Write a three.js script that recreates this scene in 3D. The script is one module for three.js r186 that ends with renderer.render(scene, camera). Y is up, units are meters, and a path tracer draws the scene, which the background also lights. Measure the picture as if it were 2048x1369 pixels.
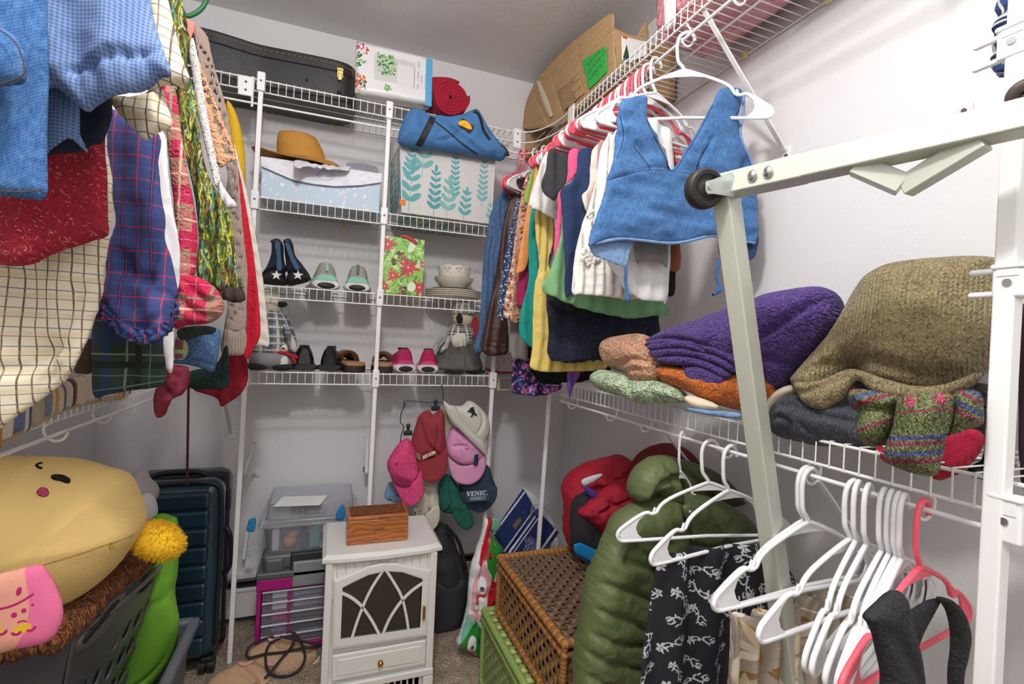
import * as THREE from 'three';
import { mergeGeometries, mergeVertices } from 'three/addons/utils/BufferGeometryUtils.js';
import { RoundedBoxGeometry } from 'three/addons/geometries/RoundedBoxGeometry.js';
import { RectAreaLightUniformsLib } from 'three/addons/lights/RectAreaLightUniformsLib.js';

// ---------- camera, light, exposure ----------
const W = 2048, H = 1369, FOV = 69.802, D2R = Math.PI / 180;
const scene = new THREE.Scene();
scene.background = new THREE.Color(0x000000);
const camera = new THREE.PerspectiveCamera(FOV, W / H, 0.02, 30);
camera.rotation.order = 'YXZ';
camera.position.set(0, 1.18, 0);
camera.rotation.set(-0.153 * D2R, -20.363 * D2R, 2.572 * D2R);
camera.updateMatrixWorld();
const renderer = new THREE.WebGLRenderer({ antialias: true });
renderer.toneMapping = THREE.LinearToneMapping;
renderer.toneMappingExposure = 1.0;
renderer.shadowMap.enabled = true;
RectAreaLightUniformsLib.init();
const BULB = new THREE.Vector3(-0.02, 2.2, -0.3);
const bulbLight = new THREE.PointLight(0xfffdfb, 3.5, 0, 2);  // unseen bulb above the frame, lights the closet and casts the shelf shadows
bulbLight.position.copy(BULB); bulbLight.castShadow = true; bulbLight.shadow.radius = 3; bulbLight.shadow.camera.near = 0.06; scene.add(bulbLight);
const hallFillLight = new THREE.RectAreaLight(0xfffefb, 9, 0.9, 0.9);  // added soft fill from behind the camera
hallFillLight.position.set(0.15, 2.415, 1.25); hallFillLight.lookAt(0.15, 0, 1.25); scene.add(hallFillLight);

// ---------- helpers ----------
const V = (x, y, z) => new THREE.Vector3(x, y, z);
function rng(seed) { let a = seed >>> 0; return () => { a = (a + 0x6d2b79f5) | 0; let t = Math.imul(a ^ (a >>> 15), 1 | a); t = (t + Math.imul(t ^ (t >>> 7), 61 | t)) ^ t; return ((t ^ (t >>> 14)) >>> 0) / 4294967296; }; }
const hash = (x, y, s) => { let h = Math.imul(x, 374761393) + Math.imul(y, 668265263) + Math.imul(s, 1442695041); h = Math.imul(h ^ (h >>> 13), 1274126177); return ((h ^ (h >>> 16)) >>> 0) / 4294967296; };
function noise(x, y, s = 1) {                                            // smooth value noise, -1 .. 1
  const i = Math.floor(x), j = Math.floor(y), fx = x - i, fy = y - j, u = fx * fx * (3 - 2 * fx), v = fy * fy * (3 - 2 * fy);
  const a = hash(i, j, s), b = hash(i + 1, j, s), c = hash(i, j + 1, s), d = hash(i + 1, j + 1, s);
  return 2 * (a + (b - a) * u + (c - a) * v + (a - b - c + d) * u * v) - 1;
}
const fbm = (x, y, s = 1, o = 3) => { let r = 0, a = 1, t = 0; for (let k = 0; k < o; k++) { r += a * noise(x, y, s + k); t += a; a *= 0.5; x *= 2.03; y *= 2.03; } return r / t; };
const lerp = (a, b, t) => a + (b - a) * t, clamp = (x, a, b) => Math.min(b, Math.max(a, x)), sstep = (a, b, x) => { const t = clamp((x - a) / (b - a), 0, 1); return t * t * (3 - 2 * t); };
// a frame: an upright or tilted drawing plane in the room; u right, v up, n towards the viewer's side
function fr(x, y, z, yaw = 0, pitch = 0, roll = 0) {
  const q = new THREE.Quaternion().setFromEuler(new THREE.Euler(pitch * D2R, yaw * D2R, roll * D2R, 'YXZ'));
  return { o: V(x, y, z), q, u: V(1, 0, 0).applyQuaternion(q), v: V(0, 1, 0).applyQuaternion(q), n: V(0, 0, 1).applyQuaternion(q) };
}
const zf = (z) => fr(0, 0, z), xf = (x) => fr(x, 0, 0, -90);
const EYE = camera.position.clone(), FL = H / 2 / Math.tan(FOV * D2R / 2);
const sight = (px, py) => V((px - W / 2) / FL, -(py - H / 2) / FL, -1).applyQuaternion(camera.quaternion);
function hit(f, px, py) { const d = sight(px, py), t = f.o.clone().sub(EYE).dot(f.n) / d.dot(f.n); return EYE.clone().addScaledVector(d, t); }
function loc(f, px, py) { const p = hit(f, px, py).sub(f.o); return [p.dot(f.u), p.dot(f.v)]; }
const world = (f, u, v, n = 0) => f.o.clone().addScaledVector(f.u, u).addScaledVector(f.v, v).addScaledVector(f.n, n);
const onZ = (px, py, z) => hit(zf(z), px, py), onX = (px, py, x) => hit(xf(x), px, py), onY = (px, py, y) => hit(fr(0, y, 0, 0, -90), px, py);
const pairs = (a) => { const r = []; for (let i = 0; i < a.length; i += 2) r.push([a[i], a[i + 1]]); return r; };
function smooth(P, closed = true, k = 4) {                                   // Catmull-Rom
  const n = P.length, out = [];
  const g = (i) => (closed ? P[(i + n) % n] : P[clamp(i, 0, n - 1)]);
  for (let i = 0; i < (closed ? n : n - 1); i++) for (let j = 0; j < k; j++) {
    const t = j / k, a = g(i - 1), b = g(i), c = g(i + 1), d = g(i + 2);
    out.push(b.map((_, m) => 0.5 * (2 * b[m] + (c[m] - a[m]) * t + (2 * a[m] - 5 * b[m] + 4 * c[m] - d[m]) * t * t + (3 * b[m] - a[m] - 3 * c[m] + d[m]) * t * t * t)));
  }
  if (!closed) out.push(P[n - 1]);
  return out;
}
function segDist(x, y, L, closed) {
  let m = 1e9;
  for (let i = 0, n = L.length; i < (closed ? n : n - 1); i++) {
    const a = L[i], b = L[(i + 1) % n], dx = b[0] - a[0], dy = b[1] - a[1], t = clamp(((x - a[0]) * dx + (y - a[1]) * dy) / (dx * dx + dy * dy + 1e-12), 0, 1);
    const ex = x - a[0] - t * dx, ey = y - a[1] - t * dy, d = ex * ex + ey * ey; if (d < m) m = d;
  }
  return Math.sqrt(m);
}
function inside(x, y, L) {
  let c = false;
  for (let i = 0, n = L.length, j = n - 1; i < n; j = i++) { const a = L[i], b = L[j]; if ((a[1] > y) !== (b[1] > y) && x < ((b[0] - a[0]) * (y - a[1])) / (b[1] - a[1]) + a[0]) c = !c; }
  return c;
}
// a soft or stiff sheet with thickness: outline on a frame, swelling by T over a rim R, with folds, creases and noise
function sheet(f, L, o = {}) {
  const T = o.T ?? 0.006, R = o.R ?? 0.02, Tb = o.Tb ?? 1, holes = o.holes || [];
  if (o.sm !== false) L = smooth(L, true, o.k || 4);
  let x0 = 1e9, x1 = -1e9, y0 = 1e9, y1 = -1e9;
  for (const [x, y] of L) { x0 = Math.min(x0, x); x1 = Math.max(x1, x); y0 = Math.min(y0, y); y1 = Math.max(y1, y); }
  const s = o.s ?? Math.max(0.004, Math.sqrt((x1 - x0) * (y1 - y0)) / (o.q || 60));
  x0 -= s * 1.37; y0 -= s * 1.61;
  const nx = Math.ceil((x1 - x0) / s) + 2, ny = Math.ceil((y1 - y0) / s) + 2, D = new Float32Array(nx * ny);
  for (let j = 0; j < ny; j++) for (let i = 0; i < nx; i++) {
    const x = x0 + i * s, y = y0 + j * s; let d = segDist(x, y, L, true); if (!inside(x, y, L)) d = -d;
    for (const h of holes) { const e = inside(x, y, h) ? -segDist(x, y, h, true) : segDist(x, y, h, true); d = Math.min(d, e); }
    D[j * nx + i] = Math.abs(d) < s * 0.02 ? s * 0.02 : d;
  }
  const F = [], B = [], uvs = [], ids = new Map(), tri = [];
  const ca = Math.cos((o.rot || 0) * D2R), sa = Math.sin((o.rot || 0) * D2R);
  const disp = (x, y, d) => {
    let z = o.fold ? o.fold(x, y, d) : 0;
    if (o.noise) for (const [a, k, sd] of o.noise) z += a * fbm(x / k, y / k, sd || 7, 2);
    if (o.cr) for (const [P, dep, w] of o.cr) { const e = segDist(x, y, P, false); if (e < 3 * w) z -= dep * Math.exp(-(e * e) / (w * w)) * Math.min(1, 0.2 + d / (R * 0.6)); }
    return z;
  };
  const vert = (key, x, y, d) => {
    if (ids.has(key)) return ids.get(key);
    const t = Math.min(1, Math.max(0, d) / R), th = T * Math.sqrt(1 - (1 - t) * (1 - t)), z = disp(x, y, Math.max(0, d)), e = o.foldBack ?? 1, id = F.length;
    F.push(world(f, x, y, z * (o.foldEdge === 0 ? t : 1) + th)); B.push(world(f, x, y, z * e * (o.foldEdge === 0 ? t : 1) - th * Tb));
    const ux = o.uvo ? x - o.uvo[0] : x, uy = o.uvo ? y - o.uvo[1] : y;
    uvs.push([ux * ca + uy * sa, -ux * sa + uy * ca]); ids.set(key, id); return id;
  };
  const at = (k) => vert(k, x0 + (k % nx) * s, y0 + Math.floor(k / nx) * s, D[k]);
  const cut = (a, b) => { if (a > b) [a, b] = [b, a]; const t = D[a] / (D[a] - D[b]), ax = x0 + (a % nx) * s, ay = y0 + Math.floor(a / nx) * s, bx = x0 + (b % nx) * s, by = y0 + Math.floor(b / nx) * s; return vert(a * 1e7 + b + 0.5, lerp(ax, bx, t), lerp(ay, by, t), 0); };
  const tr = (a, b, c) => {
    const I = [a, b, c].filter((k) => D[k] > 0).length;
    if (I === 0) return;
    if (I === 3) { tri.push([at(a), at(b), at(c)]); return; }
    let v = [a, b, c];
    while (!(I === 1 ? D[v[0]] > 0 : D[v[0]] <= 0)) v = [v[1], v[2], v[0]];
    if (I === 1) tri.push([at(v[0]), cut(v[0], v[1]), cut(v[0], v[2])]);
    else { const p = cut(v[0], v[1]), q = cut(v[0], v[2]); tri.push([p, at(v[1]), at(v[2])]); tri.push([p, at(v[2]), q]); }
  };
  for (let j = 0; j < ny - 1; j++) for (let i = 0; i < nx - 1; i++) { const k = j * nx + i; if ((i + j) & 1) { tr(k, k + 1, k + nx); tr(k + 1, k + nx + 1, k + nx); } else { tr(k, k + 1, k + nx + 1); tr(k, k + nx + 1, k + nx); } }
  const n = F.length, pos = new Float32Array(n * 6), uv = new Float32Array(n * 4), idx = [];
  F.forEach((p, i) => p.toArray(pos, i * 3)); B.forEach((p, i) => p.toArray(pos, (n + i) * 3));
  uvs.forEach((p, i) => { uv.set(p, i * 2); uv.set(p, (n + i) * 2); });
  for (const [a, b, c] of tri) { idx.push(a, b, c); idx.push(n + a, n + c, n + b); }
  let g = new THREE.BufferGeometry();
  g.setAttribute('position', new THREE.BufferAttribute(pos, 3)); g.setAttribute('uv', new THREE.BufferAttribute(uv, 2)); g.setIndex(idx);
  if (o.flatEdge) {                                                    // close a stiff sheet's rim (rim thickness > 0)
  } else g = mergeVertices(g, 1e-5);
  g.computeVertexNormals();
  return g;
}
// outline in photograph pixels carried onto a frame that stands in the room
const trace = (f, a) => pairs(a).map(([x, y]) => loc(f, x, y));
function cloth(f, a, o = {}) {
  const c = { ...o };
  if (o.cr) c.cr = o.cr.map(([p, d, w]) => [smooth(trace(f, p), false, 3), d, w]);
  if (o.holes) c.holes = o.holes.map((h) => trace(f, h));
  return sheet(f, trace(f, a), c);
}
// a stiff plate: extruded outline with small bevel. L in frame coordinates
function plate(f, L, t = 0.01, bev = 0.001, holes = [], uvk = 1) {
  const sh = new THREE.Shape(L.map(([x, y]) => new THREE.Vector2(x, y)));
  for (const h of holes) sh.holes.push(new THREE.Path(h.map(([x, y]) => new THREE.Vector2(x, y))));
  const g = new THREE.ExtrudeGeometry(sh, { depth: t, bevelEnabled: bev > 0, bevelThickness: bev, bevelSize: bev, bevelOffset: -bev, bevelSegments: 2, curveSegments: 10 });
  return toFrame(g, f);
}
function toFrame(g, f) { g.applyMatrix4(new THREE.Matrix4().compose(f.o, f.q, V(1, 1, 1))); return g; }
const quad = (f, a, t, bev) => plate(f, trace(f, a), t, bev);
function box(x0, x1, y0, y1, z0, z1, r = 0.003, seg = 2) { const w = x1 - x0, h = y1 - y0, d = z1 - z0; const g = new RoundedBoxGeometry(w, h, d, seg, Math.min(r, w / 2.01, h / 2.01, d / 2.01)); boxUV(g); g.translate((x0 + x1) / 2, (y0 + y1) / 2, (z0 + z1) / 2); return g; }
function boxUV(g) {                                                                // uv in metres by face direction
  if (g.index) { const h = g.toNonIndexed(); g.copy(h); }
  const p = g.attributes.position, n = g.attributes.normal, uv = new Float32Array(p.count * 2);
  for (let i = 0; i < p.count; i++) { const ax = Math.abs(n.getX(i)), ay = Math.abs(n.getY(i)), az = Math.abs(n.getZ(i)), x = p.getX(i), y = p.getY(i), z = p.getZ(i);
    if (az >= ax && az >= ay) uv.set([x, y], i * 2); else if (ax >= ay) uv.set([z, y], i * 2); else uv.set([x, z], i * 2); }
  g.setAttribute('uv', new THREE.BufferAttribute(uv, 2)); return g;
}
const M4 = new THREE.Matrix4();
function tube(pts, r, seg = 8, steps, closed = false) {
  const c = new THREE.CatmullRomCurve3(pts.map((p) => (p.isVector3 ? p : V(...p))), closed, 'centripetal');
  return new THREE.TubeGeometry(c, steps || Math.max(4, pts.length * 5), r, seg, closed);
}
function rod(a, b, r, seg = 8) { a = a.isVector3 ? a : V(...a); b = b.isVector3 ? b : V(...b); const d = b.clone().sub(a), l = d.length(); const g = new THREE.CylinderGeometry(r, r, l, seg, 1); g.applyMatrix4(M4.compose(a.clone().add(b).multiplyScalar(0.5), new THREE.Quaternion().setFromUnitVectors(V(0, 1, 0), d.normalize()), V(1, 1, 1))); return g; }
function bar(a, b, w, h, r = 0.002, up = V(0, 1, 0)) {                          // square bar from a to b
  const d = b.clone().sub(a), l = d.length(), z = d.clone().normalize(), x = up.clone().cross(z).normalize(), y = z.clone().cross(x); const g = new RoundedBoxGeometry(w, h, l, 2, r); boxUV(g);
  g.applyMatrix4(M4.makeBasis(x, y, z).setPosition(a.clone().add(b).multiplyScalar(0.5))); return g;
}
const lathe = (pts, seg = 40) => new THREE.LatheGeometry(pts.map(([x, y]) => new THREE.Vector2(x, y)), seg);
const ball = (x, y, z, rx, ry = rx, rz = rx, seg = 24) => { const g = new THREE.SphereGeometry(1, seg, Math.round(seg * 0.7)); g.scale(rx, ry, rz); g.translate(x, y, z); return g; };
function strip(a) { const g = a.index ? a.toNonIndexed() : a.clone(); for (const k of Object.keys(g.attributes)) if (!['position', 'normal', 'uv'].includes(k)) g.deleteAttribute(k); g.morphAttributes = {}; return g; }
const merge = (...gs) => mergeGeometries(gs.flat(9).map(strip));
function warp(g, fn) { const p = g.attributes.position, v = V(0, 0, 0); for (let i = 0; i < p.count; i++) { v.fromBufferAttribute(p, i); fn(v); p.setXYZ(i, v.x, v.y, v.z); } g.computeVertexNormals(); return g; }
const rotg = (g, x, y, z) => { g.applyMatrix4(new THREE.Matrix4().makeRotationFromEuler(new THREE.Euler(x * D2R, y * D2R, z * D2R, 'YXZ'))); return g; };
// surface through closed rings of points (arrays of Vector3 of equal length), ends capped
function loft(rings, cap = true) {
  const n = rings[0].length, pos = [], uv = [], idx = [];
  rings.forEach((R, j) => { let l = 0; for (let i = 0; i <= n; i++) { const p = R[i % n]; if (i) l += p.distanceTo(R[i - 1]); pos.push(p.x, p.y, p.z); uv.push(l, j ? j * rings[j][0].distanceTo(rings[j - 1][0]) : 0); } });
  for (let j = 0; j < rings.length - 1; j++) for (let i = 0; i < n; i++) { const a = j * (n + 1) + i, b = a + 1, c = a + n + 1, d = c + 1; idx.push(a, b, d, a, d, c); }
  if (cap) for (const [j, s] of [[0, 1], [rings.length - 1, -1]]) { const c = V(0, 0, 0); rings[j].forEach((p) => c.add(p)); c.divideScalar(n); const k = pos.length / 3; pos.push(c.x, c.y, c.z); uv.push(0, 0); const b0 = pos.length / 3; rings[j].forEach((p) => { pos.push(p.x, p.y, p.z); uv.push(p.x, p.z); }); for (let i = 0; i < n; i++) { const a = b0 + i, b = b0 + ((i + 1) % n); s > 0 ? idx.push(k, b, a) : idx.push(k, a, b); } }
  const g = new THREE.BufferGeometry(); g.setAttribute('position', new THREE.Float32BufferAttribute(pos, 3)); g.setAttribute('uv', new THREE.Float32BufferAttribute(uv, 2)); g.setIndex(idx); g.computeVertexNormals(); return g;
}
// ---------- things ----------
const used = new Map();
function numbered(n) { const k = used.get(n) || 0; used.set(n, k + 1); return k ? n + '_' + String(k).padStart(3, '0') : n; }
function put(mesh) { mesh.traverse((o) => { if (o.isMesh) { o.castShadow = true; o.receiveShadow = true; } }); scene.add(mesh); return mesh; }
const P = (n, g, m, kids = [], extra) => ({ n, g, m, kids: kids || [], extra });           // a part: geometry in room coordinates
function mk(p, base) {
  const g = Array.isArray(p.g) ? merge(p.g) : p.g; g.translate(-base.x, -base.y, -base.z);
  const o = new THREE.Mesh(g, p.m); o.name = p.n; if (p.extra) Object.assign(o.userData, p.extra);
  for (const k of p.kids) o.add(mk(k, base)); return o;
}
function T(name, label, category, parts, group) {                                     // a thing standing at its own base
  const bb = new THREE.Box3();
  const grow = (p) => { if (Array.isArray(p.g)) p.g = merge(p.g); p.g.computeBoundingBox(); bb.union(p.g.boundingBox); p.kids.forEach(grow); };
  parts.forEach(grow);
  const base = V((bb.min.x + bb.max.x) / 2, bb.min.y, (bb.min.z + bb.max.z) / 2);
  let o;
  if (parts.length === 1 && parts[0].n === null) { o = mk(parts[0], base); }
  else { o = new THREE.Group(); parts.forEach((p) => o.add(mk(p, base))); }
  o.name = numbered(name); o.position.copy(base); o.userData = { label, category }; if (group) o.userData.group = group;
  return put(o);
}
const one = (name, label, category, g, m, kids = [], group) => T(name, label, category, [P(null, g, m, kids)], group);
function S(name, g, m, kids = []) { const o = mk(P(name, g, m, kids), V(0, 0, 0)); o.userData.kind = 'structure'; return put(o); }

// ---------- materials ----------
const cache = new Map();
function canvasTex(w, h, draw, size, srgb = true) {
  const c = document.createElement('canvas'); c.width = w; c.height = h; const x = c.getContext('2d'); draw(x, w, h);
  const t = new THREE.CanvasTexture(c); t.wrapS = t.wrapT = THREE.RepeatWrapping; if (srgb) t.colorSpace = THREE.SRGBColorSpace;
  const [a, b] = Array.isArray(size) ? size : [size, size]; t.repeat.set(1 / a, 1 / b); t.anisotropy = 8; return t;
}
function grain(x, w, h, amp, seed = 3, sx = 1, sy = 1) {
  const d = x.getImageData(0, 0, w, h), R = rng(seed), a = d.data;
  const nx = Math.ceil(w / sx), ny = Math.ceil(h / sy), N = new Float32Array(nx * ny); for (let i = 0; i < N.length; i++) N[i] = (R() - 0.5) * 2 * amp;
  for (let j = 0; j < h; j++) for (let i = 0; i < w; i++) { const v = N[Math.floor(j / sy) * nx + Math.floor(i / sx)], k = (j * w + i) * 4; a[k] += v; a[k + 1] += v; a[k + 2] += v; }
  x.putImageData(d, 0, 0);
}
const fill = (x, w, h, c) => { x.fillStyle = c; x.fillRect(0, 0, w, h); };
function bumpTex(key) {
  if (cache.has(key)) return cache.get(key);
  const sz = { weave: 0.012, knit: 0.09, fuzz: 0.12, rib: 0.05, leather: 0.05, plaster: 0.2, crinkle: 0.25 }[key];
  const t = canvasTex(256, 256, (x, w, h) => {
    const d = x.getImageData(0, 0, w, h), a = d.data, R = rng(11);
    for (let j = 0; j < h; j++) for (let i = 0; i < w; i++) {
      let v = 128;
      if (key === 'weave') v = 128 + 60 * Math.sin(i * Math.PI / 8) * Math.cos(j * Math.PI / 8) + 40 * (R() - 0.5);
      else if (key === 'knit') { const c = (i % 32) / 32, r = ((j + (c < 0.5 ? c : 1 - c) * 40) % 21) / 21; v = 60 + 150 * Math.sin(Math.PI * ((c * 2) % 1)) * (0.45 + 0.55 * Math.sin(Math.PI * r)) + 30 * (R() - 0.5); }
      else if (key === 'rib') v = 70 + 130 * Math.abs(Math.sin(i * Math.PI / 32)) + 30 * Math.sin(j * Math.PI / 8) + 20 * (R() - 0.5);
      else if (key === 'fuzz') v = 128 + 80 * noise(i / 9, j / 9, 5) + 50 * noise(i / 4, j / 4, 9) + 30 * (R() - 0.5);
      else if (key === 'leather') v = 128 + 60 * noise(i / 5, j / 5, 5) + 40 * noise(i / 11, j / 9, 8);
      else if (key === 'plaster') v = 128 + 50 * fbm(i / 8, j / 8, 5, 3);
      else if (key === 'crinkle') v = 128 + 110 * (0.5 - Math.abs(fbm(i / 26, j / 26, 5, 3)) * 2);
      const k = (j * w + i) * 4; a[k] = a[k + 1] = a[k + 2] = v; a[k + 3] = 255;
    }
    x.putImageData(d, 0, 0);
  }, sz, false);
  cache.set(key, t); return t;
}
const BUMP = { weave: 0.0004, knit: 0.003, fuzz: 0.006, rib: 0.003, leather: 0.0006, plaster: 0.0012, crinkle: 0.006 };
// a plain or printed surface; o.bump picks a relief, o.map a printed canvas texture
function mat(color, o = {}) {
  const m = new THREE.MeshPhysicalMaterial({ color, roughness: o.rough ?? 0.9, metalness: o.metal ?? 0 });
  if (o.map) m.map = o.map;
  if (o.bump) { m.bumpMap = bumpTex(o.bump); m.bumpScale = (o.bs ?? 1) * BUMP[o.bump]; }
  if (o.sheen) { m.sheen = o.sheen; m.sheenRoughness = 0.6; m.sheenColor = new THREE.Color(color).lerp(new THREE.Color(0xffffff), 0.3); }
  if (o.coat) { m.clearcoat = o.coat; m.clearcoatRoughness = o.coatRough ?? 0.2; }
  if (o.trans) { m.transmission = o.trans; m.thickness = o.thick ?? 0; m.ior = 1.45; }
  return m;
}
const printed = (w, h, draw, size, o = {}) => mat(0xffffff, { ...o, map: canvasTex(w, h, draw, size) });
const plain = (c, o = {}) => mat(c, { bump: 'weave', ...o });
const WHITE = mat(0xf2f2f0, { rough: 0.45 }), PLASTIC = mat(0xf0f0f2, { rough: 0.35 }), STEEL = mat(0xc8c8c8, { rough: 0.3, metal: 1 }), BLACK = mat(0x1b1b1d, { rough: 0.6 }), BRASS = mat(0xc9953a, { rough: 0.3, metal: 1 }), GREYHOLE = mat(0x555555, { rough: 0.7 });
const RC = new THREE.Raycaster();
function cling(g, target, off = 0.0015) {                                     // lay a thin cut piece onto the surface of the thing it is sewn to
  const m = new THREE.Mesh(target, new THREE.MeshBasicMaterial({ side: THREE.DoubleSide })), p = g.attributes.position, v = V(0, 0, 0), n = p.count / 1;
  for (let i = 0; i < n; i++) { v.fromBufferAttribute(p, i); const d = v.clone().sub(EYE).normalize(); RC.set(EYE, d); const h = RC.intersectObject(m)[0]; if (h) { const q = h.point.addScaledVector(d, -off); p.setXYZ(i, q.x, q.y, q.z); } }
  g.computeVertexNormals(); return g;
}
// ---------- the room ----------
const BACK = -2.25, LEFT = -0.8, RIGHT = 1.127, FRONT = 0.45, CEIL = 2.45, TH = 0.1;
const wallM = mat(0xe1e0e1, { rough: 0.85, bump: 'plaster' }), ceilM = mat(0xe8e7e6, { rough: 0.95, bump: 'plaster' });
const carpetM = printed(512, 512, (x, w, h) => { fill(x, w, h, '#b8a590'); const d = x.getImageData(0, 0, w, h), a = d.data, R = rng(4); for (let j = 0; j < h; j++) for (let i = 0; i < w; i++) { const v = 26 * fbm(i / 60, j / 60, 3, 2) + 34 * noise(i / 3, j / 3, 9) + 40 * (R() - 0.5), k = (j * w + i) * 4; a[k] += v; a[k + 1] += v; a[k + 2] += v * 0.95; } x.putImageData(d, 0, 0); }, 0.5, { rough: 1, bump: 'fuzz', bs: 1.6 });
const slab = (x0, x1, y0, y1, z0, z1) => boxUV(new THREE.BoxGeometry(x1 - x0, y1 - y0, z1 - z0).translate((x0 + x1) / 2, (y0 + y1) / 2, (z0 + z1) / 2));
S('floor', slab(-1.4, 1.7, -TH, 0, BACK - TH, 2.1), carpetM);
S('ceiling', slab(-1.4, 1.7, CEIL, CEIL + TH, BACK - TH, 2.1), ceilM);
S('wall_back', slab(LEFT - TH, RIGHT + TH, 0, CEIL, BACK - TH, BACK), wallM);
S('wall_left', slab(LEFT - TH, LEFT, 0, CEIL, BACK, FRONT), wallM);
S('wall_right', slab(RIGHT, RIGHT + TH, 0, CEIL, BACK, FRONT), wallM);
S('wall_front', [slab(-1.4, -0.3, 0, CEIL, FRONT, FRONT + TH), slab(0.55, 1.7, 0, CEIL, FRONT, FRONT + TH), slab(-0.3, 0.55, 2.03, CEIL, FRONT, FRONT + TH)], wallM);  // unseen wall behind the camera; its doorway lets the hall fill in
S('trim_1', [slab(-0.37, -0.3, 0, 2.1, FRONT - 0.015, FRONT), slab(0.55, 0.62, 0, 2.1, FRONT - 0.015, FRONT), slab(-0.3, 0.55, 2.03, 2.1, FRONT - 0.015, FRONT)], WHITE);
S('wall_hall', [slab(-1.4, -1.3, 0, CEIL, FRONT + TH, 2.0), slab(1.6, 1.7, 0, CEIL, FRONT + TH, 2.0), slab(-1.4, 1.7, 0, CEIL, 2.0, 2.1)], wallM);  // hall added behind the doorway to hold the fill lamp
T('added_hall_fill_lamp', 'added square fill lamp on the ceiling of the added hall behind the camera', 'ceiling lamp', [P('housing', box(-0.32, 0.62, CEIL - 0.03, CEIL, 0.78, 1.72, 0.006), WHITE), P('diffuser', slab(-0.3, 0.6, CEIL - 0.033, CEIL - 0.03, 0.8, 1.7), new THREE.MeshStandardMaterial({ color: 0xffffff, emissive: 0xf4f7ff, emissiveIntensity: 1.2 }))]);  // added lamp, brightens the closet from the front
const bulbM = new THREE.MeshStandardMaterial({ color: 0xffffff, emissive: 0xfff3e2, emissiveIntensity: 6 });
T('unseen_ceiling_lamp', 'unseen bare round bulb in a white ceiling holder, out of view above the camera', 'ceiling lamp', [P('holder', [rod(V(BULB.x, 2.33, BULB.z), V(BULB.x, CEIL, BULB.z), 0.03, 20), rod(V(BULB.x, CEIL - 0.02, BULB.z), V(BULB.x, CEIL, BULB.z), 0.06, 24)], WHITE), P('bulb', merge(ball(BULB.x, BULB.y, BULB.z, 0.04), rod(V(BULB.x, 2.27, BULB.z), V(BULB.x, 2.335, BULB.z), 0.015, 12)), bulbM)]);  // out of view, placed to light the closet from above

// baseboard heater along the back wall
{
  const z = BACK, x0 = -0.78, x1 = 1.1, m = mat(0xe9e7e6, { rough: 0.5 });
  T('baseboard_heater', 'long white baseboard heater with a black slot along the back wall', 'heater', [
    P('back_plate', box(x0, x1, 0.02, 0.205, z + 0.001, z + 0.008), m), P('hood', merge(box(x0, x1, 0.196, 0.207, z + 0.006, z + 0.06), box(x0, x1, 0.182, 0.2, z + 0.055, z + 0.062)), m),
    P('front_panel', merge(box(x0, x1, 0.03, 0.14, z + 0.058, z + 0.066), box(x0, x1, 0.132, 0.146, z + 0.056, z + 0.07)), m), P('fins', box(x0 + 0.03, x1 - 0.03, 0.06, 0.15, z + 0.012, z + 0.052), BLACK),
    P('end_cap', box(x1 - 0.04, x1, 0.02, 0.208, z + 0.001, z + 0.072), m)]);
}
// ---------- wire shelving ----------
const wireM = mat(0xefefec, { rough: 0.4 });
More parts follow.
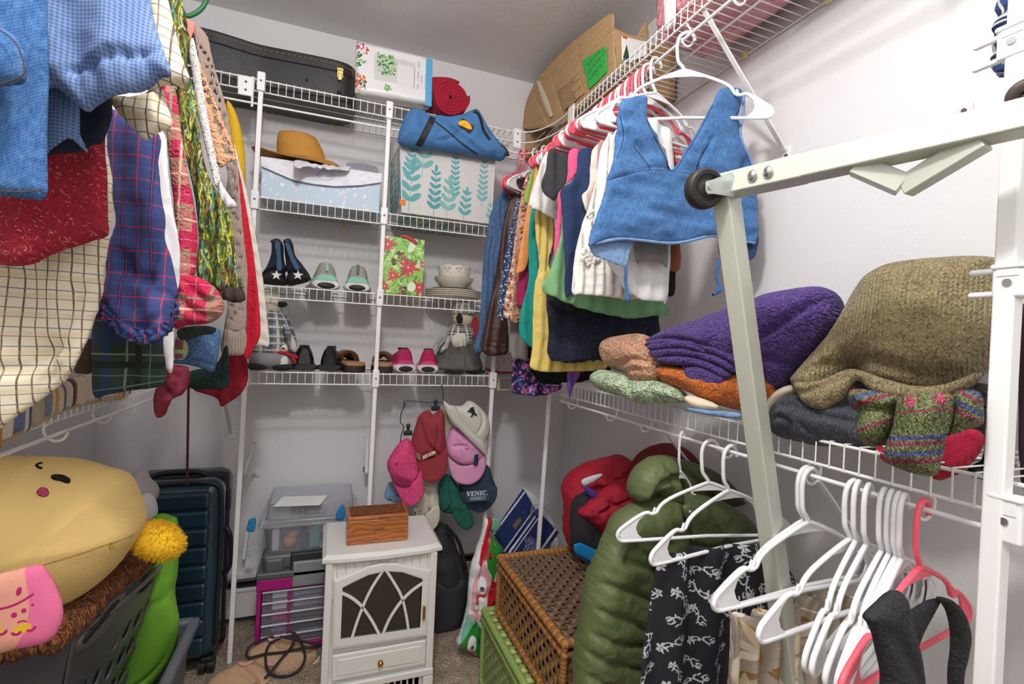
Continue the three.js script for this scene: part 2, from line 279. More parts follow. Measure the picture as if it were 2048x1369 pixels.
// length along local x, depth from wall (0) to front (+z), deck at y = 0
function wireShelf(label, L, D, at, yaw, o = {}) {
  const g = new THREE.Group(); g.name = numbered('wire_shelf'); g.position.copy(at); g.rotation.y = yaw * D2R; g.userData = { label, category: 'shelf' };
  const lip = 0.045, rr = 0.0028, wr = 0.0014, add = (n, geo) => { const m = new THREE.Mesh(geo, wireM); m.name = n; g.add(m); return m; };
  add('back_rail', rod(V(0, -0.004, 0.006), V(L, -0.004, 0.006), rr)); add('middle_rail', rod(V(0, -0.004, D * 0.5), V(L, -0.004, D * 0.5), rr));
  add('front_rail', rod(V(0, -0.003, D - 0.003), V(L, -0.003, D - 0.003), rr)); add('lower_rail', rod(V(0, -lip, D - 0.003), V(L, -lip, D - 0.003), rr));
  const wg = merge(rod(V(0, 0.0005, 0), V(0, 0.0005, D), wr, 6), rod(V(0, 0.0005, D), V(0, -lip - 0.002, D), wr, 6)), n = Math.floor(L / 0.0257);
  for (let k = 0; k <= n; k++) { const m = add('wire', wg); m.position.x = 0.008 + k * (L - 0.016) / n; }
  if (o.rod !== undefined) {
    add('hang_rod', rod(V(0, o.rod, D), V(L, o.rod, D), 0.0038, 10));
    const hg = tube([[0, -lip, D - 0.004], [0, o.rod + 0.012, D - 0.028], [0, o.rod - 0.004, D - 0.027], [0, o.rod - 0.017, D - 0.012], [0, o.rod - 0.014, D + 0.002], [0, o.rod - 0.001, D + 0.009]], 0.0028, 8, 24);
    for (const x of o.hooks) { const m = add('rod_hook', hg); m.position.x = x; }
  }
  if (o.lipRod) { add('hang_rod', rod(V(0, -0.09, D), V(L, -0.09, D), 0.0038, 10)); for (const x of o.lipRod) add('rod_drop', rod(V(x, -0.0, D + 0.003), V(x, -0.105, D + 0.003), 0.0042, 8)); }
  for (const [x, h] of o.braces || []) { const b = new THREE.Mesh(bar(V(x, -lip, D - 0.01), V(x, -h, 0.012), 0.013, 0.004, 0.0008, V(0, 1, 0)), wireM); b.name = 'brace'; g.add(b); const f = new THREE.Mesh(merge(box(x - 0.012, x + 0.012, -h - 0.028, -h + 0.012, 0.0005, 0.003, 0.001)), wireM); f.name = 'foot_plate'; b.add(f); const s = new THREE.Mesh(rod(V(x, -h - 0.014, 0), V(x, -h - 0.014, 0.006), 0.005, 12), GREYHOLE); s.name = 'screw'; b.add(s); }
  for (const x of o.clips || []) { const c = add('wall_clip', box(x - 0.009, x + 0.009, -0.014, 0.008, 0, 0.016, 0.004)); c.material = mat(0xd9cf9f, { rough: 0.5 }); }
  return put(g);
}
const SZ = -1.95, BD = SZ - BACK;
wireShelf('top wire shelf on the back wall carrying the black guitar case', 1.5, BD, V(LEFT + 0.02, 2.065, BACK), 0, { lipRod: [0.49, 0.96], clips: [0.75, 1.05] });
wireShelf('second wire shelf down on the back wall, under the straw-coloured hat', 0.9, BD, V(-0.262, 1.652, BACK), 0, { braces: [], clips: [0.3] });
wireShelf('third wire shelf down on the back wall, holding sneakers and dishes', 0.9, BD, V(-0.262, 1.34, BACK), 0, { clips: [0.6] });
wireShelf('lowest wire shelf on the back wall, holding black shoes and penguins', 0.905, BD, V(-0.265, 1.031, BACK), 0, { clips: [0.4] });
wireShelf('upper wire shelf on the right wall over the row of pink hangers', 1.85, RIGHT - 0.82, V(RIGHT, 2.062, -1.66), -90, { rod: -0.088, hooks: [0.2, 0.62, 0.79, 1.12, 1.5], braces: [[0.675, 0.34]], clips: [0.52, 0.78, 1.2] });
wireShelf('lower wire shelf on the right wall holding folded blankets and sweaters', 1.5, RIGHT - 0.82, V(RIGHT, 1.03, -1.66), -90, { rod: -0.068, hooks: [0.08, 0.34, 0.52, 0.82, 1.02, 1.2], braces: [[0.56, 0.34], [1.0, 0.34]], clips: [0.4, 1.0] });
wireShelf('upper wire shelf on the left wall above the hanging shirts', 1.75, 0.3, V(LEFT, 2.062, -0.2), 90, { rod: -0.085, hooks: [0.3, 0.9, 1.5] });
wireShelf('lower wire shelf on the left wall above the yellow plush', 1.75, 0.31, V(LEFT, 1.03, -0.2), 90, { rod: -0.072, hooks: [0.58, 0.78, 1.02, 1.23, 1.38], braces: [] });
// corner shelf that bends from the back wall to the right wall
{
  const g = new THREE.Group(); g.name = numbered('wire_shelf'); g.userData = { label: 'curved corner wire shelf piece under the cardboard box in the back corner', category: 'shelf' };
  const y = 2.062, a = V(0.70, y, SZ), b = V(0.82, y, -1.66), add = (n, geo, m = wireM) => { const k = new THREE.Mesh(geo, m); k.name = n; g.add(k); return k; };
  const arc = (dy, off) => { const pts = []; for (let k = 0; k <= 10; k++) { const t = k / 10 * Math.PI / 2, R = 0.155 + off; pts.push(V(0.665 + off * 0 + R * Math.sin(t) - off * 0, y + dy, -1.795 - 0.0 - (0.155) * Math.cos(t) + 0)); } return pts; };
  for (const [n, dy] of [['front_rail', 0], ['lower_rail', -0.045], ['hang_rod', -0.09]]) { const pts = [V(0.69, y + dy, SZ), V(0.735, y + dy, SZ + 0.012), V(0.775, y + dy, SZ + 0.05), V(0.803, y + dy, SZ + 0.12), V(0.818, y + dy, SZ + 0.2), V(0.82, y + dy, -1.66)]; add(n, tube(pts, 0.003, 8, 30)); }
  for (let k = 0; k < 9; k++) { const x = 0.72 + k * 0.045; add('wire', rod(V(x, y, BACK + 0.01), V(Math.min(x, 0.82), y, x < 0.82 ? SZ + (x - 0.72) * 0.6 : -1.66 - 0.02 * k), 0.0014, 6)); }
  add('back_rail', rod(V(0.7, y, BACK + 0.006), V(RIGHT - 0.004, y, BACK + 0.006), 0.0028)); add('side_rail', rod(V(RIGHT - 0.006, y, BACK + 0.006), V(RIGHT - 0.006, y, -1.66), 0.0028));
  add('joint_plate', box(0.688, 0.722, y - 0.07, y + 0.012, SZ + 0.001, SZ + 0.008)); add('joint_plate', box(0.812, 0.819, y - 0.055, y + 0.012, -1.69, -1.645));
  for (const dy of [-0.01, -0.045]) add('screw', rod(V(0.705, y + dy, SZ + 0.006), V(0.705, y + dy, SZ + 0.0095), 0.0035, 10), GREYHOLE);
  put(g);
}
// joint plate on the top back shelf near its left end
{ const c = onZ(492, 172, SZ + 0.004); T('joint_plate', 'white joint plate with two screws on the top back shelf lip', 'bracket', [P('plate', box(c.x - 0.024, c.x + 0.024, c.y - 0.034, c.y + 0.034, SZ + 0.003, SZ + 0.008), WHITE), P('screw', rod(V(c.x, c.y + 0.013, SZ + 0.006), V(c.x, c.y + 0.013, SZ + 0.0095), 0.004, 10), GREYHOLE), P('screw', rod(V(c.x, c.y - 0.015, SZ + 0.006), V(c.x, c.y - 0.015, SZ + 0.0095), 0.004, 10), GREYHOLE)]); }
// support poles
function pole(label, top, bottom, w, d, clampYs, cw = 0.03) {
  const parts = [P('post', bar(bottom, top, w, d, 0.003, V(0, 0, 1)), WHITE)];
  for (const y of clampYs) { const t = (y - bottom.y) / (top.y - bottom.y), c = bottom.clone().lerp(top, t); parts.push(P('shelf_clamp', box(c.x - cw / 2, c.x + cw / 2, y - 0.052, y + 0.014, c.z - d / 2 - 0.006, c.z + d / 2 + 0.008, 0.004), PLASTIC, [P('screw', rod(V(c.x, y - 0.018, c.z + d / 2 + 0.006), V(c.x, y - 0.018, c.z + d / 2 + 0.0095), 0.0035, 10), GREYHOLE)])); }
  T('shelf_pole', label, 'pole', parts);
}
const pb = onY(459, 1327, 0), pz = SZ + 0.014;
pole('left white square pole carrying the four back shelves', onZ(523, 162, pz), V(pb.x, 0, pb.z), 0.016, 0.012, [2.065, 1.652, 1.34, 1.031], 0.026);
{ const a = onZ(779, 215, pz), b = onZ(742, 960, pz), e = b.clone().lerp(a, -0.9); e.y = 0; pole('middle white square pole carrying the four back shelves', a, e, 0.016, 0.012, [2.055, 1.652, 1.34, 1.031], 0.026); }
{ const a = onZ(1012, 330, pz), b = onZ(954, 1040, pz), e = V(b.x - 0.005, 0, pz); pole('right white square pole between the back shelves and the hats', V(0.645, 1.6, pz), V(0.63, 0, pz), 0.016, 0.012, [1.031], 0.03); }
{ const a = onZ(1099, 790, -1.72), b = onZ(1084, 1010, -1.72); pole('thin white pole under the lower right shelf beside the blue gift bag', V(a.x, 0.985, -1.72), V(b.x - 0.02, 0, -1.72), 0.014, 0.014, []); }
{ // stout pole at the right edge with three clamps
  const x = 0.803, z = -0.365, t = onZ(2033, 60, z), parts = [P('post', bar(V(x - 0.012, 0, z), V(x + 0.006, 2.3, z), 0.022, 0.022, 0.003, V(0, 0, 1)), WHITE)];
  for (const [px, py, h] of [[2024, 78, 0.042], [2015, 562, 0.042], [2008, 1040, 0.058]]) { const c = onX(px, py, 0.79), X = 0.79; parts.push(P('shelf_clamp', merge(box(X, X + 0.03, c.y - h / 2, c.y + h / 2, c.z - 0.0165, c.z + 0.0165, 0.004), box(X - 0.003, X + 0.01, c.y + h / 2 - 0.006, c.y + h / 2 + 0.001, c.z - 0.0175, c.z + 0.0175, 0.003)), PLASTIC, [P('screw', rod(V(X - 0.002, c.y - 0.002, c.z), V(X + 0.004, c.y - 0.002, c.z), 0.0048, 14), STEEL), P('relief_plate', box(X - 0.0012, X + 0.002, c.y + 0.006, c.y + h / 2 - 0.006, c.z - 0.011, c.z + 0.011, 0.0006), PLASTIC), ...(py < 900 ? [-1, 1].map((s) => P('peg', [rod(V(X + 0.012, c.y + s * (h / 2 - 0.006), c.z - 0.042), V(X + 0.012, c.y + s * (h / 2 - 0.006), c.z), 0.004, 10), ball(X + 0.012, c.y + s * (h / 2 - 0.006), c.z - 0.042, 0.004)], PLASTIC)) : [])])); }
  T('shelf_pole', 'stout white square pole at the right edge with three screwed clamps', 'pole', parts);
}
// ---------- printed fabrics ----------
const denimTex = (c, s = 0.11, dark = 26) => canvasTex(256, 256, (x, w, h) => {
  fill(x, w, h, c); const d = x.getImageData(0, 0, w, h), a = d.data, R = rng(5);
  for (let j = 0; j < h; j++) for (let i = 0; i < w; i++) { const v = dark * (0.35 * Math.sin((i + j) * Math.PI / 4) + 0.5 * noise(i / 1.5, j / 9, 3) + 0.45 * noise(i / 9, j / 12, 8)) + 26 * (R() - 0.5), k = (j * w + i) * 4; a[k] += v * 1.1; a[k + 1] += v; a[k + 2] += v * 0.8; }
  x.putImageData(d, 0, 0);
}, s);
const DENIM = mat(0xffffff, { map: denimTex('#4673a8'), bump: 'weave', bs: 1.2 }), DENIM2 = mat(0xffffff, { map: denimTex('#39659a'), bump: 'weave' }), DENIMPALE = mat(0xffffff, { map: denimTex('#7f9fc9'), bump: 'weave' }), DENIMDARK = mat(0xffffff, { map: denimTex('#2d4570'), bump: 'weave' });
function plaidTex(bg, lines, size, n = 256, g = 10) {                               // lines: [position 0..1, width 0..1, colour, 'h' | 'v' | both]
  return canvasTex(n, n, (x, w, h) => { fill(x, w, h, bg); for (const [p, t, c, d] of lines) { x.fillStyle = c; if (d !== 'h') x.fillRect(p * w, 0, t * w, h); if (d !== 'v') x.fillRect(0, p * h, w, t * h); } grain(x, w, h, g, 5, 1, 2); }, size);
}
const plaid = (bg, lines, size, o = {}) => mat(0xffffff, { bump: 'weave', ...o, map: plaidTex(bg, lines, size) });
function speckTex(bg, cols, n, len, size, seed = 9, lw = 1.6) {                               // short random strokes
  return canvasTex(256, 256, (x, w, h) => { fill(x, w, h, bg); grain(x, w, h, 16, seed); const R = rng(seed); x.lineWidth = lw; x.lineCap = 'round'; for (let k = 0; k < n; k++) { x.strokeStyle = cols[Math.floor(R() * cols.length)]; const a = R() * 6.28, px = R() * w, py = R() * h, l = len * (0.4 + R()); for (const ox of [0, -w, w]) { x.beginPath(); x.moveTo(px + ox, py); x.lineTo(px + ox + Math.cos(a) * l, py + Math.sin(a) * l); x.stroke(); } } }, size);
}
function floralTex(bg, cols, size, seed, n = 60, r = 12, leaf = null) {
  return canvasTex(256, 256, (x, w, h) => { fill(x, w, h, bg); grain(x, w, h, 8, seed); const R = rng(seed); for (let k = 0; k < n; k++) { const cx = R() * w, cy = R() * h, c = cols[Math.floor(R() * cols.length)], rr = r * (0.5 + R() * 0.8); for (const [ox, oy] of [[0, 0], [w, 0], [-w, 0], [0, h], [0, -h]]) { x.fillStyle = c; for (let p = 0; p < 5; p++) { const a = p * 1.257 + k; x.beginPath(); x.ellipse(cx + ox + Math.cos(a) * rr * 0.6, cy + oy + Math.sin(a) * rr * 0.6, rr * 0.5, rr * 0.34, a, 0, 7); x.fill(); } if (leaf) { x.fillStyle = leaf; x.beginPath(); x.arc(cx + ox, cy + oy, rr * 0.25, 0, 7); x.fill(); } } } }, size);
}
// ---------- folds ----------
const drape = (A, lam, s = 1, grow = 0, y0 = 0) => (x, y) => A * (1 + grow * (y0 - y)) * (Math.sin((x / lam) * 6.283 + 2.2 * noise(y / (lam * 5), s, s) + s) * 0.6 + 0.6 * noise(x / lam * 1.7, y / (lam * 6), s + 3));
const rumple = (A, k, s = 1) => (x, y) => A * (1 - 2.2 * Math.abs(fbm(x / k, y / k, s, 2)));
// ---------- hangers ----------
function hangerGeo() {
  const r = 0.0042, hook = tube([[0, -0.088, 0], [-0.004, -0.08, 0], [-0.0155, -0.066, 0], [-0.0195, -0.045, 0], [-0.0205, -0.016, 0], [-0.014, 0.001, 0], [0.001, 0.0085, 0], [0.014, 0.003, 0], [0.0205, -0.009, 0], [0.021, -0.016, 0]], r, 8, 40);
  const arm = (s) => tube([[0, -0.088, 0], [s * 0.02, -0.094, 0], [s * 0.1, -0.126, 0], [s * 0.118, -0.14, 0], [s * 0.126, -0.153, 0], [s * 0.138, -0.156, 0], [s * 0.15, -0.153, 0], [s * 0.2, -0.181, 0], [s * 0.213, -0.192, 0], [s * 0.216, -0.204, 0], [s * 0.208, -0.213, 0], [s * 0.19, -0.214, 0], [0, -0.21, 0]], r, 8, 60);
  const f = fr(0, 0, -0.0015), web = (s) => plate(f, [[s * 0.213, -0.2], [s * 0.2, -0.183], [s * 0.152, -0.156], [s * 0.168, -0.17], [s * 0.174, -0.186], [s * 0.168, -0.2], [s * 0.155, -0.211], [s * 0.205, -0.212]].sort(() => 0), 0.003, 0.0005);
  const spike = (s) => rod(V(s * 0.134, -0.156, 0), V(s * 0.129, -0.142, 0), 0.003, 6);
  return [hook, merge(arm(1), arm(-1), web(1), web(-1), plate(f, [[-0.055, -0.109], [0, -0.088], [0.055, -0.109], [0.02, -0.106], [-0.02, -0.106]], 0.003, 0.0005), spike(1), spike(-1))];
}
const [hookG, hangG] = hangerGeo();
const CORAL = mat(0xfb6476, { rough: 0.4 }), HOT = mat(0xe8405c, { rough: 0.4 });
function proto(m) { const g = new THREE.Group(), a = new THREE.Mesh(hangG, m), b = new THREE.Mesh(hookG, m); a.name = 'frame'; b.name = 'hook'; g.add(a, b); return g; }
const WHANG = proto(PLASTIC), CHANG = proto(CORAL);
function pxOf(p) { const q = p.clone().project(camera); return [(q.x + 1) / 2 * W, (1 - q.y) / 2 * H]; }
camera.updateProjectionMatrix(); camera.matrixWorldInverse.copy(camera.matrixWorld).invert();
function hangOn(src, label, at, yaw, roll = 0, group) { const h = src.clone(); h.name = numbered('clothes_hanger'); h.position.copy(at); h.rotation.order = 'YXZ'; h.rotation.set(0, yaw * D2R, roll * D2R); h.userData = { label, category: 'hanger' }; if (group) h.userData.group = group; return put(h); }
function hangPx(src, label, hook, tip, rx, ry, side = -1, group) {                 // hook over the rod where the photograph has it, turned about the rod until its tip points right
  const q = onX(hook[0], hook[1], rx), at = V(rx, ry, q.z); let best = 1e9, yaw = 0, roll = 0;
  for (let a = -75; a <= 75; a += 1) for (let r = -8; r <= 8; r += 1) { const p = V(side * 0.216, -0.204, 0).applyEuler(new THREE.Euler(0, a * D2R, r * D2R, 'YXZ')).add(at), [x, y] = pxOf(p), e = (x - tip[0]) ** 2 + (y - tip[1]) ** 2 + 30 * r * r; if (e < best) { best = e; yaw = a; roll = r; } }
  return hangOn(src, label, at, yaw, roll, group);
}
const ORD = 'first second third fourth fifth sixth seventh eighth ninth tenth eleventh'.split(' ');
const LRX = 0.82, LRY = 0.966, URY = 1.978;
hangOn(WHANG, 'white hanger inside the collar of the olive puffer jacket', V(LRX, LRY, -0.981), 8, 0).scale.set(0.36, 1, 1);
hangPx(WHANG, 'white hanger whose long bar crosses in front of the olive jacket', [1421, 887], [1246, 1062], LRX, LRY);
hangPx(WHANG, 'white hanger with the black floral cloth over its bar', [1461, 901], [1306, 1116], LRX, LRY);
hangPx(WHANG, 'white hanger with its tip left of the slanting metal tube, cream floral cloth below', [1612, 945], [1429, 1204], LRX, LRY);
hangPx(WHANG, 'white hanger close behind the one just right of the slanting metal tube', [1622, 947], [1437, 1198], LRX, LRY);
hangPx(WHANG, 'empty white hanger with its rounded tip over the slanting metal tube', [1706, 975], [1525, 1262], LRX, LRY);
[[1716, 977, 1597, 1352], [1737, 985, 1614, 1362], [1768, 993, 1644, 1380], [1783, 997, 1664, 1388], [1797, 1002, 1680, 1394], [1808, 1006, 1692, 1400]].forEach(([a, b, c, d], i) => hangPx(WHANG, ORD[i] + ' of the six empty white hangers bunched left of the coral one', [a, b], [c, d], LRX, LRY, -1, 'bunched white hangers on the lower rod'));
hangPx(CHANG, 'coral hanger on the lower rod holding the black sports bra', [1847, 1014], [1691, 1364], LRX, LRY);
const frontHanger = hangPx(WHANG, 'white hanger nearest the camera on the upper rod, holding the denim blouse', [1372, 92], [1522, 210], LRX, URY, 1);
hangPx(WHANG, 'white hanger right behind the one that holds the denim blouse', [1312, 125], [1200, 250], LRX, URY);
{ const R = rng(8); let nw = 0, nc = 0; for (let k = 0; k < 22; k++) { const z = -1.19 - k * 0.0178, white = [1, 0, 1, 0, 0, 1, 0, 1][k % 8]; hangOn(white ? WHANG : CHANG, white ? ORD[nw++] + ' white hanger back from the denim blouse in the packed row' : ORD[nc++] + ' coral hanger back from the denim blouse in the packed row', V(LRX, URY, z), 6 + 8 * (R() - 0.5), 3 * (R() - 0.5), white ? 'packed white hangers on the upper rod' : 'packed coral hangers on the upper rod'); } }
hangOn(CHANG, 'left coral hanger of the two at the curved corner rod', V(0.722, URY, -1.945), 52, 0); hangOn(CHANG, 'right coral hanger of the two at the curved corner rod', V(0.742, URY, -1.93), 48, 0);
hangOn(WHANG, 'white hanger just right of the two coral ones at the corner', V(0.772, URY, -1.905), 40, 0); hangOn(WHANG, 'second white hanger right of the corner coral ones', V(0.795, URY, -1.86), 30, 0);
// ---------- clothes on the upper right rod, front to back ----------
{ // denim blouse
  const f = fr(0, 0, -0.985), g = fr(0, 0, -1.0);
  const front = cloth(f, [1238, 206, 1262, 197, 1287, 197, 1293, 235, 1306, 268, 1326, 306, 1345, 339, 1372, 300, 1400, 252, 1424, 206, 1438, 180, 1458, 175, 1487, 182, 1483, 215, 1477, 252, 1484, 285, 1498, 310, 1508, 345, 1513, 400, 1513, 460, 1509, 486, 1470, 480, 1425, 472, 1380, 482, 1340, 487, 1290, 482, 1245, 478, 1205, 484, 1178, 490, 1190, 440, 1207, 392, 1216, 350, 1229, 300, 1232, 255], { T: 0.01, R: 0.016, q: 120, fold: (x, y) => 0.006 * noise(x / 0.05, y / 0.02, 4) + 0.01 * noise(x / 0.09, y / 0.3, 5), cr: [[[1216, 362, 1270, 345, 1300, 338, 1345, 341, 1400, 350, 1440, 375, 1510, 395], 0.004, 0.004], [[1268, 290, 1290, 320, 1300, 338], 0.006, 0.006], [[1420, 280, 1400, 320, 1395, 345], 0.006, 0.006], [[1240, 235, 1245, 280, 1232, 315], -0.003, 0.004], [[1490, 330, 1470, 400, 1500, 470], 0.012, 0.015]], noise: [[0.004, 0.04, 3]] });
  const hem = tube(smooth(pairs([1178, 490, 1205, 484, 1245, 478, 1290, 482, 1340, 487, 1380, 482, 1425, 472, 1470, 480, 1509, 486]), false, 2).map(([a, b]) => hit(f, a, b)), 0.0042, 6);
  const backL = cloth(g, [1180, 484, 1186, 509, 1212, 521, 1250, 533, 1258, 510, 1264, 478, 1220, 470], { T: 0.003, cr: [[[1250, 530, 1256, 490], 0.004, 0.006]] });
  const backR = cloth(g, [1440, 470, 1512, 470, 1511, 500, 1500, 520, 1470, 528, 1445, 536], { T: 0.003, fold: drape(0.006, 0.05, 3) });
  const armhole = tube(smooth(pairs([1487, 184, 1486, 230, 1480, 262, 1487, 292, 1500, 315, 1508, 340]), false, 2).map(([a, b]) => hit(fr(0, 0, -0.98), a, b)), 0.004, 6);
  const tie = (a, knot) => { const pts = smooth(pairs(a), false, 2).map(([x, y], i) => hit(g, x, y).add(V(0, 0, 0.003 * Math.sin(i * 2)))); return merge(tube(pts, 0.0045, 6), ball(...hit(g, ...knot).toArray(), 0.008, 0.011, 0.006, 10)); };
  T('denim_blouse', 'sleeveless blue denim blouse with a V neck and frayed hem, on a white hanger', 'top', [P('front_panel', front, DENIM, [P('hem', hem, DENIMPALE), P('armhole_binding', armhole, DENIMPALE), ...[[1216, 360, 1262, 347, 1300, 340, 1345, 343, 1400, 352, 1440, 376, 1510, 396], [1266, 292, 1290, 322, 1302, 340], [1240, 232, 1247, 275, 1233, 318], [1418, 285, 1398, 322, 1394, 348], [1293, 237, 1308, 272, 1328, 310, 1345, 343, 1374, 304, 1402, 256, 1426, 210]].map((a) => P('seam', cling(tube(smooth(pairs(a), false, 4).map(([x, y]) => onZ(x, y, -0.97)), 0.0014, 5), front, 0.0002), DENIMDARK))]), P('back_panel', backL, DENIMPALE), P('back_panel', backR, DENIMDARK), P('tie', tie([1250, 533, 1252, 560, 1256, 592], [1256, 596]), DENIM), P('tie', tie([1436, 520, 1434, 550, 1440, 580, 1427, 590], [1436, 580]), DENIM)]);
}
let gz = -1.03; const nextZ = (d = 0.028) => fr(0, 0, (gz -= d));
const CLO = (name, label, cat, a, m, o = {}, kids = [], f) => one(name, label, cat, cloth(f || nextZ(o.dz), a, { T: 0.005, R: 0.014, fold: drape(0.006, 0.045, a[0]), noise: [[0.003, 0.025, a[0]]], ...o }), m, kids);
CLO('knit_blouse', 'small grey knit top with its open hem under the denim blouse', 'top', [1262, 300, 1330, 300, 1336, 520, 1318, 524, 1290, 522, 1266, 506], mat(0x8d8a86, { bump: 'rib' }), { dz: 0.012 });
CLO('white_blouse', 'plain white blouse hanging below the denim blouse hem', 'blouse', [1232, 260, 1340, 260, 1344, 480, 1337, 600, 1322, 603, 1290, 602, 1258, 585, 1225, 540, 1212, 500, 1215, 380], plain(0xe4e2df), { cr: [[[1258, 540, 1282, 560, 1300, 530], 0.008, 0.012], [[1215, 520, 1250, 580], 0.006, 0.01]] });
CLO('rust_blouse', 'rust brown top behind the white blouse', 'top', [1300, 300, 1350, 300, 1352, 420, 1364, 532, 1330, 542, 1296, 535], plain(0x9c5b40), {});
CLO('white_ruffled_blouse', 'white gauze top with a lace rosette and ruffled hem', 'blouse', [1205, 290, 1228, 270, 1232, 430, 1230, 500, 1262, 560, 1290, 590, 1262, 600, 1235, 597, 1205, 593, 1165, 590, 1142, 584, 1150, 525, 1158, 470, 1172, 430, 1185, 380, 1196, 340], plain(0xe9e5de, { bump: 'crinkle', bs: 0.5 }), { fold: drape(0.009, 0.03, 3), q: 70 }, [P('lace_rosette', (() => { const f = fr(0, 0, -1.13), L = []; const c = hit(f, 1175, 515); for (let k = 0; k < 16; k++) L.push(ball(c.x + 0.028 * Math.cos(k * 2.4) * Math.sqrt(k / 16), c.y + 0.02 * Math.sin(k * 2.4) * Math.sqrt(k / 16), c.z + 0.012, 0.008, 0.008, 0.006, 8)); const d = hit(f, 1178, 440); for (let k = 0; k < 6; k++) L.push(ball(d.x + 0.01 * Math.cos(k), d.y + 0.006 * k - 0.01, d.z + 0.012, 0.006, 0.006, 0.005, 8)); return merge(L); })(), plain(0xeeeae2))]);
CLO('blush_blouse', 'thin dusty pink strap top beside the white gauze top', 'top', [1196, 290, 1212, 285, 1207, 370, 1190, 420, 1200, 470, 1185, 480, 1178, 400, 1192, 350], plain(0xc49a94), {});
CLO('cream_blouse', 'cream lace top with a pointed cap sleeve beside the navy tank', 'top', [1186, 300, 1212, 292, 1222, 380, 1200, 440, 1185, 415, 1172, 425, 1164, 392, 1180, 370], plain(0xe0d8cc), { dz: 0.012 });
CLO('navy_tank', 'navy blue sleeveless tank top on a white hanger', 'top', [1160, 300, 1191, 303, 1193, 360, 1186, 400, 1180, 470, 1170, 520, 1155, 560, 1142, 590, 1130, 586, 1128, 500, 1125, 420, 1122, 380, 1143, 365, 1155, 340], plain(0x24375c), { fold: drape(0.005, 0.06, 4) });
CLO('green_shirt', 'light green shirt with a wide curved hem below the navy tank', 'shirt', [1120, 470, 1130, 420, 1200, 420, 1320, 560, 1334, 600, 1340, 628, 1310, 632, 1260, 638, 1215, 630, 1165, 618, 1118, 600, 1083, 578, 1100, 540], plain(0x7db07c), { fold: drape(0.009, 0.05, 5), q: 70 });
CLO('pink_tank', 'bright pink tank top showing beside the navy tank', 'top', [1140, 300, 1172, 310, 1150, 350, 1124, 385, 1126, 450, 1120, 500, 1108, 522, 1108, 480, 1114, 420, 1115, 388, 1135, 360], plain(0xe65a8b), {});
CLO('black_tee', 'black T-shirt with short sleeve over the white one', 'shirt', [1098, 300, 1125, 306, 1172, 320, 1160, 345, 1135, 360, 1118, 390, 1106, 402, 1082, 374, 1092, 340], plain(0x39393c), {});
CLO('black_lace_blouse', 'black lace trimmed top under the green hem', 'top', [1110, 520, 1180, 540, 1250, 600, 1195, 635, 1150, 628, 1100, 600], plain(0x1d1d22, { bump: 'crinkle' }), {});
CLO('navy_textured_skirt', 'dark navy textured skirt with a fringed hem above the sweaters', 'skirt', [1100, 560, 1180, 560, 1300, 600, 1316, 640, 1320, 700, 1215, 715, 1160, 722, 1100, 718, 1098, 660], mat(0x22263c, { bump: 'fuzz' }), { fold: drape(0.008, 0.06, 6), q: 70 }, [P('fringe', (() => { const L = []; for (let k = 0; k < 46; k++) { const a = onZ(1101 + k * 2.6, 716 + 3 * Math.sin(k), -1.335); L.push(rod(a, a.clone().add(V(0, -0.008, 0.001 * Math.sin(k))), 0.0016, 5)); } return merge(L); })(), mat(0x20243a), [], { kind: 'stuff' })]);
CLO('black_shirt', 'black shirt whose edge shows right of the white blouse', 'shirt', [1318, 400, 1340, 400, 1348, 500, 1348, 586, 1325, 588, 1300, 560], plain(0x1a1a1c), { dz: 0.01 });
CLO('white_tee', 'white T-shirt with a wide sleeve at the front of the colourful row', 'shirt', [1098, 305, 1085, 318, 1075, 345, 1060, 400, 1058, 413, 1085, 425, 1110, 440, 1116, 420, 1116, 385, 1100, 360], plain(0xe9e7e2), { cr: [[[1090, 340, 1085, 420], 0.005, 0.01]] });
CLO('yellow_skirt', 'pale yellow cotton skirt with a stitched hem', 'skirt', [1072, 560, 1105, 560, 1110, 715, 1200, 720, 1212, 738, 1140, 744, 1066, 740, 1064, 700], plain(0xe2c86e, { bump: 'crinkle', bs: 0.4 }), { fold: drape(0.008, 0.04, 7) }, [P('hem', tube(pairs([1066, 738, 1100, 741, 1140, 742, 1200, 733]).map(([x, y]) => onZ(x, y, -1.41)), 0.003, 6), plain(0xd6b95c))]);
CLO('purple_ribbon', 'purple satin ribbon hanging to a point over the shelf end', 'ribbon', [1138, 700, 1150, 706, 1154, 722, 1160, 726, 1158, 752, 1148, 775, 1140, 798, 1133, 770], plain(0x6b3f91, { rough: 0.5 }), { dz: 0.005, T: 0.004 });
CLO('yellow_blouse', 'soft yellow top with a knotted front', 'top', [1072, 420, 1100, 432, 1106, 470, 1098, 520, 1100, 560, 1085, 600, 1072, 560, 1080, 530, 1072, 490, 1070, 450], plain(0xe6cc74), { fold: drape(0.009, 0.025, 8) });
CLO('grey_sequin_blouse', 'grey blue top with a few sequins beside the yellow skirt', 'top', [1090, 430, 1108, 440, 1105, 560, 1098, 640, 1100, 668, 1070, 668, 1072, 600, 1082, 520], plain(0x8f95a8), {});
CLO('teal_blouse', 'teal green top with a sleeve among the colourful clothes', 'top', [1062, 420, 1074, 425, 1074, 500, 1082, 555, 1072, 590, 1075, 640, 1066, 695, 1040, 670, 1042, 620, 1058, 560, 1056, 480], plain(0x1c9b8e), {});
CLO('orange_blouse', 'light orange top with a loose sleeve edge', 'top', [1076, 310, 1092, 320, 1075, 380, 1062, 450, 1055, 530, 1036, 547, 1034, 538, 1050, 440, 1062, 380], plain(0xf09c58), {});
CLO('lime_blouse', 'lime green top showing a strip beside the orange one', 'top', [1062, 345, 1076, 330, 1066, 390, 1058, 410, 1046, 400, 1054, 370], plain(0x8fb354), { dz: 0.01 });
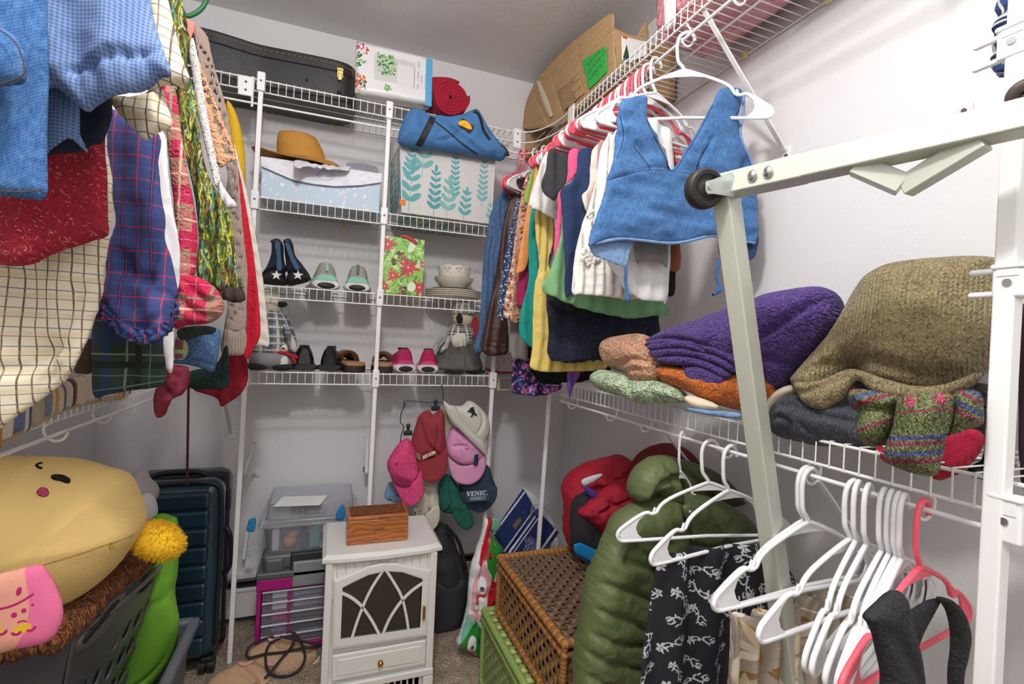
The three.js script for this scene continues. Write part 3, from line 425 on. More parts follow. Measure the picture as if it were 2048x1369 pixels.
CLO('magenta_blouse', 'deep magenta top between the print blouse and the teal one', 'top', [1052, 480, 1066, 490, 1072, 560, 1075, 612, 1036, 612, 1038, 560, 1046, 520], plain(0xa01a55), {});
CLO('print_blouse', 'long sleeve of a blouse in a peach, brown and white print', 'blouse', [1058, 345, 1050, 400, 1052, 460, 1045, 540, 1040, 640, 1012, 637, 1008, 620, 1020, 540, 1030, 470, 1038, 420, 1046, 375], mat(0xffffff, { map: floralTex('#cf9a84', ['#7e4432', '#eee0d2', '#9c4a63', '#c9a458', '#e7b7a8', '#503028'], 0.075, 21, 90, 16), bump: 'weave' }), {});
CLO('navy_print_blouse', 'navy blouse sleeve with tiny white blossoms', 'blouse', [1034, 400, 1040, 420, 1024, 520, 1012, 600, 1010, 640, 995, 632, 1000, 580, 1016, 480], mat(0xffffff, { map: floralTex('#22355a', ['#c9d3e2', '#7f9ac0', '#e9eef5'], 0.05, 4, 90, 9), bump: 'weave' }), {});
CLO('grey_trousers', 'folded grey taupe trouser leg below the print blouse', 'trousers', [1022, 640, 1046, 640, 1056, 715, 1040, 718, 1022, 712], plain(0x8b8482), {});
CLO('floral_dress', 'navy dress with bright pink blossoms hanging lowest in the corner', 'dress', [1026, 716, 1060, 716, 1064, 745, 1080, 764, 1110, 772, 1128, 765, 1118, 780, 1085, 792, 1046, 790, 1022, 782, 1024, 745], mat(0xffffff, { map: floralTex('#1d2447', ['#d873b4', '#e58fc6', '#3d63a8', '#b85198'], 0.09, 33, 110, 13), bump: 'weave' }), { fold: drape(0.01, 0.05, 4) });
CLO('black_dress', 'black garment with a dark red edge at the back of the rack', 'dress', [1060, 640, 1200, 700, 1220, 740, 1200, 755, 1120, 770, 1064, 750], plain(0x1a171a), {});
CLO('leather_jacket', 'long dark brown leather jacket sleeve with a ribbed cuff at the corner', 'jacket', [1040, 350, 1052, 362, 1042, 420, 1035, 500, 1016, 520, 1010, 600, 1014, 640, 1018, 700, 1000, 712, 964, 704, 972, 640, 990, 560, 1003, 470, 1018, 400], mat(0x4a3029, { rough: 0.42, bump: 'leather', bs: 1.5 }), { T: 0.016, fold: drape(0.007, 0.045, 9), cr: [[[968, 682, 1000, 688, 1016, 684], 0.004, 0.004], [[967, 692, 1000, 698, 1017, 692], 0.004, 0.004]] }, [], fr(0, 0, -1.84));
CLO('denim_jacket', 'long medium blue denim jacket sleeve at the left end of the corner rack', 'jacket', [1030, 350, 1042, 352, 1022, 400, 1006, 470, 992, 560, 974, 640, 966, 700, 950, 708, 948, 690, 958, 650, 964, 560, 974, 470, 984, 420, 1008, 375], mat(0xffffff, { map: denimTex('#4a688f'), bump: 'weave' }), { T: 0.014, fold: drape(0.007, 0.02, 4), cr: [[[990, 450, 975, 560, 962, 680], 0.004, 0.005]] }, [], fr(0, 0, -1.87));
// ---------- folded metal bed frame in the foreground ----------
{
  const m = mat(0xbcc0b2, { rough: 0.35, metal: 0.15, coat: 0.3 }), zA = -0.65;
  const top = onZ(1450, 374, zA), bot = onZ(1597, 1480, zA - 0.02), far = hit(fr(0, top.y, 0, 0, -90), 2048, 236);
  far.sub(top).multiplyScalar(1.35).add(top);
  const dir = far.clone().sub(top).normalize(), leg = bot.clone().sub(top).normalize();
  const along = (t) => top.clone().addScaledVector(dir, t), ln = far.distanceTo(top);
  const tAt = (px) => { let b = 0, e = 1e9; for (let t = 0; t < ln; t += 0.002) { const d = Math.abs(pxOf(along(t))[0] - px); if (d < e) { e = d; b = t; } } return b; };
  const vA = along(tAt(1712)).add(V(0.0, -0.012, 0)), vB = along(tAt(1968)).add(V(0.0, -0.014, 0)), vM = onX(1806, 371, along(tAt(1812)).x + 0.012);
  const bolt = (t) => { const c = along(t).add(V(-0.021, 0.001, -0.006)); const g = ball(0, 0, 0, 0.0095, 0.0095, 0.006, 16); g.rotateY(-Math.PI / 2 - 0.3); g.translate(c.x, c.y, c.z); return g; };
  const side = leg.clone().cross(dir).normalize();
  T('bed_frame', 'pale grey-green square tube frame of a folded rollaway bed with a black caster', 'frame', [
    P('leg_tube', bar(top.clone().addScaledVector(leg, 0.012), bot, 0.04, 0.03, 0.003, dir), m),
    P('side_tube', bar(along(-0.012), far, 0.032, 0.036, 0.003, V(0.1, 1, 0)), m, [P('bolt', bolt(0.066), STEEL), P('bolt', bolt(0.09), STEEL), P('sleeve_joint', bar(along(-0.013), along(0.125), 0.0335, 0.0375, 0.003, V(0.1, 1, 0)), m)]),
    P('brace', bar(vA, vM, 0.022, 0.026, 0.002), m), P('brace', bar(vB, vM.clone().add(V(0.002, -0.003, 0.0)), 0.022, 0.026, 0.002), m)]);
  // caster
  const c = onZ(1408, 378, -0.645), ax = V(-0.1, -0.12, 0.98).normalize(), q = new THREE.Quaternion().setFromUnitVectors(V(0, 1, 0), ax);
  const wh = new THREE.LatheGeometry([[0.0, -0.012], [0.013, -0.012], [0.014, -0.007], [0.021, -0.007], [0.0225, -0.0115], [0.025, -0.0115], [0.0255, -0.0105], [0.0265, -0.0105], [0.027, -0.0115], [0.03, -0.0105], [0.0325, -0.0065], [0.033, 0], [0.0325, 0.0065], [0.03, 0.0105], [0.027, 0.0115], [0.0265, 0.0105], [0.0255, 0.0105], [0.025, 0.0115], [0.0225, 0.0115], [0.021, 0.007], [0.014, 0.007], [0.013, 0.012], [0, 0.012]].map(([a, b]) => new THREE.Vector2(a, b)), 40);
  wh.applyMatrix4(new THREE.Matrix4().compose(c, q, V(1, 1, 1)));
  const e = along(-0.016), up = V(0, 1, 0).addScaledVector(ax, -ax.y).normalize(), tow = e.clone().sub(c); tow.addScaledVector(ax, -tow.dot(ax)); tow.normalize();
  const fork = (s) => { const o = c.clone().addScaledVector(ax, s * 0.015), fq = new THREE.Quaternion().setFromRotationMatrix(new THREE.Matrix4().makeBasis(tow, ax.clone().cross(tow), ax)); return plate({ o, q: fq }, [[-0.009, -0.006], [-0.006, -0.01], [0.004, -0.011], [0.04, -0.019], [0.044, -0.014], [0.044, 0.014], [0.04, 0.019], [0.004, 0.011], [-0.006, 0.01], [-0.009, 0.006]], 0.0022, 0.0004); };
  const steel = mat(0xc9d1cc, { rough: 0.3, metal: 0.85 });
  T('caster', 'black rubber caster with a steel fork at the corner of the bed frame', 'caster', [P('wheel', wh, mat(0x262321, { rough: 0.55 })), P('fork', merge(fork(1), fork(-1.1), bar(e.clone().addScaledVector(ax, -0.019), e.clone().addScaledVector(ax, 0.019), 0.006, 0.036, 0.002, tow)), steel), P('axle', rod(c.clone().addScaledVector(ax, -0.02), c.clone().addScaledVector(ax, 0.02), 0.005, 14), STEEL)]);
  // rubber caster entering at the right edge
  const c2 = onZ(2052, 188, -0.33); const w2 = new THREE.TorusGeometry(0.012, 0.0065, 14, 30); w2.applyMatrix4(new THREE.Matrix4().compose(c2, new THREE.Quaternion().setFromEuler(new THREE.Euler(0.9, -0.5, 0)), V(1, 1, 1)));
  T('caster', 'dark rubber caster at the right picture edge above the metal tube', 'caster', [P('wheel', w2, mat(0x4a3c38, { rough: 0.6 })), P('axle', rod(c2.clone().add(V(-0.002, -0.004, 0)), c2.clone().add(V(0.012, 0.03, 0.0)), 0.005, 10), STEEL)]);
}
// ---------- clothes on the left rod, front to back ----------
const LC = (name, label, cat, z, a, m, o = {}, kids = [], group) => one(name, label, cat, cloth(zf(z), a, { T: 0.005, R: 0.013, fold: drape(0.006, 0.05, Math.round(z * 100)), noise: [[0.003, 0.028, Math.round(-z * 100)]], ...o }), m, kids, group);
// unseen half of a shirt, towards the wall, placed to shade the left corner
const unseenHalf = (z, m) => { const xr = onZ(272, 400, z).x; return P('far_half', sheet(zf(z - 0.006), [[-0.74, 1.22], [xr, 1.22], [xr, 1.78], [-0.5, 1.87], [-0.68, 1.8], [-0.745, 1.7]], { T: 0.005, R: 0.013, k: 2, fold: drape(0.006, 0.06, Math.round(z * 50)) }), m); };
const seam = (z, a, r, m, n = 'seam') => P(n, tube(smooth(pairs(a), false, 2).map(([x, y]) => onZ(x, y, z)), r, 5), m);
const THREAD = plain(0x6b5140), CHECKC = ['#efe3c4', [[0.0, 0.035, '#6b5a4d'], [0.5, 0.03, '#8d8fa6'], [0.02, 0.02, '#d9b98a']], 0.034];
const creamCheck = mat(0xffffff, { map: plaidTex('#f1e7cb', [[0.02, 0.07, '#75604f', 'v'], [0.02, 0.05, '#7b7f92', 'h'], [0.5, 0.06, '#8f7460', 'v'], [0.5, 0.04, '#8e7a68', 'h'], [0.25, 0.2, 'rgba(222,196,150,0.35)', 'h']], 0.026), bump: 'weave' });
LC('denim_jacket', 'blue denim jacket nearest the camera at the left edge, with a stitched hem', 'jacket', -0.62, [-620, -330, -380, -420, -150, -420, 40, -280, 78, -60, 88, 60, 85, 200, 86, 300, 88, 390, 60, 396, 0, 394, -300, 385, -620, 375], DENIM2, { fold: drape(0.008, 0.06, 2), T: 0.01 }, [seam(-0.606, [-60, 376, 0, 382, 50, 384, 86, 379], 0.0007, THREAD), P('cuff', cloth(zf(-0.585), [-90, 30, -10, 50, 28, 72, 48, 105, 52, 140, 42, 165, 0, 173, -90, 175], { T: 0.012, R: 0.02, cr: [[[0, 62, 30, 95, 44, 130, 40, 160], 0.006, 0.006]] }), DENIM2, [P('seam', tube(smooth(pairs([0, 60, 28, 82, 44, 115, 46, 150, 0, 168]), false, 2).map(([x, y]) => onZ(x, y, -0.573)), 0.0006, 5), THREAD)])]);
const gingham = mat(0xffffff, { map: plaidTex('#4e6a9e', [[0.0, 0.5, 'rgba(150,170,208,0.45)']], 0.0042, 64, 6), bump: 'weave' });
LC('gingham_shirt', 'blue small-check shirt with a wide gathered sleeve next to the denim jacket', 'shirt', -0.7, [-420, -240, -260, -330, 60, -330, 250, -240, 285, -150, 298, 0, 322, 85, 346, 153, 320, 156, 300, 168, 270, 182, 235, 194, 205, 204, 185, 214, 176, 222, 165, 219, 150, 206, 130, 188, 112, 176, 60, 172, -20, 172, -420, 172], gingham, { T: 0.022, R: 0.05, fold: drape(0.01, 0.05, 6), q: 80, cr: [[[122, 168, 150, 150, 195, 142, 240, 128, 290, 116, 333, 106], 0.006, 0.005], [[235, 122, 240, 190], 0.005, 0.004], [[262, 118, 272, 180], 0.006, 0.004], [[290, 112, 300, 165], 0.005, 0.004], [[160, 150, 170, 210], 0.006, 0.004], [[200, 140, 205, 200], 0.005, 0.005], [[140, 20, 150, 120], 0.01, 0.015]] }, [P('shirt_tail', cloth(zf(-0.73), [-20, 120, 120, 170, 152, 203, 156, 240, 157, 268, 165, 285, 174, 304, 160, 294, 140, 277, 120, 290, 100, 300, 86, 307, -20, 318], { T: 0.004, fold: drape(0.008, 0.05, 3) }), gingham)]);
LC('cream_check_shirt', 'cream check shirt sleeve standing out behind the blue small-check shirt', 'shirt', -0.76, [285, -120, 328, -120, 335, -20, 350, 60, 365, 120, 378, 155, 366, 165, 350, 171, 320, 172, 292, 176, 282, 100], creamCheck, { T: 0.016, R: 0.03 }, [P('sleeve', cloth(zf(-0.775), [213, 190, 255, 197, 300, 185, 327, 180, 335, 210, 345, 242, 341, 258, 318, 268, 290, 281, 275, 266, 255, 246, 232, 220], { T: 0.014, R: 0.025, fold: rumple(0.006, 0.04, 5) }), creamCheck)]);
LC('navy_blouse', 'dark navy top glimpsed between the blue check shirt and the red sweater', 'sweater', -0.76, [-20, 150, 212, 185, 213, 280, 190, 292, 150, 305, 110, 312, 60, 325, -20, 335], plain(0x1c2236), {});
LC('red_sweater', 'dark red sweater flecked with gold thread, below the denim jacket', 'sweater', -0.8, [-420, 20, -300, -200, 60, -240, 200, -120, 206, 60, 205, 200, 212, 270, 212, 290, 214, 350, 216, 430, 217, 470, 180, 480, 130, 498, 100, 515, 75, 530, 40, 534, 0, 530, -70, 510, -420, 470], mat(0xffffff, { map: speckTex('#a01a30', ['#f3b183', '#7d1424', '#c2344c', '#f7d0a0', '#8c1628', '#b52a40'], 620, 8, 0.11, 5, 1.3), bump: 'fuzz', bs: 0.6 }), { T: 0.016, fold: drape(0.01, 0.1, 5) });
LC('cream_check_shirt', 'large cream check shirt with puckered placket hanging below the red sweater', 'shirt', -0.86, [-60, 300, 120, 280, 205, 196, 214, 198, 217, 300, 228, 380, 220, 430, 217, 470, 211, 520, 202, 580, 196, 612, 188, 640, 178, 680, 160, 720, 140, 750, 110, 775, 80, 800, 50, 825, 20, 848, 0, 865, -60, 905], creamCheck, { T: 0.02, R: 0.05, q: 90, fold: (x, y) => 0.012 * Math.sin(x * 75 + 2 * noise(x * 6, y * 4, 3)) * sstep(1.35, 1.0, y) + 0.006 * noise(x / 0.03, y / 0.06, 8), cr: [[[205, 520, 180, 640, 150, 710, 100, 760], 0.01, 0.008], [[165, 590, 130, 680, 100, 700], 0.014, 0.014], [[20, 740, 80, 730, 120, 700], 0.01, 0.01], [[60, 560, 90, 640, 70, 700], 0.01, 0.02], [[190, 560, 170, 640, 120, 720], -0.008, 0.006]] });
const navyCheck = mat(0xffffff, { map: plaidTex('#3c4a80', [[0.05, 0.05, '#c23a5e', 'v'], [0.05, 0.045, '#b83a62', 'h'], [0.5, 0.12, 'rgba(30,38,80,0.7)', 'v'], [0.55, 0.03, '#a83a68', 'v'], [0.5, 0.1, 'rgba(70,90,160,0.5)', 'h']], 0.036), bump: 'weave' });
LC('check_blouse', 'navy blouse with pink-red window check and a frilled hem', 'blouse', -0.93, [236, 220, 318, 268, 320, 330, 326, 400, 333, 440, 331, 480, 343, 520, 351, 560, 356, 590, 350, 600, 345, 640, 338, 662, 318, 676, 290, 684, 262, 678, 238, 664, 215, 642, 196, 622, 200, 604, 214, 560, 213, 520, 222, 480, 235, 440, 222, 380, 212, 300, 214, 230], navyCheck, { T: 0.02, R: 0.04, q: 90, fold: (x, y) => 0.009 * Math.sin(x * 110 + y * 30) * sstep(1.28, 1.2, y) + 0.01 * noise(x / 0.045, y / 0.09, 6), cr: [[[205, 600, 240, 640, 290, 655, 340, 625], 0.007, 0.006], [[250, 510, 270, 550, 300, 560], 0.014, 0.01], [[280, 420, 270, 500, 250, 540], 0.012, 0.012], [[325, 480, 300, 570, 345, 590], 0.008, 0.008]] }, [P('frill', cloth(zf(-0.912), [198, 600, 206, 596, 228, 628, 258, 652, 290, 660, 318, 652, 338, 636, 352, 606, 360, 612, 350, 652, 338, 668, 318, 681, 290, 690, 258, 682, 232, 668, 210, 648, 192, 622], { T: 0.005, R: 0.008, q: 110, fold: (x, y) => 0.006 * Math.sin(Math.atan2(y - 1.18 + 0.02, x + 0.28) * 46) }), navyCheck)] );
LC('tartan_trousers', 'dark green and blue tartan trouser legs with a straight hem', 'trousers', -1.0, [185, 610, 215, 640, 250, 650, 318, 660, 326, 700, 331, 740, 328, 770, 310, 776, 262, 782, 215, 790, 187, 795, 183, 740], plaid('#2c3a33', [[0.1, 0.16, '#223a5c', 'both'], [0.45, 0.03, '#7d8a6c'], [0.6, 0.12, '#1c2420'], [0.85, 0.02, '#5f7a68']], 0.09), { T: 0.01, cr: [[[255, 660, 262, 780], 0.005, 0.005]] }, [seam(-0.985, [188, 782, 240, 776, 328, 762], 0.0012, plain(0x5c8a6a))]);
LC('white_blouse', 'narrow white garment between the navy check blouse and the red plaid flannel', 'shirt', -1.04, [312, 265, 330, 272, 336, 340, 346, 420, 357, 470, 361, 520, 359, 560, 352, 595, 347, 640, 346, 738, 332, 739, 325, 690, 318, 670, 322, 560, 318, 480, 316, 380], plain(0xe9e8ea), {}, [unseenHalf(-1.04, plain(0xe9e8ea))]);
const redPlaid = mat(0xffffff, { map: plaidTex('#b5746a', [[0.0, 0.4, 'rgba(190,20,70,0.75)', 'both'], [0.47, 0.05, '#8f8a6c', 'both'], [0.72, 0.05, '#e0b59c', 'both'], [0.18, 0.02, '#d86f86', 'both']], 0.085), bump: 'fuzz', bs: 0.5 });
LC('flannel_shirt', 'red and grey plaid flannel shirt with a bunched sleeve end', 'shirt', -1.1, [325, 176, 350, 180, 362, 260, 376, 340, 388, 410, 395, 470, 393, 520, 386, 552, 358, 552, 355, 500, 348, 420, 338, 340, 332, 260], redPlaid, { T: 0.01 }, [P('sleeve', cloth(zf(-1.09), [357, 548, 385, 551, 415, 564, 438, 585, 449, 610, 444, 630, 425, 645, 400, 650, 375, 652, 355, 660, 348, 650, 352, 620, 355, 590], { T: 0.03, R: 0.04, fold: rumple(0.006, 0.03, 3), cr: [[[370, 560, 410, 600, 440, 600], 0.012, 0.008], [[360, 600, 400, 630, 430, 630], 0.01, 0.008], [[400, 560, 430, 590], -0.006, 0.006]] }), redPlaid), unseenHalf(-1.1, redPlaid)]);
const wild = mat(0xffffff, { map: canvasTex(256, 512, (x, w, h) => { fill(x, w, h, '#46501f'); const R = rng(12), C = ['#b3ba34', '#8a9c2c', '#cfcf52', '#2e3c18', '#1a2214', '#5e3a20', '#8c5630', '#3f8698', '#b9b690', '#5c7420', '#39461c', '#7a8a2c']; for (let k = 0; k < 1300; k++) { x.strokeStyle = C[Math.floor(R() * C.length)]; x.lineWidth = 1 + R() * 3.4; const px = R() * w, py = R() * h; x.beginPath(); x.moveTo(px, py); x.bezierCurveTo(px + R() * 20 - 10, py + 20, px + R() * 30 - 10, py + 30, px + R() * 30 - 12, py + 30 + R() * 50); x.stroke(); } grain(x, w, h, 30, 5); }, [0.16, 0.34]), bump: 'crinkle' });
LC('crinkled_scarf', 'crinkled lime green, brown and turquoise scarf dress with a dark frilled end', 'scarf', -1.18, [335, -40, 358, -20, 370, 30, 376, 80, 372, 120, 386, 180, 396, 230, 406, 300, 420, 360, 446, 400, 462, 440, 470, 500, 478, 555, 488, 575, 460, 585, 430, 575, 415, 570, 392, 545, 398, 480, 392, 420, 380, 360, 368, 290, 360, 220, 352, 150, 338, 80, 330, 20], wild, { T: 0.012, R: 0.02, q: 90, fold: (x, y) => 0.012 * Math.sin(x * 180 + 3 * noise(x * 12, y * 5, 3)) + 0.004 * noise(x * 60, y * 20, 6) }, [P('frill', cloth(zf(-1.17), [424, 572, 445, 578, 470, 572, 486, 580, 491, 600, 470, 606, 448, 600, 430, 604], { fold: drape(0.006, 0.02, 4) }), plain(0x33241d, { rough: 0.6 }))]);
LC('speckled_scarf', 'narrow black and white speckled scarf with a white tasselled end', 'scarf', -1.22, [384, 70, 397, 120, 409, 190, 421, 260, 433, 320, 440, 365, 430, 372, 420, 330, 407, 280, 394, 220, 384, 150, 377, 100], mat(0xffffff, { map: speckTex('#dedbd6', ['#37373a', '#6e6a6a', '#2a2a2c'], 420, 7, 0.06, 6, 3) }), {}, [P('tassel', cloth(zf(-1.215), [438, 358, 450, 378, 462, 395, 475, 412, 458, 418, 446, 416, 436, 385], { T: 0.01, fold: drape(0.006, 0.012, 2) }), plain(0xdfd9dc))]);
// crochet: real holes
function crochet(z, a, m, name, label, cat, rows, o = {}, kids = []) {
  const f = zf(z), L = trace(f, a), H = [];
  for (const [x, y, r] of rows) { const c = loc(f, x, y), h = []; for (let k = 0; k < 7; k++) { const t = k / 7 * 6.283; h.push([c[0] + r * 0.8 * Math.cos(t), c[1] + r * 1.25 * Math.sin(t)]); } H.push(h); }
  return one(name, label, cat, sheet(f, L, { T: 0.005, R: 0.012, q: 110, holes: H, ...o }), m, kids);
}
const rowsOf = (A, n, r, jit = 3) => { const P_ = smooth(pairs(A), false, n); return P_.map(([x, y], i) => [x + ((i * 7) % 5 - 2) * jit / 2, y, r]); };
crochet(-1.28, [390, 105, 410, 150, 426, 190, 446, 240, 462, 280, 472, 318, 456, 325, 440, 336, 424, 300, 405, 250, 395, 190, 388, 140], mat(0xe2ab84, { bump: 'fuzz' }), 'crochet_cardigan', 'peach crochet cardigan edge with rows of round holes', 'cardigan', [...rowsOf([402, 155, 420, 205, 442, 265, 452, 305], 3, 0.0048), ...rowsOf([412, 185, 432, 240, 450, 280, 460, 308], 3, 0.004)], { fold: drape(0.004, 0.05, 3) });
LC('coral_blouse', 'small coral top shoulder behind the crinkled scarf', 'top', -1.3, [355, 10, 366, 26, 376, 40, 392, 52, 388, 70, 380, 82, 370, 66, 358, 40], plain(0xf08a7c), { dz: 0 });
crochet(-1.38, [386, 52, 402, 56, 416, 75, 421, 100, 431, 140, 446, 190, 456, 230, 466, 290, 476, 330, 482, 400, 488, 470, 495, 540, 494, 600, 492, 660, 470, 664, 448, 660, 455, 610, 448, 540, 450, 470, 445, 420, 455, 350, 440, 300, 420, 220, 402, 150, 394, 100], mat(0x9c8a80, { bump: 'knit', bs: 0.6 }), 'knit_cardigan', 'taupe open-knit cardigan with rows of small holes and a ribbed cuff', 'cardigan', [...rowsOf([405, 95, 420, 150, 440, 220, 456, 290, 466, 360, 470, 430], 4, 0.0035, 4), ...rowsOf([412, 105, 432, 170, 450, 250, 464, 330, 474, 440, 480, 540, 480, 620], 4, 0.0032, 3), ...rowsOf([460, 480, 464, 560, 468, 640], 5, 0.0035, 5)], { fold: drape(0.005, 0.05, 5) }, [P('cuff', cloth(zf(-1.372), [448, 660, 470, 664, 492, 660, 490, 706, 468, 712, 443, 706], { T: 0.008, fold: (x) => 0.003 * Math.sin(x * 900) }), mat(0xa8968b, { bump: 'rib' })), unseenHalf(-1.38, mat(0x9c8a80, { bump: 'knit', bs: 0.6 }))]);
LC('red_cardigan', 'bright red cardigan edge behind the taupe knit', 'cardigan', -1.5, [474, 330, 490, 400, 501, 470, 511, 540, 519, 610, 521, 670, 509, 695, 499, 716, 484, 712, 492, 640, 490, 560, 482, 470, 473, 400], plain(0xc8102e, { bump: 'fuzz', bs: 0.4 }), {}, [unseenHalf(-1.5, plain(0xc8102e, { bump: 'fuzz', bs: 0.4 }))]);
LC('quilted_jacket', 'cream quilted jacket edge, last but one on the left rod', 'jacket', -1.6, [468, 285, 480, 330, 495, 390, 510, 460, 525, 550, 535, 640, 539, 690, 524, 692, 508, 690, 512, 640, 505, 560, 495, 480, 480, 400], plain(0xe6dfd2), { fold: (x, y) => 0.004 * Math.abs(Math.sin(y * 75 + x * 60)) }, [unseenHalf(-1.6, plain(0xe6dfd2))]);
LC('yellow_blouse', 'mustard yellow sleeve at the far end of the left rod', 'shirt', -1.74, [452, 205, 465, 212, 480, 250, 489, 300, 491, 350, 489, 378, 474, 350, 460, 280], plain(0xe0b420), { T: 0.014 });
LC('denim_pouch', 'faded blue denim skirt corner with whiskered fading under the plaid sleeve', 'skirt', -1.22, [372, 660, 438, 658, 438, 700, 433, 728, 425, 745, 402, 736, 375, 730, 348, 728, 347, 720, 372, 715], mat(0xffffff, { map: denimTex('#4c6f9e', 0.05, 60), bump: 'weave' }), { T: 0.016, cr: [[[350, 721, 400, 722, 428, 735], 0.006, 0.005]] });
LC('patchwork_scrap', 'pale green and mauve patchwork cloth corner beside the denim skirt', 'cloth', -1.2, [350, 680, 360, 672, 376, 690, 374, 712, 362, 718, 348, 716], plaid('#b9b07f', [[0, 0.5, '#8f5560', 'v'], [0.3, 0.3, '#a8c48c', 'h']], 0.03), {});
LC('green_scarf_end', 'dark green silky scarf end under the bunched plaid sleeve', 'scarf', -1.16, [355, 660, 390, 652, 430, 655, 428, 668, 400, 672, 380, 680, 358, 678], plain(0x1f3a33, { rough: 0.5 }), { fold: rumple(0.004, 0.02, 3) });
LC('green_sweater', 'dark green ribbed sweater hem beside the blue pouch-like skirt', 'sweater', -1.34, [376, 745, 430, 730, 452, 690, 458, 720, 456, 775, 420, 779, 376, 776], mat(0x12302c, { bump: 'rib' }), {});
LC('red_shawl', 'deep red shawl printed with dark swirls hanging to a point', 'shawl', -1.56, [452, 700, 490, 714, 496, 740, 494, 765, 480, 790, 462, 803, 443, 814, 436, 800, 412, 788, 388, 782, 395, 770, 455, 765], mat(0xffffff, { map: speckTex('#8f0f22', ['#4a0f22', '#c22b2b', '#3a2046', '#a8283a'], 160, 18, 0.09, 6, 3) }), { fold: drape(0.008, 0.04, 3) });
LC('maroon_scarf', 'maroon satin scarf folded over with its end pointing down', 'scarf', -1.14, [330, 735, 376, 733, 379, 765, 366, 790, 346, 798, 330, 830, 313, 836, 308, 805, 312, 778, 330, 765], plain(0x7a1530, { rough: 0.5 }), { T: 0.008, R: 0.01, k: 2, fold: rumple(0.006, 0.03, 3), cr: [[[330, 770, 345, 796], 0.006, 0.006]] });
{ const f = fr(-0.485, 0, 0, 90), st = mat(0xffffff, { map: canvasTex(256, 64, (x, w, h) => { fill(x, w, h, '#d8cdb8'); [[10, 14, '#5a3340'], [26, 6, '#8c6a50'], [52, 16, '#c08a3c'], [80, 20, '#e6ddcc'], [110, 18, '#6f7fa6'], [132, 6, '#3c5a92'], [150, 22, '#b9ad98'], [185, 14, '#8a8f9c'], [210, 16, '#d6a24a'], [234, 8, '#5c6f9c']].forEach(([a, b, c]) => { x.fillStyle = c; x.fillRect(a, 0, b, h); }); grain(x, w, h, 10); }, [0.3, 0.1]), bump: 'weave' });
  one('striped_cloth', 'cream cloth with blue, brown and ochre stripes folded over the lower left shelf edge', 'cloth', cloth(f, [-60, 820, 40, 790, 120, 765, 185, 748, 250, 775, 247, 796, 200, 803, 150, 814, 100, 834, 50, 862, 0, 892, -60, 930], { T: 0.012, R: 0.02, fold: drape(0.006, 0.04, 5) }), st, [P('hem', tube(smooth(pairs([-60, 928, 0, 890, 50, 860, 100, 833, 150, 813, 200, 802, 247, 795]), false, 2).map(([x, y]) => hit(fr(-0.476, 0, 0, 90), x, y)), 0.0035, 6), plain(0xc9b48e))]); }
one('brown_trousers', 'dark brown cloth edge between the cream shirt and the tartan trousers', 'trousers', cloth(zf(-1.02), [150, 690, 186, 680, 186, 742, 160, 748, 148, 740], {}), plain(0x4a3a2c));
one('green_tote_handle', 'dark green handle loop of a bag on the left upper shelf, at the top edge', 'bag', tube(smooth(pairs([352, -30, 368, 28, 395, 24, 412, 2, 420, -35]), false, 3).map(([x, y]) => onZ(x, y, -1.5)), 0.006, 8), mat(0x1f6a3a, { rough: 0.5 }));
one('yarn_string', 'dark red twisted yarn string hanging in front of the left back corner', 'string', merge(tube([onZ(377, 775, -1.72), onZ(376, 850, -1.72), onZ(375, 910, -1.72), onZ(374, 970, -1.72)], 0.0035, 6)), plain(0x5a2a30));
{ const R = rng(3); for (let k = 0; k < 8; k++) hangOn(k % 2 ? WHANG : CHANG, ['coral hanger inside the blue denim jacket on the left rod', 'white hanger inside the blue small-check shirt', 'coral hanger inside the red sweater on the left rod', 'white hanger inside the large cream check shirt', 'coral hanger inside the navy check blouse', 'white hanger inside the red plaid flannel', 'coral hanger inside the taupe knit cardigan', 'white hanger inside the cream quilted jacket'][k], V(-0.5, 1.977, [-0.62, -0.7, -0.8, -0.87, -0.94, -1.1, -1.38, -1.6][k] - 0.004), k > 4 ? -56 : 4 * (R() - 0.5)); }
// ---------- things on the back shelves ----------
function fitUV(g, f) {                                                 // print laid once over the face: uv 0..1 across the shape's extent on its frame
  const p = g.attributes.position, uv = new Float32Array(p.count * 2), A = []; let a = 1e9, b = -1e9, c = 1e9, d = -1e9; const v = V(0, 0, 0);
  for (let i = 0; i < p.count; i++) { v.fromBufferAttribute(p, i).sub(f.o); const x = v.dot(f.u), y = v.dot(f.v); A.push(x, y); a = Math.min(a, x); b = Math.max(b, x); c = Math.min(c, y); d = Math.max(d, y); }
  for (let i = 0; i < p.count; i++) { uv[i * 2] = (A[i * 2] - a) / (b - a); uv[i * 2 + 1] = (A[i * 2 + 1] - c) / (d - c); }
  g.setAttribute('uv', new THREE.BufferAttribute(uv, 2)); return g;
}
const art = (w, h, draw, o = {}) => printed(w, h, draw, 1, o);
const SH = [2.067, 1.654, 1.342, 1.033];
const along2 = (pts, y0, y1, bev = 0.004) => { const f = fr(0, y0, 0, 0, -90); return plate(f, pts.map(([x, z]) => [x, -z]), y1 - y0, bev); };
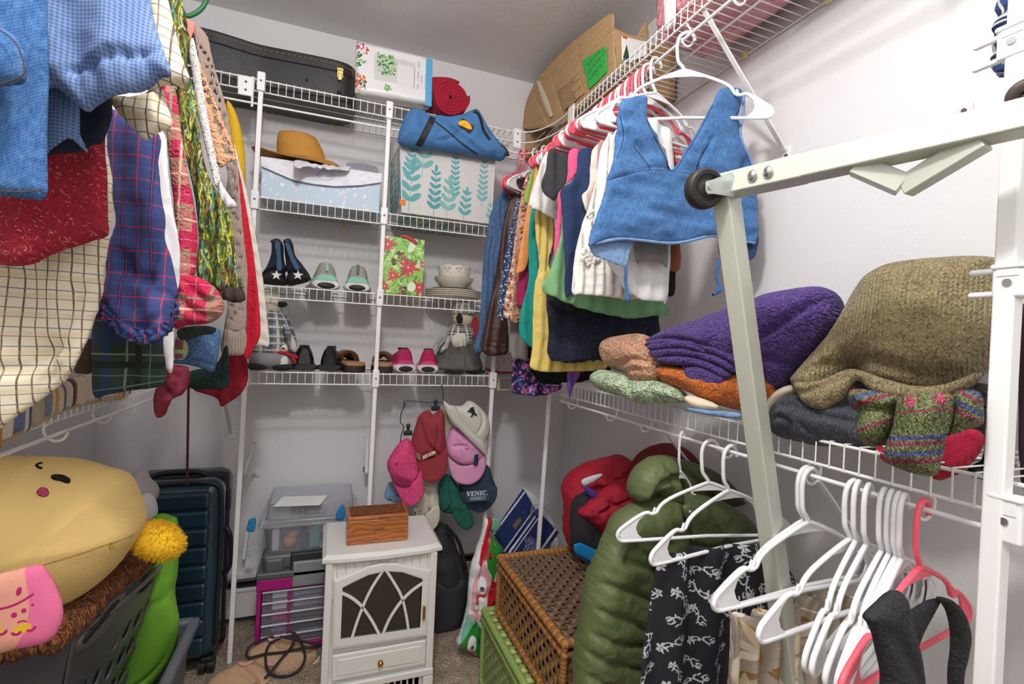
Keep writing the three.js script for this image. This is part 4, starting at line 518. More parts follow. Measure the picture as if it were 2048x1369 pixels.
{ // guitar case
  const L = smooth([[-0.66, -1.985], [-0.5, -1.972], [-0.42, -1.972], [-0.35, -1.985], [-0.28, -1.997], [-0.15, -1.99], [-0.03, -1.985], [0.03, -2.0], [0.055, -2.05], [0.055, -2.15], [0.03, -2.21], [-0.03, -2.235], [-0.3, -2.225], [-0.5, -2.24], [-0.66, -2.235]], true, 5);
  const m = mat(0x1d1d21, { rough: 0.36, bump: 'leather', bs: 1.2, coat: 0.2 }), y = SH[0], st = [];
  const front = smooth([[-0.5, -1.972], [-0.42, -1.972], [-0.35, -1.985], [-0.28, -1.997], [-0.15, -1.99], [-0.03, -1.985], [0.03, -2.0], [0.052, -2.04]], false, 14);
  for (let i = 0; i < front.length - 1; i += 2) st.push(rod(V(front[i][0], y + 0.124, front[i][1] + 0.0032), V(front[i + 1][0], y + 0.124, front[i + 1][1] + 0.0032), 0.0012, 5));
  const lx = -0.005;
  T('guitar_case', 'black textured guitar case lying flat on the top back shelf with a brass latch', 'case', [P('body', along2(L, y, y + 0.1, 0.006), m), P('lid', along2(L, y + 0.1025, y + 0.137, 0.008), m), P('stitching', merge(st), mat(0xb98a3a)), P('piping', tube(front.map(([x, z]) => V(x, y + 0.1012, z + 0.002)), 0.003, 6, 100), BLACK),
    P('latch', merge(box(lx - 0.011, lx + 0.011, y + 0.075, y + 0.113, -1.987, -1.976, 0.003), box(lx - 0.007, lx + 0.007, y + 0.065, y + 0.09, -1.982, -1.972, 0.003), rod(V(lx - 0.011, y + 0.104, -1.974), V(lx + 0.011, y + 0.104, -1.974), 0.003)), mat(0xe6d184, { rough: 0.35, metal: 0.6 })), P('rivet', ball(-0.005, y + 0.022, -1.98, 0.008, 0.006, 0.006, 12), BLACK), P('rivet', ball(-0.12, y + 0.045, -1.983, 0.004, 0.004, 0.004, 10), BLACK)]);
}
{ // packaged comforter
  const f = fr(0, 2.0, -2.02, 0, -3), L = trace(f, [712, 84, 864, 120, 862, 213, 709, 187]);
  const m = art(512, 300, (x, w, h) => { fill(x, w, h, '#f2f2f3'); const R = rng(6), leaf = (cx, cy, n, r, cs) => { for (let k = 0; k < n; k++) { x.fillStyle = cs[Math.floor(R() * cs.length)]; x.beginPath(); x.ellipse(cx + (R() - 0.5) * r, cy + (R() - 0.5) * r, 5 + R() * 8, 3 + R() * 5, R() * 6, 0, 7); x.fill(); } };
    const G = ['#4f8f4c', '#7db36a', '#2f6b3a', '#a9cf94']; leaf(40, 40, 16, 66, ['#d95a78', '#f0a0b0', '#c23a5a']); leaf(30, 110, 26, 80, G); leaf(36, 220, 14, 50, ['#e86a4a', '#f2906a']); leaf(50, 255, 12, 40, ['#34424a', '#4f8f4c']); leaf(30, 275, 8, 40, ['#e86a4a', '#f2b08a']);
    x.fillStyle = '#dadada'; x.fillRect(120, 60, 270, 150); x.fillStyle = '#ececec'; x.fillRect(270, 90, 120, 130); leaf(200, 110, 90, 120, G); leaf(210, 240, 10, 40, ['#7db36a', '#4f8f4c']); x.fillStyle = '#b9b9bd'; x.fillRect(382, 90, 8, 125);
    x.save(); x.translate(418, 215); x.rotate(-1.57); x.fillStyle = '#3c3c44'; x.font = '18px serif'; x.fillText('THE . COVER . LACE', 0, 0); x.font = '14px serif'; x.fillText('T  GARDEN', 20, 22); x.font = '8px sans-serif'; x.fillText('queen size comforter set', 10, 42); x.restore();
    x.fillStyle = '#4fa9de'; x.fillRect(468, 0, 44, h); x.fillStyle = '#8cc8ec'; x.fillRect(474, 8, 30, 90); x.fillRect(476, 130, 26, 60); x.fillRect(474, 210, 30, 70); }, { rough: 0.25, coat: 0.9, coatRough: 0.08 });
  const g = sheet(f, L, { sm: false, T: 0.02, Tb: 3.5, R: 0.02, q: 60, noise: [[0.003, 0.05, 4]] });
  one('comforter_pack', 'clear plastic comforter package with printed plants and a blue edge on the top shelf', 'package', fitUV(g, f), m, [P('zip_edge', quad(fr(0, 2.0, -1.998, 0, -3), [852, 118, 865, 121, 863, 214, 850, 211], 0.003, 0.001), mat(0x5db0e2, { rough: 0.2, coat: 0.8 }))]);
}
{ // rolled blanket
  const c = onZ(901, 196, -2.0), s = new THREE.Shape(), a = [], b = [], N = 160, turns = 5.2, r1 = 0.072; for (let k = 0; k <= N; k++) { const t = k / N, th = t * turns * 6.283 - 1.0, w = 1 + 0.05 * Math.sin(th * 3 + 1), r = (0.006 + (r1 - 0.006) * t) * w, q = r1 / turns * 0.78; a.push([(r + q / 2) * Math.cos(th), (r + q / 2) * Math.sin(th)]); b.push([(r - q / 2) * Math.cos(th), (r - q / 2) * Math.sin(th)]); }
  [...a, ...b.reverse()].forEach(([x, y], i) => (i ? s.lineTo(x, y) : s.moveTo(x, y)));
  const g = new THREE.ExtrudeGeometry(s, { depth: 0.22, bevelEnabled: true, bevelSize: 0.0008, bevelThickness: 0.003, bevelSegments: 2 }); g.scale(1, 0.98, 1); g.translate(c.x, c.y, c.z - 0.21);
  const red = mat(0xa5122f, { bump: 'fuzz', bs: 0.4, sheen: 0.3 });
  one('rolled_blanket', 'red fleece blanket rolled up on the top back shelf', 'blanket', g, red, [P('flap', cloth(zf(-2.02), [863, 158, 875, 154, 900, 156, 920, 165, 905, 172, 885, 180, 872, 200, 868, 215, 864, 190], { T: 0.01, R: 0.02 }), red)]);
}
{ // duffel
  const f = fr(0, 0, -1.9), blue = mat(0x477cb4, { bump: 'weave', rough: 0.7 });
  const g = cloth(f, [803, 250, 810, 232, 822, 221, 845, 221, 860, 230, 890, 235, 920, 231, 936, 225, 952, 220, 962, 232, 969, 250, 980, 264, 993, 282, 1006, 297, 1014, 308, 1003, 322, 985, 318, 950, 313, 900, 304, 850, 297, 812, 292, 797, 284, 797, 268], { T: 0.045, R: 0.05, q: 80, noise: [[0.01, 0.06, 3], [0.004, 0.025, 8]], cr: [[[864, 234, 890, 255, 925, 285, 960, 312], 0.012, 0.006], [[945, 226, 955, 245, 962, 268], 0.008, 0.005], [[925, 262, 900, 282, 870, 288], 0.008, 0.008]] });
  const strap = cling(cloth(fr(0, 0, -1.866), [860, 232, 872, 237, 843, 295, 831, 291], { T: 0.004, R: 0.004, sm: false }), g, 0.003);
  const cord = cling(tube(pairs([946, 222, 955, 226, 962, 240, 968, 262, 980, 280]).map(([x, y]) => onZ(x, y, -1.863)), 0.005, 6), g, 0.002), cord2 = cling(tube(pairs([864, 238, 890, 258, 925, 288, 955, 310]).map(([x, y]) => onZ(x, y, -1.856)), 0.0025, 6), g, 0.002);
  const pf = fr(0, 0, -1.853, 0, 0, 0), patch = cling(cloth(pf, [925, 236, 950, 253, 940, 268, 915, 250], { T: 0.003, R: 0.004, sm: false }), g, 0.002);
  const moon = (() => { const L = trace(pf, [917, 250, 920, 243, 927, 241, 935, 244, 941, 251, 942, 260]); return cling(sheet(fr(0, 0, -1.85), L, { T: 0.001, R: 0.002, q: 30 }), g, 0.004); })();
  one('duffel_bag', 'blue duffel bag with black straps and a yellow half-sun patch, on the leaf print tote', 'bag', g, blue, [P('strap', strap, BLACK), P('zip_piping', cord, BLACK), P('zip_piping', cord2, BLACK), P('patch', patch, BLACK, [P('emblem', moon, mat(0xf2b632))]), P('shoulder_strap', cloth(fr(0, 0, -1.875), [962, 255, 972, 262, 1000, 285, 1015, 300, 1018, 312, 1005, 310, 985, 290, 966, 268], { T: 0.004, R: 0.005 }), BLACK)]);
}
{ // leaf tote
  const zF = -1.94, f = zf(zF), A = onZ(801, 289, zF), B = onZ(990, 316, zF), Cc = onZ(983, 438, zF), D = onZ(804, 423, zF), d = V(-0.012, 0.0, -0.27);
  const leaves = canvasTex(512, 340, (x, w, h) => { fill(x, w, h, '#dcdad8'); const spray = (cx, cy, n, s, a0, c) => { x.save(); x.translate(cx, cy); x.rotate(a0); x.strokeStyle = c; x.lineWidth = 3; x.beginPath(); x.moveTo(0, 0); x.lineTo(0, -n * s * 0.95); x.stroke(); x.fillStyle = c; for (let k = 1; k <= n; k++) for (const q of [-1, 1]) { const l = s * 1.15 * (1 - 0.4 * k / n); x.save(); x.translate(0, -k * s * 0.9); x.rotate(q * 0.85); x.beginPath(); x.ellipse(0, -l * 0.62, l * 0.27, l * 0.6, 0, 0, 7); x.fill(); x.restore(); } x.beginPath(); x.ellipse(0, -n * s * 1.05, s * 0.22, s * 0.5, 0, 0, 7); x.fill(); x.restore(); };
    const C = ['#68b0b2', '#84bcbc', '#5aa4a8']; spray(95, 170, 3, 50, 0.1, C[1]); spray(250, 260, 8, 27, 0.02, C[0]); spray(390, 265, 8, 28, 0.03, C[1]); spray(480, 320, 8, 28, 0.05, C[0]); spray(30, 330, 4, 52, 0.12, C[0]); spray(150, 335, 6, 34, 0.06, C[2]); spray(215, 340, 4, 42, 0.08, C[1]); spray(300, 345, 4, 34, 0.1, C[0]); spray(445, 345, 3, 30, 0, C[1]); spray(25, 190, 5, 30, 0.2, C[0]); grain(x, w, h, 6); }, [0.44, 0.29]);
  const m = mat(0xffffff, { map: leaves, rough: 0.7, bump: 'weave' });
  const q = (a, b, c, e) => { const g = new THREE.BufferGeometry(); const n = 10, pos = [], uv = [], idx = []; for (let j = 0; j <= n; j++) for (let i = 0; i <= n; i++) { const u = i / n, v = j / n, p = a.clone().lerp(b, u).lerp(e.clone().lerp(c, u), v); pos.push(p.x, p.y, p.z + 0.006 * Math.sin(u * 3.14) * Math.sin(v * 3.14)); uv.push(u * a.distanceTo(b), (1 - v) * a.distanceTo(e)); } for (let j = 0; j < n; j++) for (let i = 0; i < n; i++) { const k = j * (n + 1) + i; idx.push(k, k + n + 1, k + 1, k + 1, k + n + 1, k + n + 2); } g.setAttribute('position', new THREE.Float32BufferAttribute(pos, 3)); g.setAttribute('uv', new THREE.Float32BufferAttribute(uv, 2)); g.setIndex(idx); g.computeVertexNormals(); return g; };
  const P2 = (p) => p.clone().add(d); D.y = Cc.y = SH[1] + 0.004;
  T('leaf_tote', 'soft grey storage tote printed with teal leaf sprays on the second back shelf', 'tote', [P('front_panel', q(A, B, Cc, D), m), P('side_panel', q(P2(A), A, D, P2(D)), m), P('side_panel', q(B, P2(B), P2(Cc), Cc), m), P('back_panel', q(P2(B), P2(A), P2(D), P2(Cc)), m), P('bottom', q(D, Cc, P2(Cc), P2(D)), m), P('rim', merge(rod(A, B, 0.003), rod(A, P2(A), 0.003), rod(B, P2(B), 0.003), rod(A, D, 0.0025), rod(B, Cc, 0.0025)), mat(0xdcdad8)),
    P('handle', cloth(fr(B.x + 0.006, 0, 0, 62), [990, 326, 1004, 312, 1016, 306, 1012, 345, 1004, 375, 994, 400, 1000, 350, 996, 338], { T: 0.003, R: 0.004 }), BLACK), P('tag', box(D.x - 0.012, D.x + 0.012, D.y + 0.028, D.y + 0.05, zF - 0.002, zF + 0.004, 0.002), mat(0xe8823a))]);
}
{ // snowflake box with hat
  const zF = -1.985, f = zf(zF), m1 = art(512, 160, (x, w, h) => { fill(x, w, h, '#bccfe0'); const R = rng(3); for (let k = 0; k < 70; k++) { const cx = R() * w, cy = R() * h, r = 3 + R() * 9; x.strokeStyle = x.fillStyle = ['#e6eef6', '#d6e4f2', '#e9dcea', '#cfe0f0'][k % 4]; x.lineWidth = 2.4; if (k % 3) for (let a = 0; a < 3; a++) { x.beginPath(); x.moveTo(cx - r * Math.cos(a * 1.05), cy - r * Math.sin(a * 1.05)); x.lineTo(cx + r * Math.cos(a * 1.05), cy + r * Math.sin(a * 1.05)); x.stroke(); } else { x.beginPath(); x.arc(cx, cy, r * 0.8, 0, 7); x.fill(); } } }, { rough: 0.5 });
  const m2 = art(512, 160, (x, w, h) => { fill(x, w, h, '#e7e7ef'); const R = rng(8); x.fillStyle = '#cdd2e4'; for (let k = 0; k < 40; k++) { x.globalAlpha = 0.35; x.beginPath(); x.arc(R() * w, R() * h, 6 + R() * 14, 0, 7); x.fill(); } x.globalAlpha = 0.9; x.strokeStyle = '#c3c9de'; x.lineWidth = 10; x.beginPath(); x.arc(265, 85, 34, 0, 7); x.stroke(); x.strokeStyle = '#f6f6fa'; x.lineWidth = 3; for (let k = 0; k < 8; k++) { x.beginPath(); x.moveTo(265, 85); x.lineTo(265 + 26 * Math.cos(k * 0.785), 85 + 26 * Math.sin(k * 0.785)); x.stroke(); } }, { rough: 0.5 });
  const A = onZ(522, 315, zF), B = onZ(764, 349, zF), Cc = onZ(762, 412, zF), x0 = A.x, x1 = B.x, y1 = (A.y + B.y) / 2, y0 = SH[1] + 0.002;
  const lidL = trace(fr(0, 0, zF + 0.004), [521, 313, 764, 348, 763.5, 365, 722, 371, 669, 373, 630, 369, 588, 361, 555, 347, 523, 333]);
  T('snowflake_box', 'pale blue gift box with snowflakes and a white lid with a scooped edge', 'box', [P('base', fitUV(box(x0 + 0.004, x1 - 0.004, y0, y1 - 0.006, zF - 0.2, zF, 0.002), f), m1), P('lid', merge(fitUV(plate(fr(0, 0, zF + 0.003), lidL, 0.003, 0.0006), f), fitUV(box(x0, x1, y1 - 0.008, y1, zF - 0.204, zF + 0.004, 0.002), f)), m2), P('lid_edge', tube(pairs([523, 334, 555, 348, 588, 362, 630, 370, 669, 374, 722, 372, 763, 366]).map(([x, y]) => onZ(x, y, zF + 0.005)), 0.0014, 5), mat(0x6d7886))]);
  const hy = y1 + 0.004, felt = mat(0xc28a3a, { rough: 0.75, bump: 'fuzz', bs: 0.25, sheen: 0.2 });
  // hat on the lid
  const c = onZ(603, 300, -2.07); c.y = hy + 0.022;
  const brim = []; for (const [r, th] of [[0.082, 0.002], [0.11, 0.002], [0.14, 0.002], [0.168, 0.002], [0.171, 0], [0.168, -0.003], [0.14, -0.003], [0.11, -0.003], [0.082, -0.003]]) { const R = []; for (let k = 0; k < 64; k++) { const a = k / 64 * 6.283, t = (r - 0.08) / 0.09, y = t * t * (0.026 * Math.cos(a) ** 2 * (Math.cos(a) > 0 ? 0.1 : 1.0) - 0.02 * Math.sin(a) ** 2 - (Math.cos(a) > 0 ? 0.028 * Math.cos(a) ** 2 : 0)) + (Math.cos(a) > 0.2 ? 0.018 * Math.sin(t * 3.14) * Math.cos(a) : 0); R.push(V(c.x + r * 1.0 * Math.cos(a), c.y + y + th, c.z + r * 0.72 * Math.sin(a))); } brim.push(R); }
  const crown = []; for (const [t, s] of [[0, 1], [0.15, 0.985], [0.5, 0.92], [0.75, 0.83], [0.9, 0.74], [0.97, 0.64], [1, 0.5], [0.95, 0.3], [0.92, 0.08]]) { const R = []; for (let k = 0; k < 48; k++) { const a = k / 48 * 6.283, sk = Math.cos(a) > 0 ? 1 + 0.0 : 1 - 0.0; R.push(V(c.x - 0.004 + (0.09 * s * sk) * Math.cos(a) - 0.014 * t + 0.012 * (1 - t), c.y + 0.112 * t * (1 - 0.12 * Math.abs(Math.sin(a)) * (t > 0.9 ? 1 : 0)), c.z + 0.066 * s * Math.sin(a))); } crown.push(R); }
  T('cowboy_hat', 'tan felt cowboy hat with a curled brim lying on the snowflake box', 'hat', [P('brim', loft(brim.concat([brim[0]]), false), felt), P('crown', loft(crown), felt), P('hat_band', (() => { const L = []; for (let k = 0; k < 48; k++) { const a = k / 48 * 6.283; L.push(V(c.x + 0.006 + 0.0905 * Math.cos(a), c.y + 0.006, c.z + 0.0668 * Math.sin(a))); } return tube(L, 0.0026, 6, 120, true); })(), mat(0xb07a30))]);
  one('tissue_paper', 'crumpled white tissue paper sheet on the snowflake box lid', 'paper', cloth(fr(0, hy + 0.012, zF - 0.02, 0, -60), [590, 322, 612, 320, 622, 330, 650, 332, 700, 336, 690, 343, 640, 338, 612, 336, 590, 338], { T: 0.002, fold: rumple(0.007, 0.03, 4) }), plain(0xe4e4ea));
  one('grey_belt', 'folded grey belt on the right end of the snowflake box lid', 'belt', cloth(fr(0, hy + 0.01, zF - 0.05, 0, -50), [692, 334, 694, 328, 700, 326, 720, 328, 745, 333, 755, 338, 756, 346, 740, 346, 715, 342, 696, 340], { T: 0.004, fold: rumple(0.004, 0.03, 7) }), plain(0xa3a4ae));
}
// ---------- shoes ----------
// heel-on shoe: rings along its length; w and h in metres, colours per part
function shoe(at, w, h, yaw, o) {
  const ring = (z, sw, y0, y1, top, fl) => { const R = [], n = 24; for (let k = 0; k < n; k++) { const a = k / n * 6.283, c = Math.cos(a), s = Math.sin(a), t = (s + 1) / 2, hw = lerp(w * fl, w * top, t) / 2 * sw; R.push(V(Math.sign(c) * Math.pow(Math.abs(c), 0.45) * hw, lerp(y0, y1, Math.pow(t, 0.9)), z)); } return R; };
  const sh = o.sole ?? 0.3, up = loft([[0, 0.55, 0.86], [-0.006, 0.82, 0.97], [-0.025, 0.97, 1], [-0.07, 1, 0.86], [-0.11, 0.98, 0.78], [-0.15, 1.02, 0.6], [-0.2, 1.0, 0.45], [-0.245, 0.7, 0.36]].map(([z, sw, t]) => ring(z, sw, h * 0.03, h * t, o.top ?? 0.6, 1)));
  const sole = loft([[0.004, 0.7, 0.12], [0.006, 0.95, 0.04], [-0.02, 1.08, 0], [-0.1, 1.02, 0], [-0.2, 1.1, 0], [-0.245, 0.85, 0.05]].map(([z, sw, b]) => ring(z, sw, h * b * sh, h * sh, 1.0, 1.05)));
  const F = new THREE.Matrix4().compose(at, new THREE.Quaternion().setFromEuler(new THREE.Euler(0, yaw * D2R, 0)), V(1, 1, 1)), t = (g) => { g.applyMatrix4(F); return g; };
  const parts = [P('upper', t(up), o.upper), P('sole', t(sole), o.soleM)];
  if (o.band) parts.push(P('heel_band', t(loft([[0.0035, 0.6], [0.003, 0.9], [-0.02, 1.045], [-0.07, 1.05], [-0.12, 1.04]].map(([z, sw]) => ring(z, sw, h * 0.05, h * (o.bandTop ?? 0.55), (1 + (o.top ?? 0.6)) / 2, 1)))), o.band));
  const op = h * 0.98; parts.push(P('lining', t((() => { const g = new THREE.TorusGeometry(0.5, 0.13, 8, 24); g.rotateX(Math.PI / 2); g.scale(w * (o.top ?? 0.6) * 0.62, 0.04, 0.06); g.translate(0, h * 0.955, -0.045); return g; })()), o.lining || o.upper));
  if (o.insert) parts.push(P('heel_insert', t(ball(0, h * sh * 0.42, 0.003, w * 0.34, h * sh * 0.34, 0.008, 16)), o.insert));
  if (o.tab) parts.push(P('pull_tab', t(box(-0.005, 0.005, h * 0.66, h * 1.02, -0.002, 0.007, 0.002)), o.tab));
  return parts;
}
const mid = (px, py, z, y) => { const p = onZ(px, py, z); return V(p.x, y, p.z); };
const MINT = plain(0x97d3bd), TAUPE = plain(0xa7a49b), SOLEW = mat(0xdcdcd6, { rough: 0.7 });
T('sneaker', 'left one of the mint and grey running sneakers, heel out', 'shoe', shoe(mid(652, 577, -1.985, SH[2]), 0.098, 0.102, 8, { upper: TAUPE, band: MINT, soleM: SOLEW, insert: BLACK, tab: MINT, top: 0.62, sole: 0.34 }));
T('sneaker', 'right one of the mint and grey running sneakers, heel out', 'shoe', shoe(mid(714, 582, -1.985, SH[2]), 0.094, 0.102, -4, { upper: TAUPE, band: MINT, soleM: SOLEW, insert: BLACK, tab: mat(0x4f7f68), top: 0.66, sole: 0.34 }));
const PATENT = mat(0x17171a, { rough: 0.22, coat: 0.5 });
T('dress_shoe', 'left one of the two plain black leather shoes', 'shoe', shoe(mid(608, 741, -1.985, SH[3]), 0.088, 0.094, 5, { upper: PATENT, soleM: mat(0x1f1f22, { rough: 0.55 }), lining: mat(0x222024), top: 0.55, sole: 0.27 }));
T('dress_shoe', 'right one of the two plain black leather shoes', 'shoe', shoe(mid(657, 741, -1.985, SH[3]), 0.088, 0.094, -10, { upper: PATENT, soleM: mat(0x1f1f22, { rough: 0.55 }), lining: mat(0x222024), top: 0.5, sole: 0.27 }));
const PINK = plain(0xb8225e, { rough: 0.5 });
T('running_shoe', 'left one of the two magenta running shoes', 'shoe', shoe(mid(811, 742, -1.985, SH[3]), 0.088, 0.098, 8, { upper: PINK, band: mat(0xc83a74, { rough: 0.5 }), bandTop: 0.5, soleM: mat(0xded0d4, { rough: 0.6 }), insert: mat(0x2a2a2e), lining: mat(0x1c2230), top: 0.6, sole: 0.36 }));
T('running_shoe', 'right one of the two magenta running shoes, beside the penguin in a tinsel skirt', 'shoe', shoe(mid(856, 742, -1.985, SH[3]), 0.084, 0.098, -8, { upper: PINK, band: mat(0xc83a74, { rough: 0.5 }), bandTop: 0.5, soleM: mat(0xded0d4, { rough: 0.6 }), insert: mat(0x2a2a2e), lining: mat(0x1c2230), top: 0.6, sole: 0.36 }));
function sandal(at, yaw, label) {
  const F = new THREE.Matrix4().compose(at, new THREE.Quaternion().setFromEuler(new THREE.Euler(0, yaw * D2R, 0)), V(1, 1, 1)), t = (g) => { g.applyMatrix4(F); return g; };
  const L = smooth([[-0.036, 0.0], [-0.042, 0.04], [-0.034, 0.1], [-0.046, 0.18], [-0.03, 0.235], [0, 0.245], [0.034, 0.225], [0.044, 0.17], [0.034, 0.1], [0.042, 0.04], [0.036, 0], [0, -0.012]], true, 4);
  const arch = (z, hh, m0) => { const R = []; for (const o of [0, 1]) { const r = []; for (let k = 0; k <= 16; k++) { const a = k / 16 * Math.PI; r.push(V(-0.044 * Math.cos(a), 0.03 + hh * Math.pow(Math.sin(a), 0.8), z - o * 0.05)); } for (let k = 16; k >= 0; k--) { const a = k / 16 * Math.PI; r.push(V(-0.041 * Math.cos(a), 0.029 + (hh - 0.004) * Math.pow(Math.sin(a), 0.8), z - o * 0.05)); } R.push(r); } return loft(R); };
  return T('sandal', label, 'shoe', [P('sole', t(along2(L.map(([x, z]) => [x, -z]), 0, 0.024, 0.003)), mat(0x2c1c17, { rough: 0.6 })), P('footbed', t(along2(L.map(([x, z]) => [x * 0.97, -z]), 0.024, 0.034, 0.003)), mat(0xa97f58, { rough: 0.8 })), P('strap', t(arch(-0.1, 0.05)), mat(0x6b4022, { rough: 0.35 })), P('strap', t(arch(-0.17, 0.042)), mat(0x6b4022, { rough: 0.35 }))]);
}
sandal(mid(711, 741, -1.975, SH[3]), 14, 'brown slide sandal left of the middle pole'); sandal(mid(763, 742, -1.975, SH[3]), -8, 'brown slide sandal right of the middle pole');
{ // wedge sneakers with stars
  const navy = plain(0x20283c), parts = (U, S, tab, strap, star, z) => [P('upper', cloth(zf(z), U, { T: 0.045, Tb: 2, R: 0.05 }), navy), P('heel', cloth(zf(z + 0.012), S, { T: 0.042, R: 0.035, fold: (x, y) => 0.0025 * Math.sin(y * 700) }), mat(0x1d1b20, { rough: 0.6 })), P('tab', cloth(zf(z + 0.02), tab, { T: 0.006, R: 0.006 }), BLACK), P('strap', cloth(zf(z + 0.045), strap, { T: 0.004, R: 0.004 }), plain(0x41607c)),
    P('star', (() => { const f = zf(z + 0.053), [cx, cy] = loc(f, ...star), L = []; for (let k = 0; k < 10; k++) { const a = k * 0.6283 + 1.57, r = k % 2 ? 0.0075 : 0.0185; L.push([cx + r * Math.cos(a), cy + r * Math.sin(a)]); } return plate(f, L, 0.003, 0.0006); })(), mat(0xe6e2dc, { rough: 0.4 })), ];
  T('wedge_sneaker', 'left high-top wedge sneaker with a white star on its heel', 'shoe', parts([545, 484, 565, 486, 568, 520, 572, 545, 540, 545, 521, 553, 535, 530, 543, 505], [540, 541, 566, 540, 572, 555, 575, 571, 525, 568, 521, 558], [540, 483, 552, 477, 560, 480, 564, 490, 548, 488], [549, 487, 560, 487, 562, 515, 564, 540, 553, 540, 553, 515], [553, 551], -1.99));
  T('wedge_sneaker', 'right high-top wedge sneaker with a white star on its heel', 'shoe', parts([569, 484, 585, 486, 590, 510, 605, 530, 621, 555, 600, 548, 576, 548, 571, 520], [578, 546, 604, 541, 622, 556, 618, 563, 600, 569, 578, 572, 573, 560], [567, 481, 576, 477, 583, 481, 580, 487, 568, 488], [570, 488, 578, 488, 588, 515, 600, 538, 590, 540, 578, 515], [596, 551], -1.97));
}
{ // poinsettia box
  const zF = -1.985, f = zf(zF), A = onZ(766, 472, zF), B = onZ(850, 479, zF);
  const m = art(256, 340, (x, w, h) => { fill(x, w, h, '#8fc653'); const R = rng(9); for (let k = 0; k < 140; k++) { x.fillStyle = ['#b9dd6e', '#6aa83a', '#d6ec9a', '#4f8f3a', '#cfe7c8'][k % 5]; x.beginPath(); x.ellipse(R() * w, R() * h, 6 + R() * 20, 3 + R() * 6, R() * 6, 0, 7); x.fill(); } const star = (cx, cy, r) => { for (let k = 0; k < 9; k++) { const a = k * 0.7 + cx, l = r * (0.7 + 0.3 * ((k * 7) % 3) / 2); x.fillStyle = k % 2 ? '#d81f34' : '#b8142c'; x.save(); x.translate(cx, cy); x.rotate(a); x.beginPath(); x.moveTo(0, 0); x.quadraticCurveTo(l * 0.5, -l * 0.3, l, 0); x.quadraticCurveTo(l * 0.5, l * 0.3, 0, 0); x.fill(); x.strokeStyle = '#f7a8a0'; x.lineWidth = 1.4; x.beginPath(); x.moveTo(4, 0); x.lineTo(l * 0.8, 0); x.stroke(); x.restore(); } x.fillStyle = '#f3e9a0'; x.beginPath(); x.arc(cx, cy, 5, 0, 7); x.fill(); }; const cone = (cx, cy, r) => { for (let k = 0; k < 26; k++) { x.fillStyle = ['#3b1f14', '#6b3a22', '#8a5a38'][k % 3]; x.beginPath(); x.arc(cx + (R() - 0.5) * r * 1.5, cy + (R() - 0.5) * r * 1.7, 3 + R() * 5, 0, 7); x.fill(); } };
    star(30, 50, 62); star(70, 230, 50); star(160, 175, 78); star(20, 300, 40); star(235, 290, 60); star(250, 150, 26); cone(110, 110, 30); cone(75, 150, 18); cone(135, 315, 30); x.fillStyle = '#dff0cf'; x.beginPath(); x.ellipse(180, 45, 20, 46, 0.5, 0, 7); x.fill(); x.beginPath(); x.ellipse(185, 290, 26, 30, 0.2, 0, 7); x.fill(); }, { rough: 0.35, coat: 0.3 });
  T('gift_box', 'gift box with a print of red poinsettias and pine cones on lime green', 'box', [P('front', fitUV(box(A.x, B.x, SH[2] + 0.002, (A.y + B.y) / 2, zF - 0.1, zF, 0.003), f), m), P('side', box(A.x - 0.001, A.x + 0.001, SH[2] + 0.003, (A.y + B.y) / 2 - 0.002, zF - 0.098, zF - 0.003, 0.001), mat(0xffffff, { map: speckTex('#b81f38', ['#e26a78', '#8f1428'], 160, 8, 0.05) })), P('bow_tail', cloth(zf(zF + 0.004), [808, 470, 822, 474, 834, 484, 832, 490, 818, 480, 800, 473], { T: 0.002 }), mat(0xb81f38, { rough: 0.4 }))]);
}
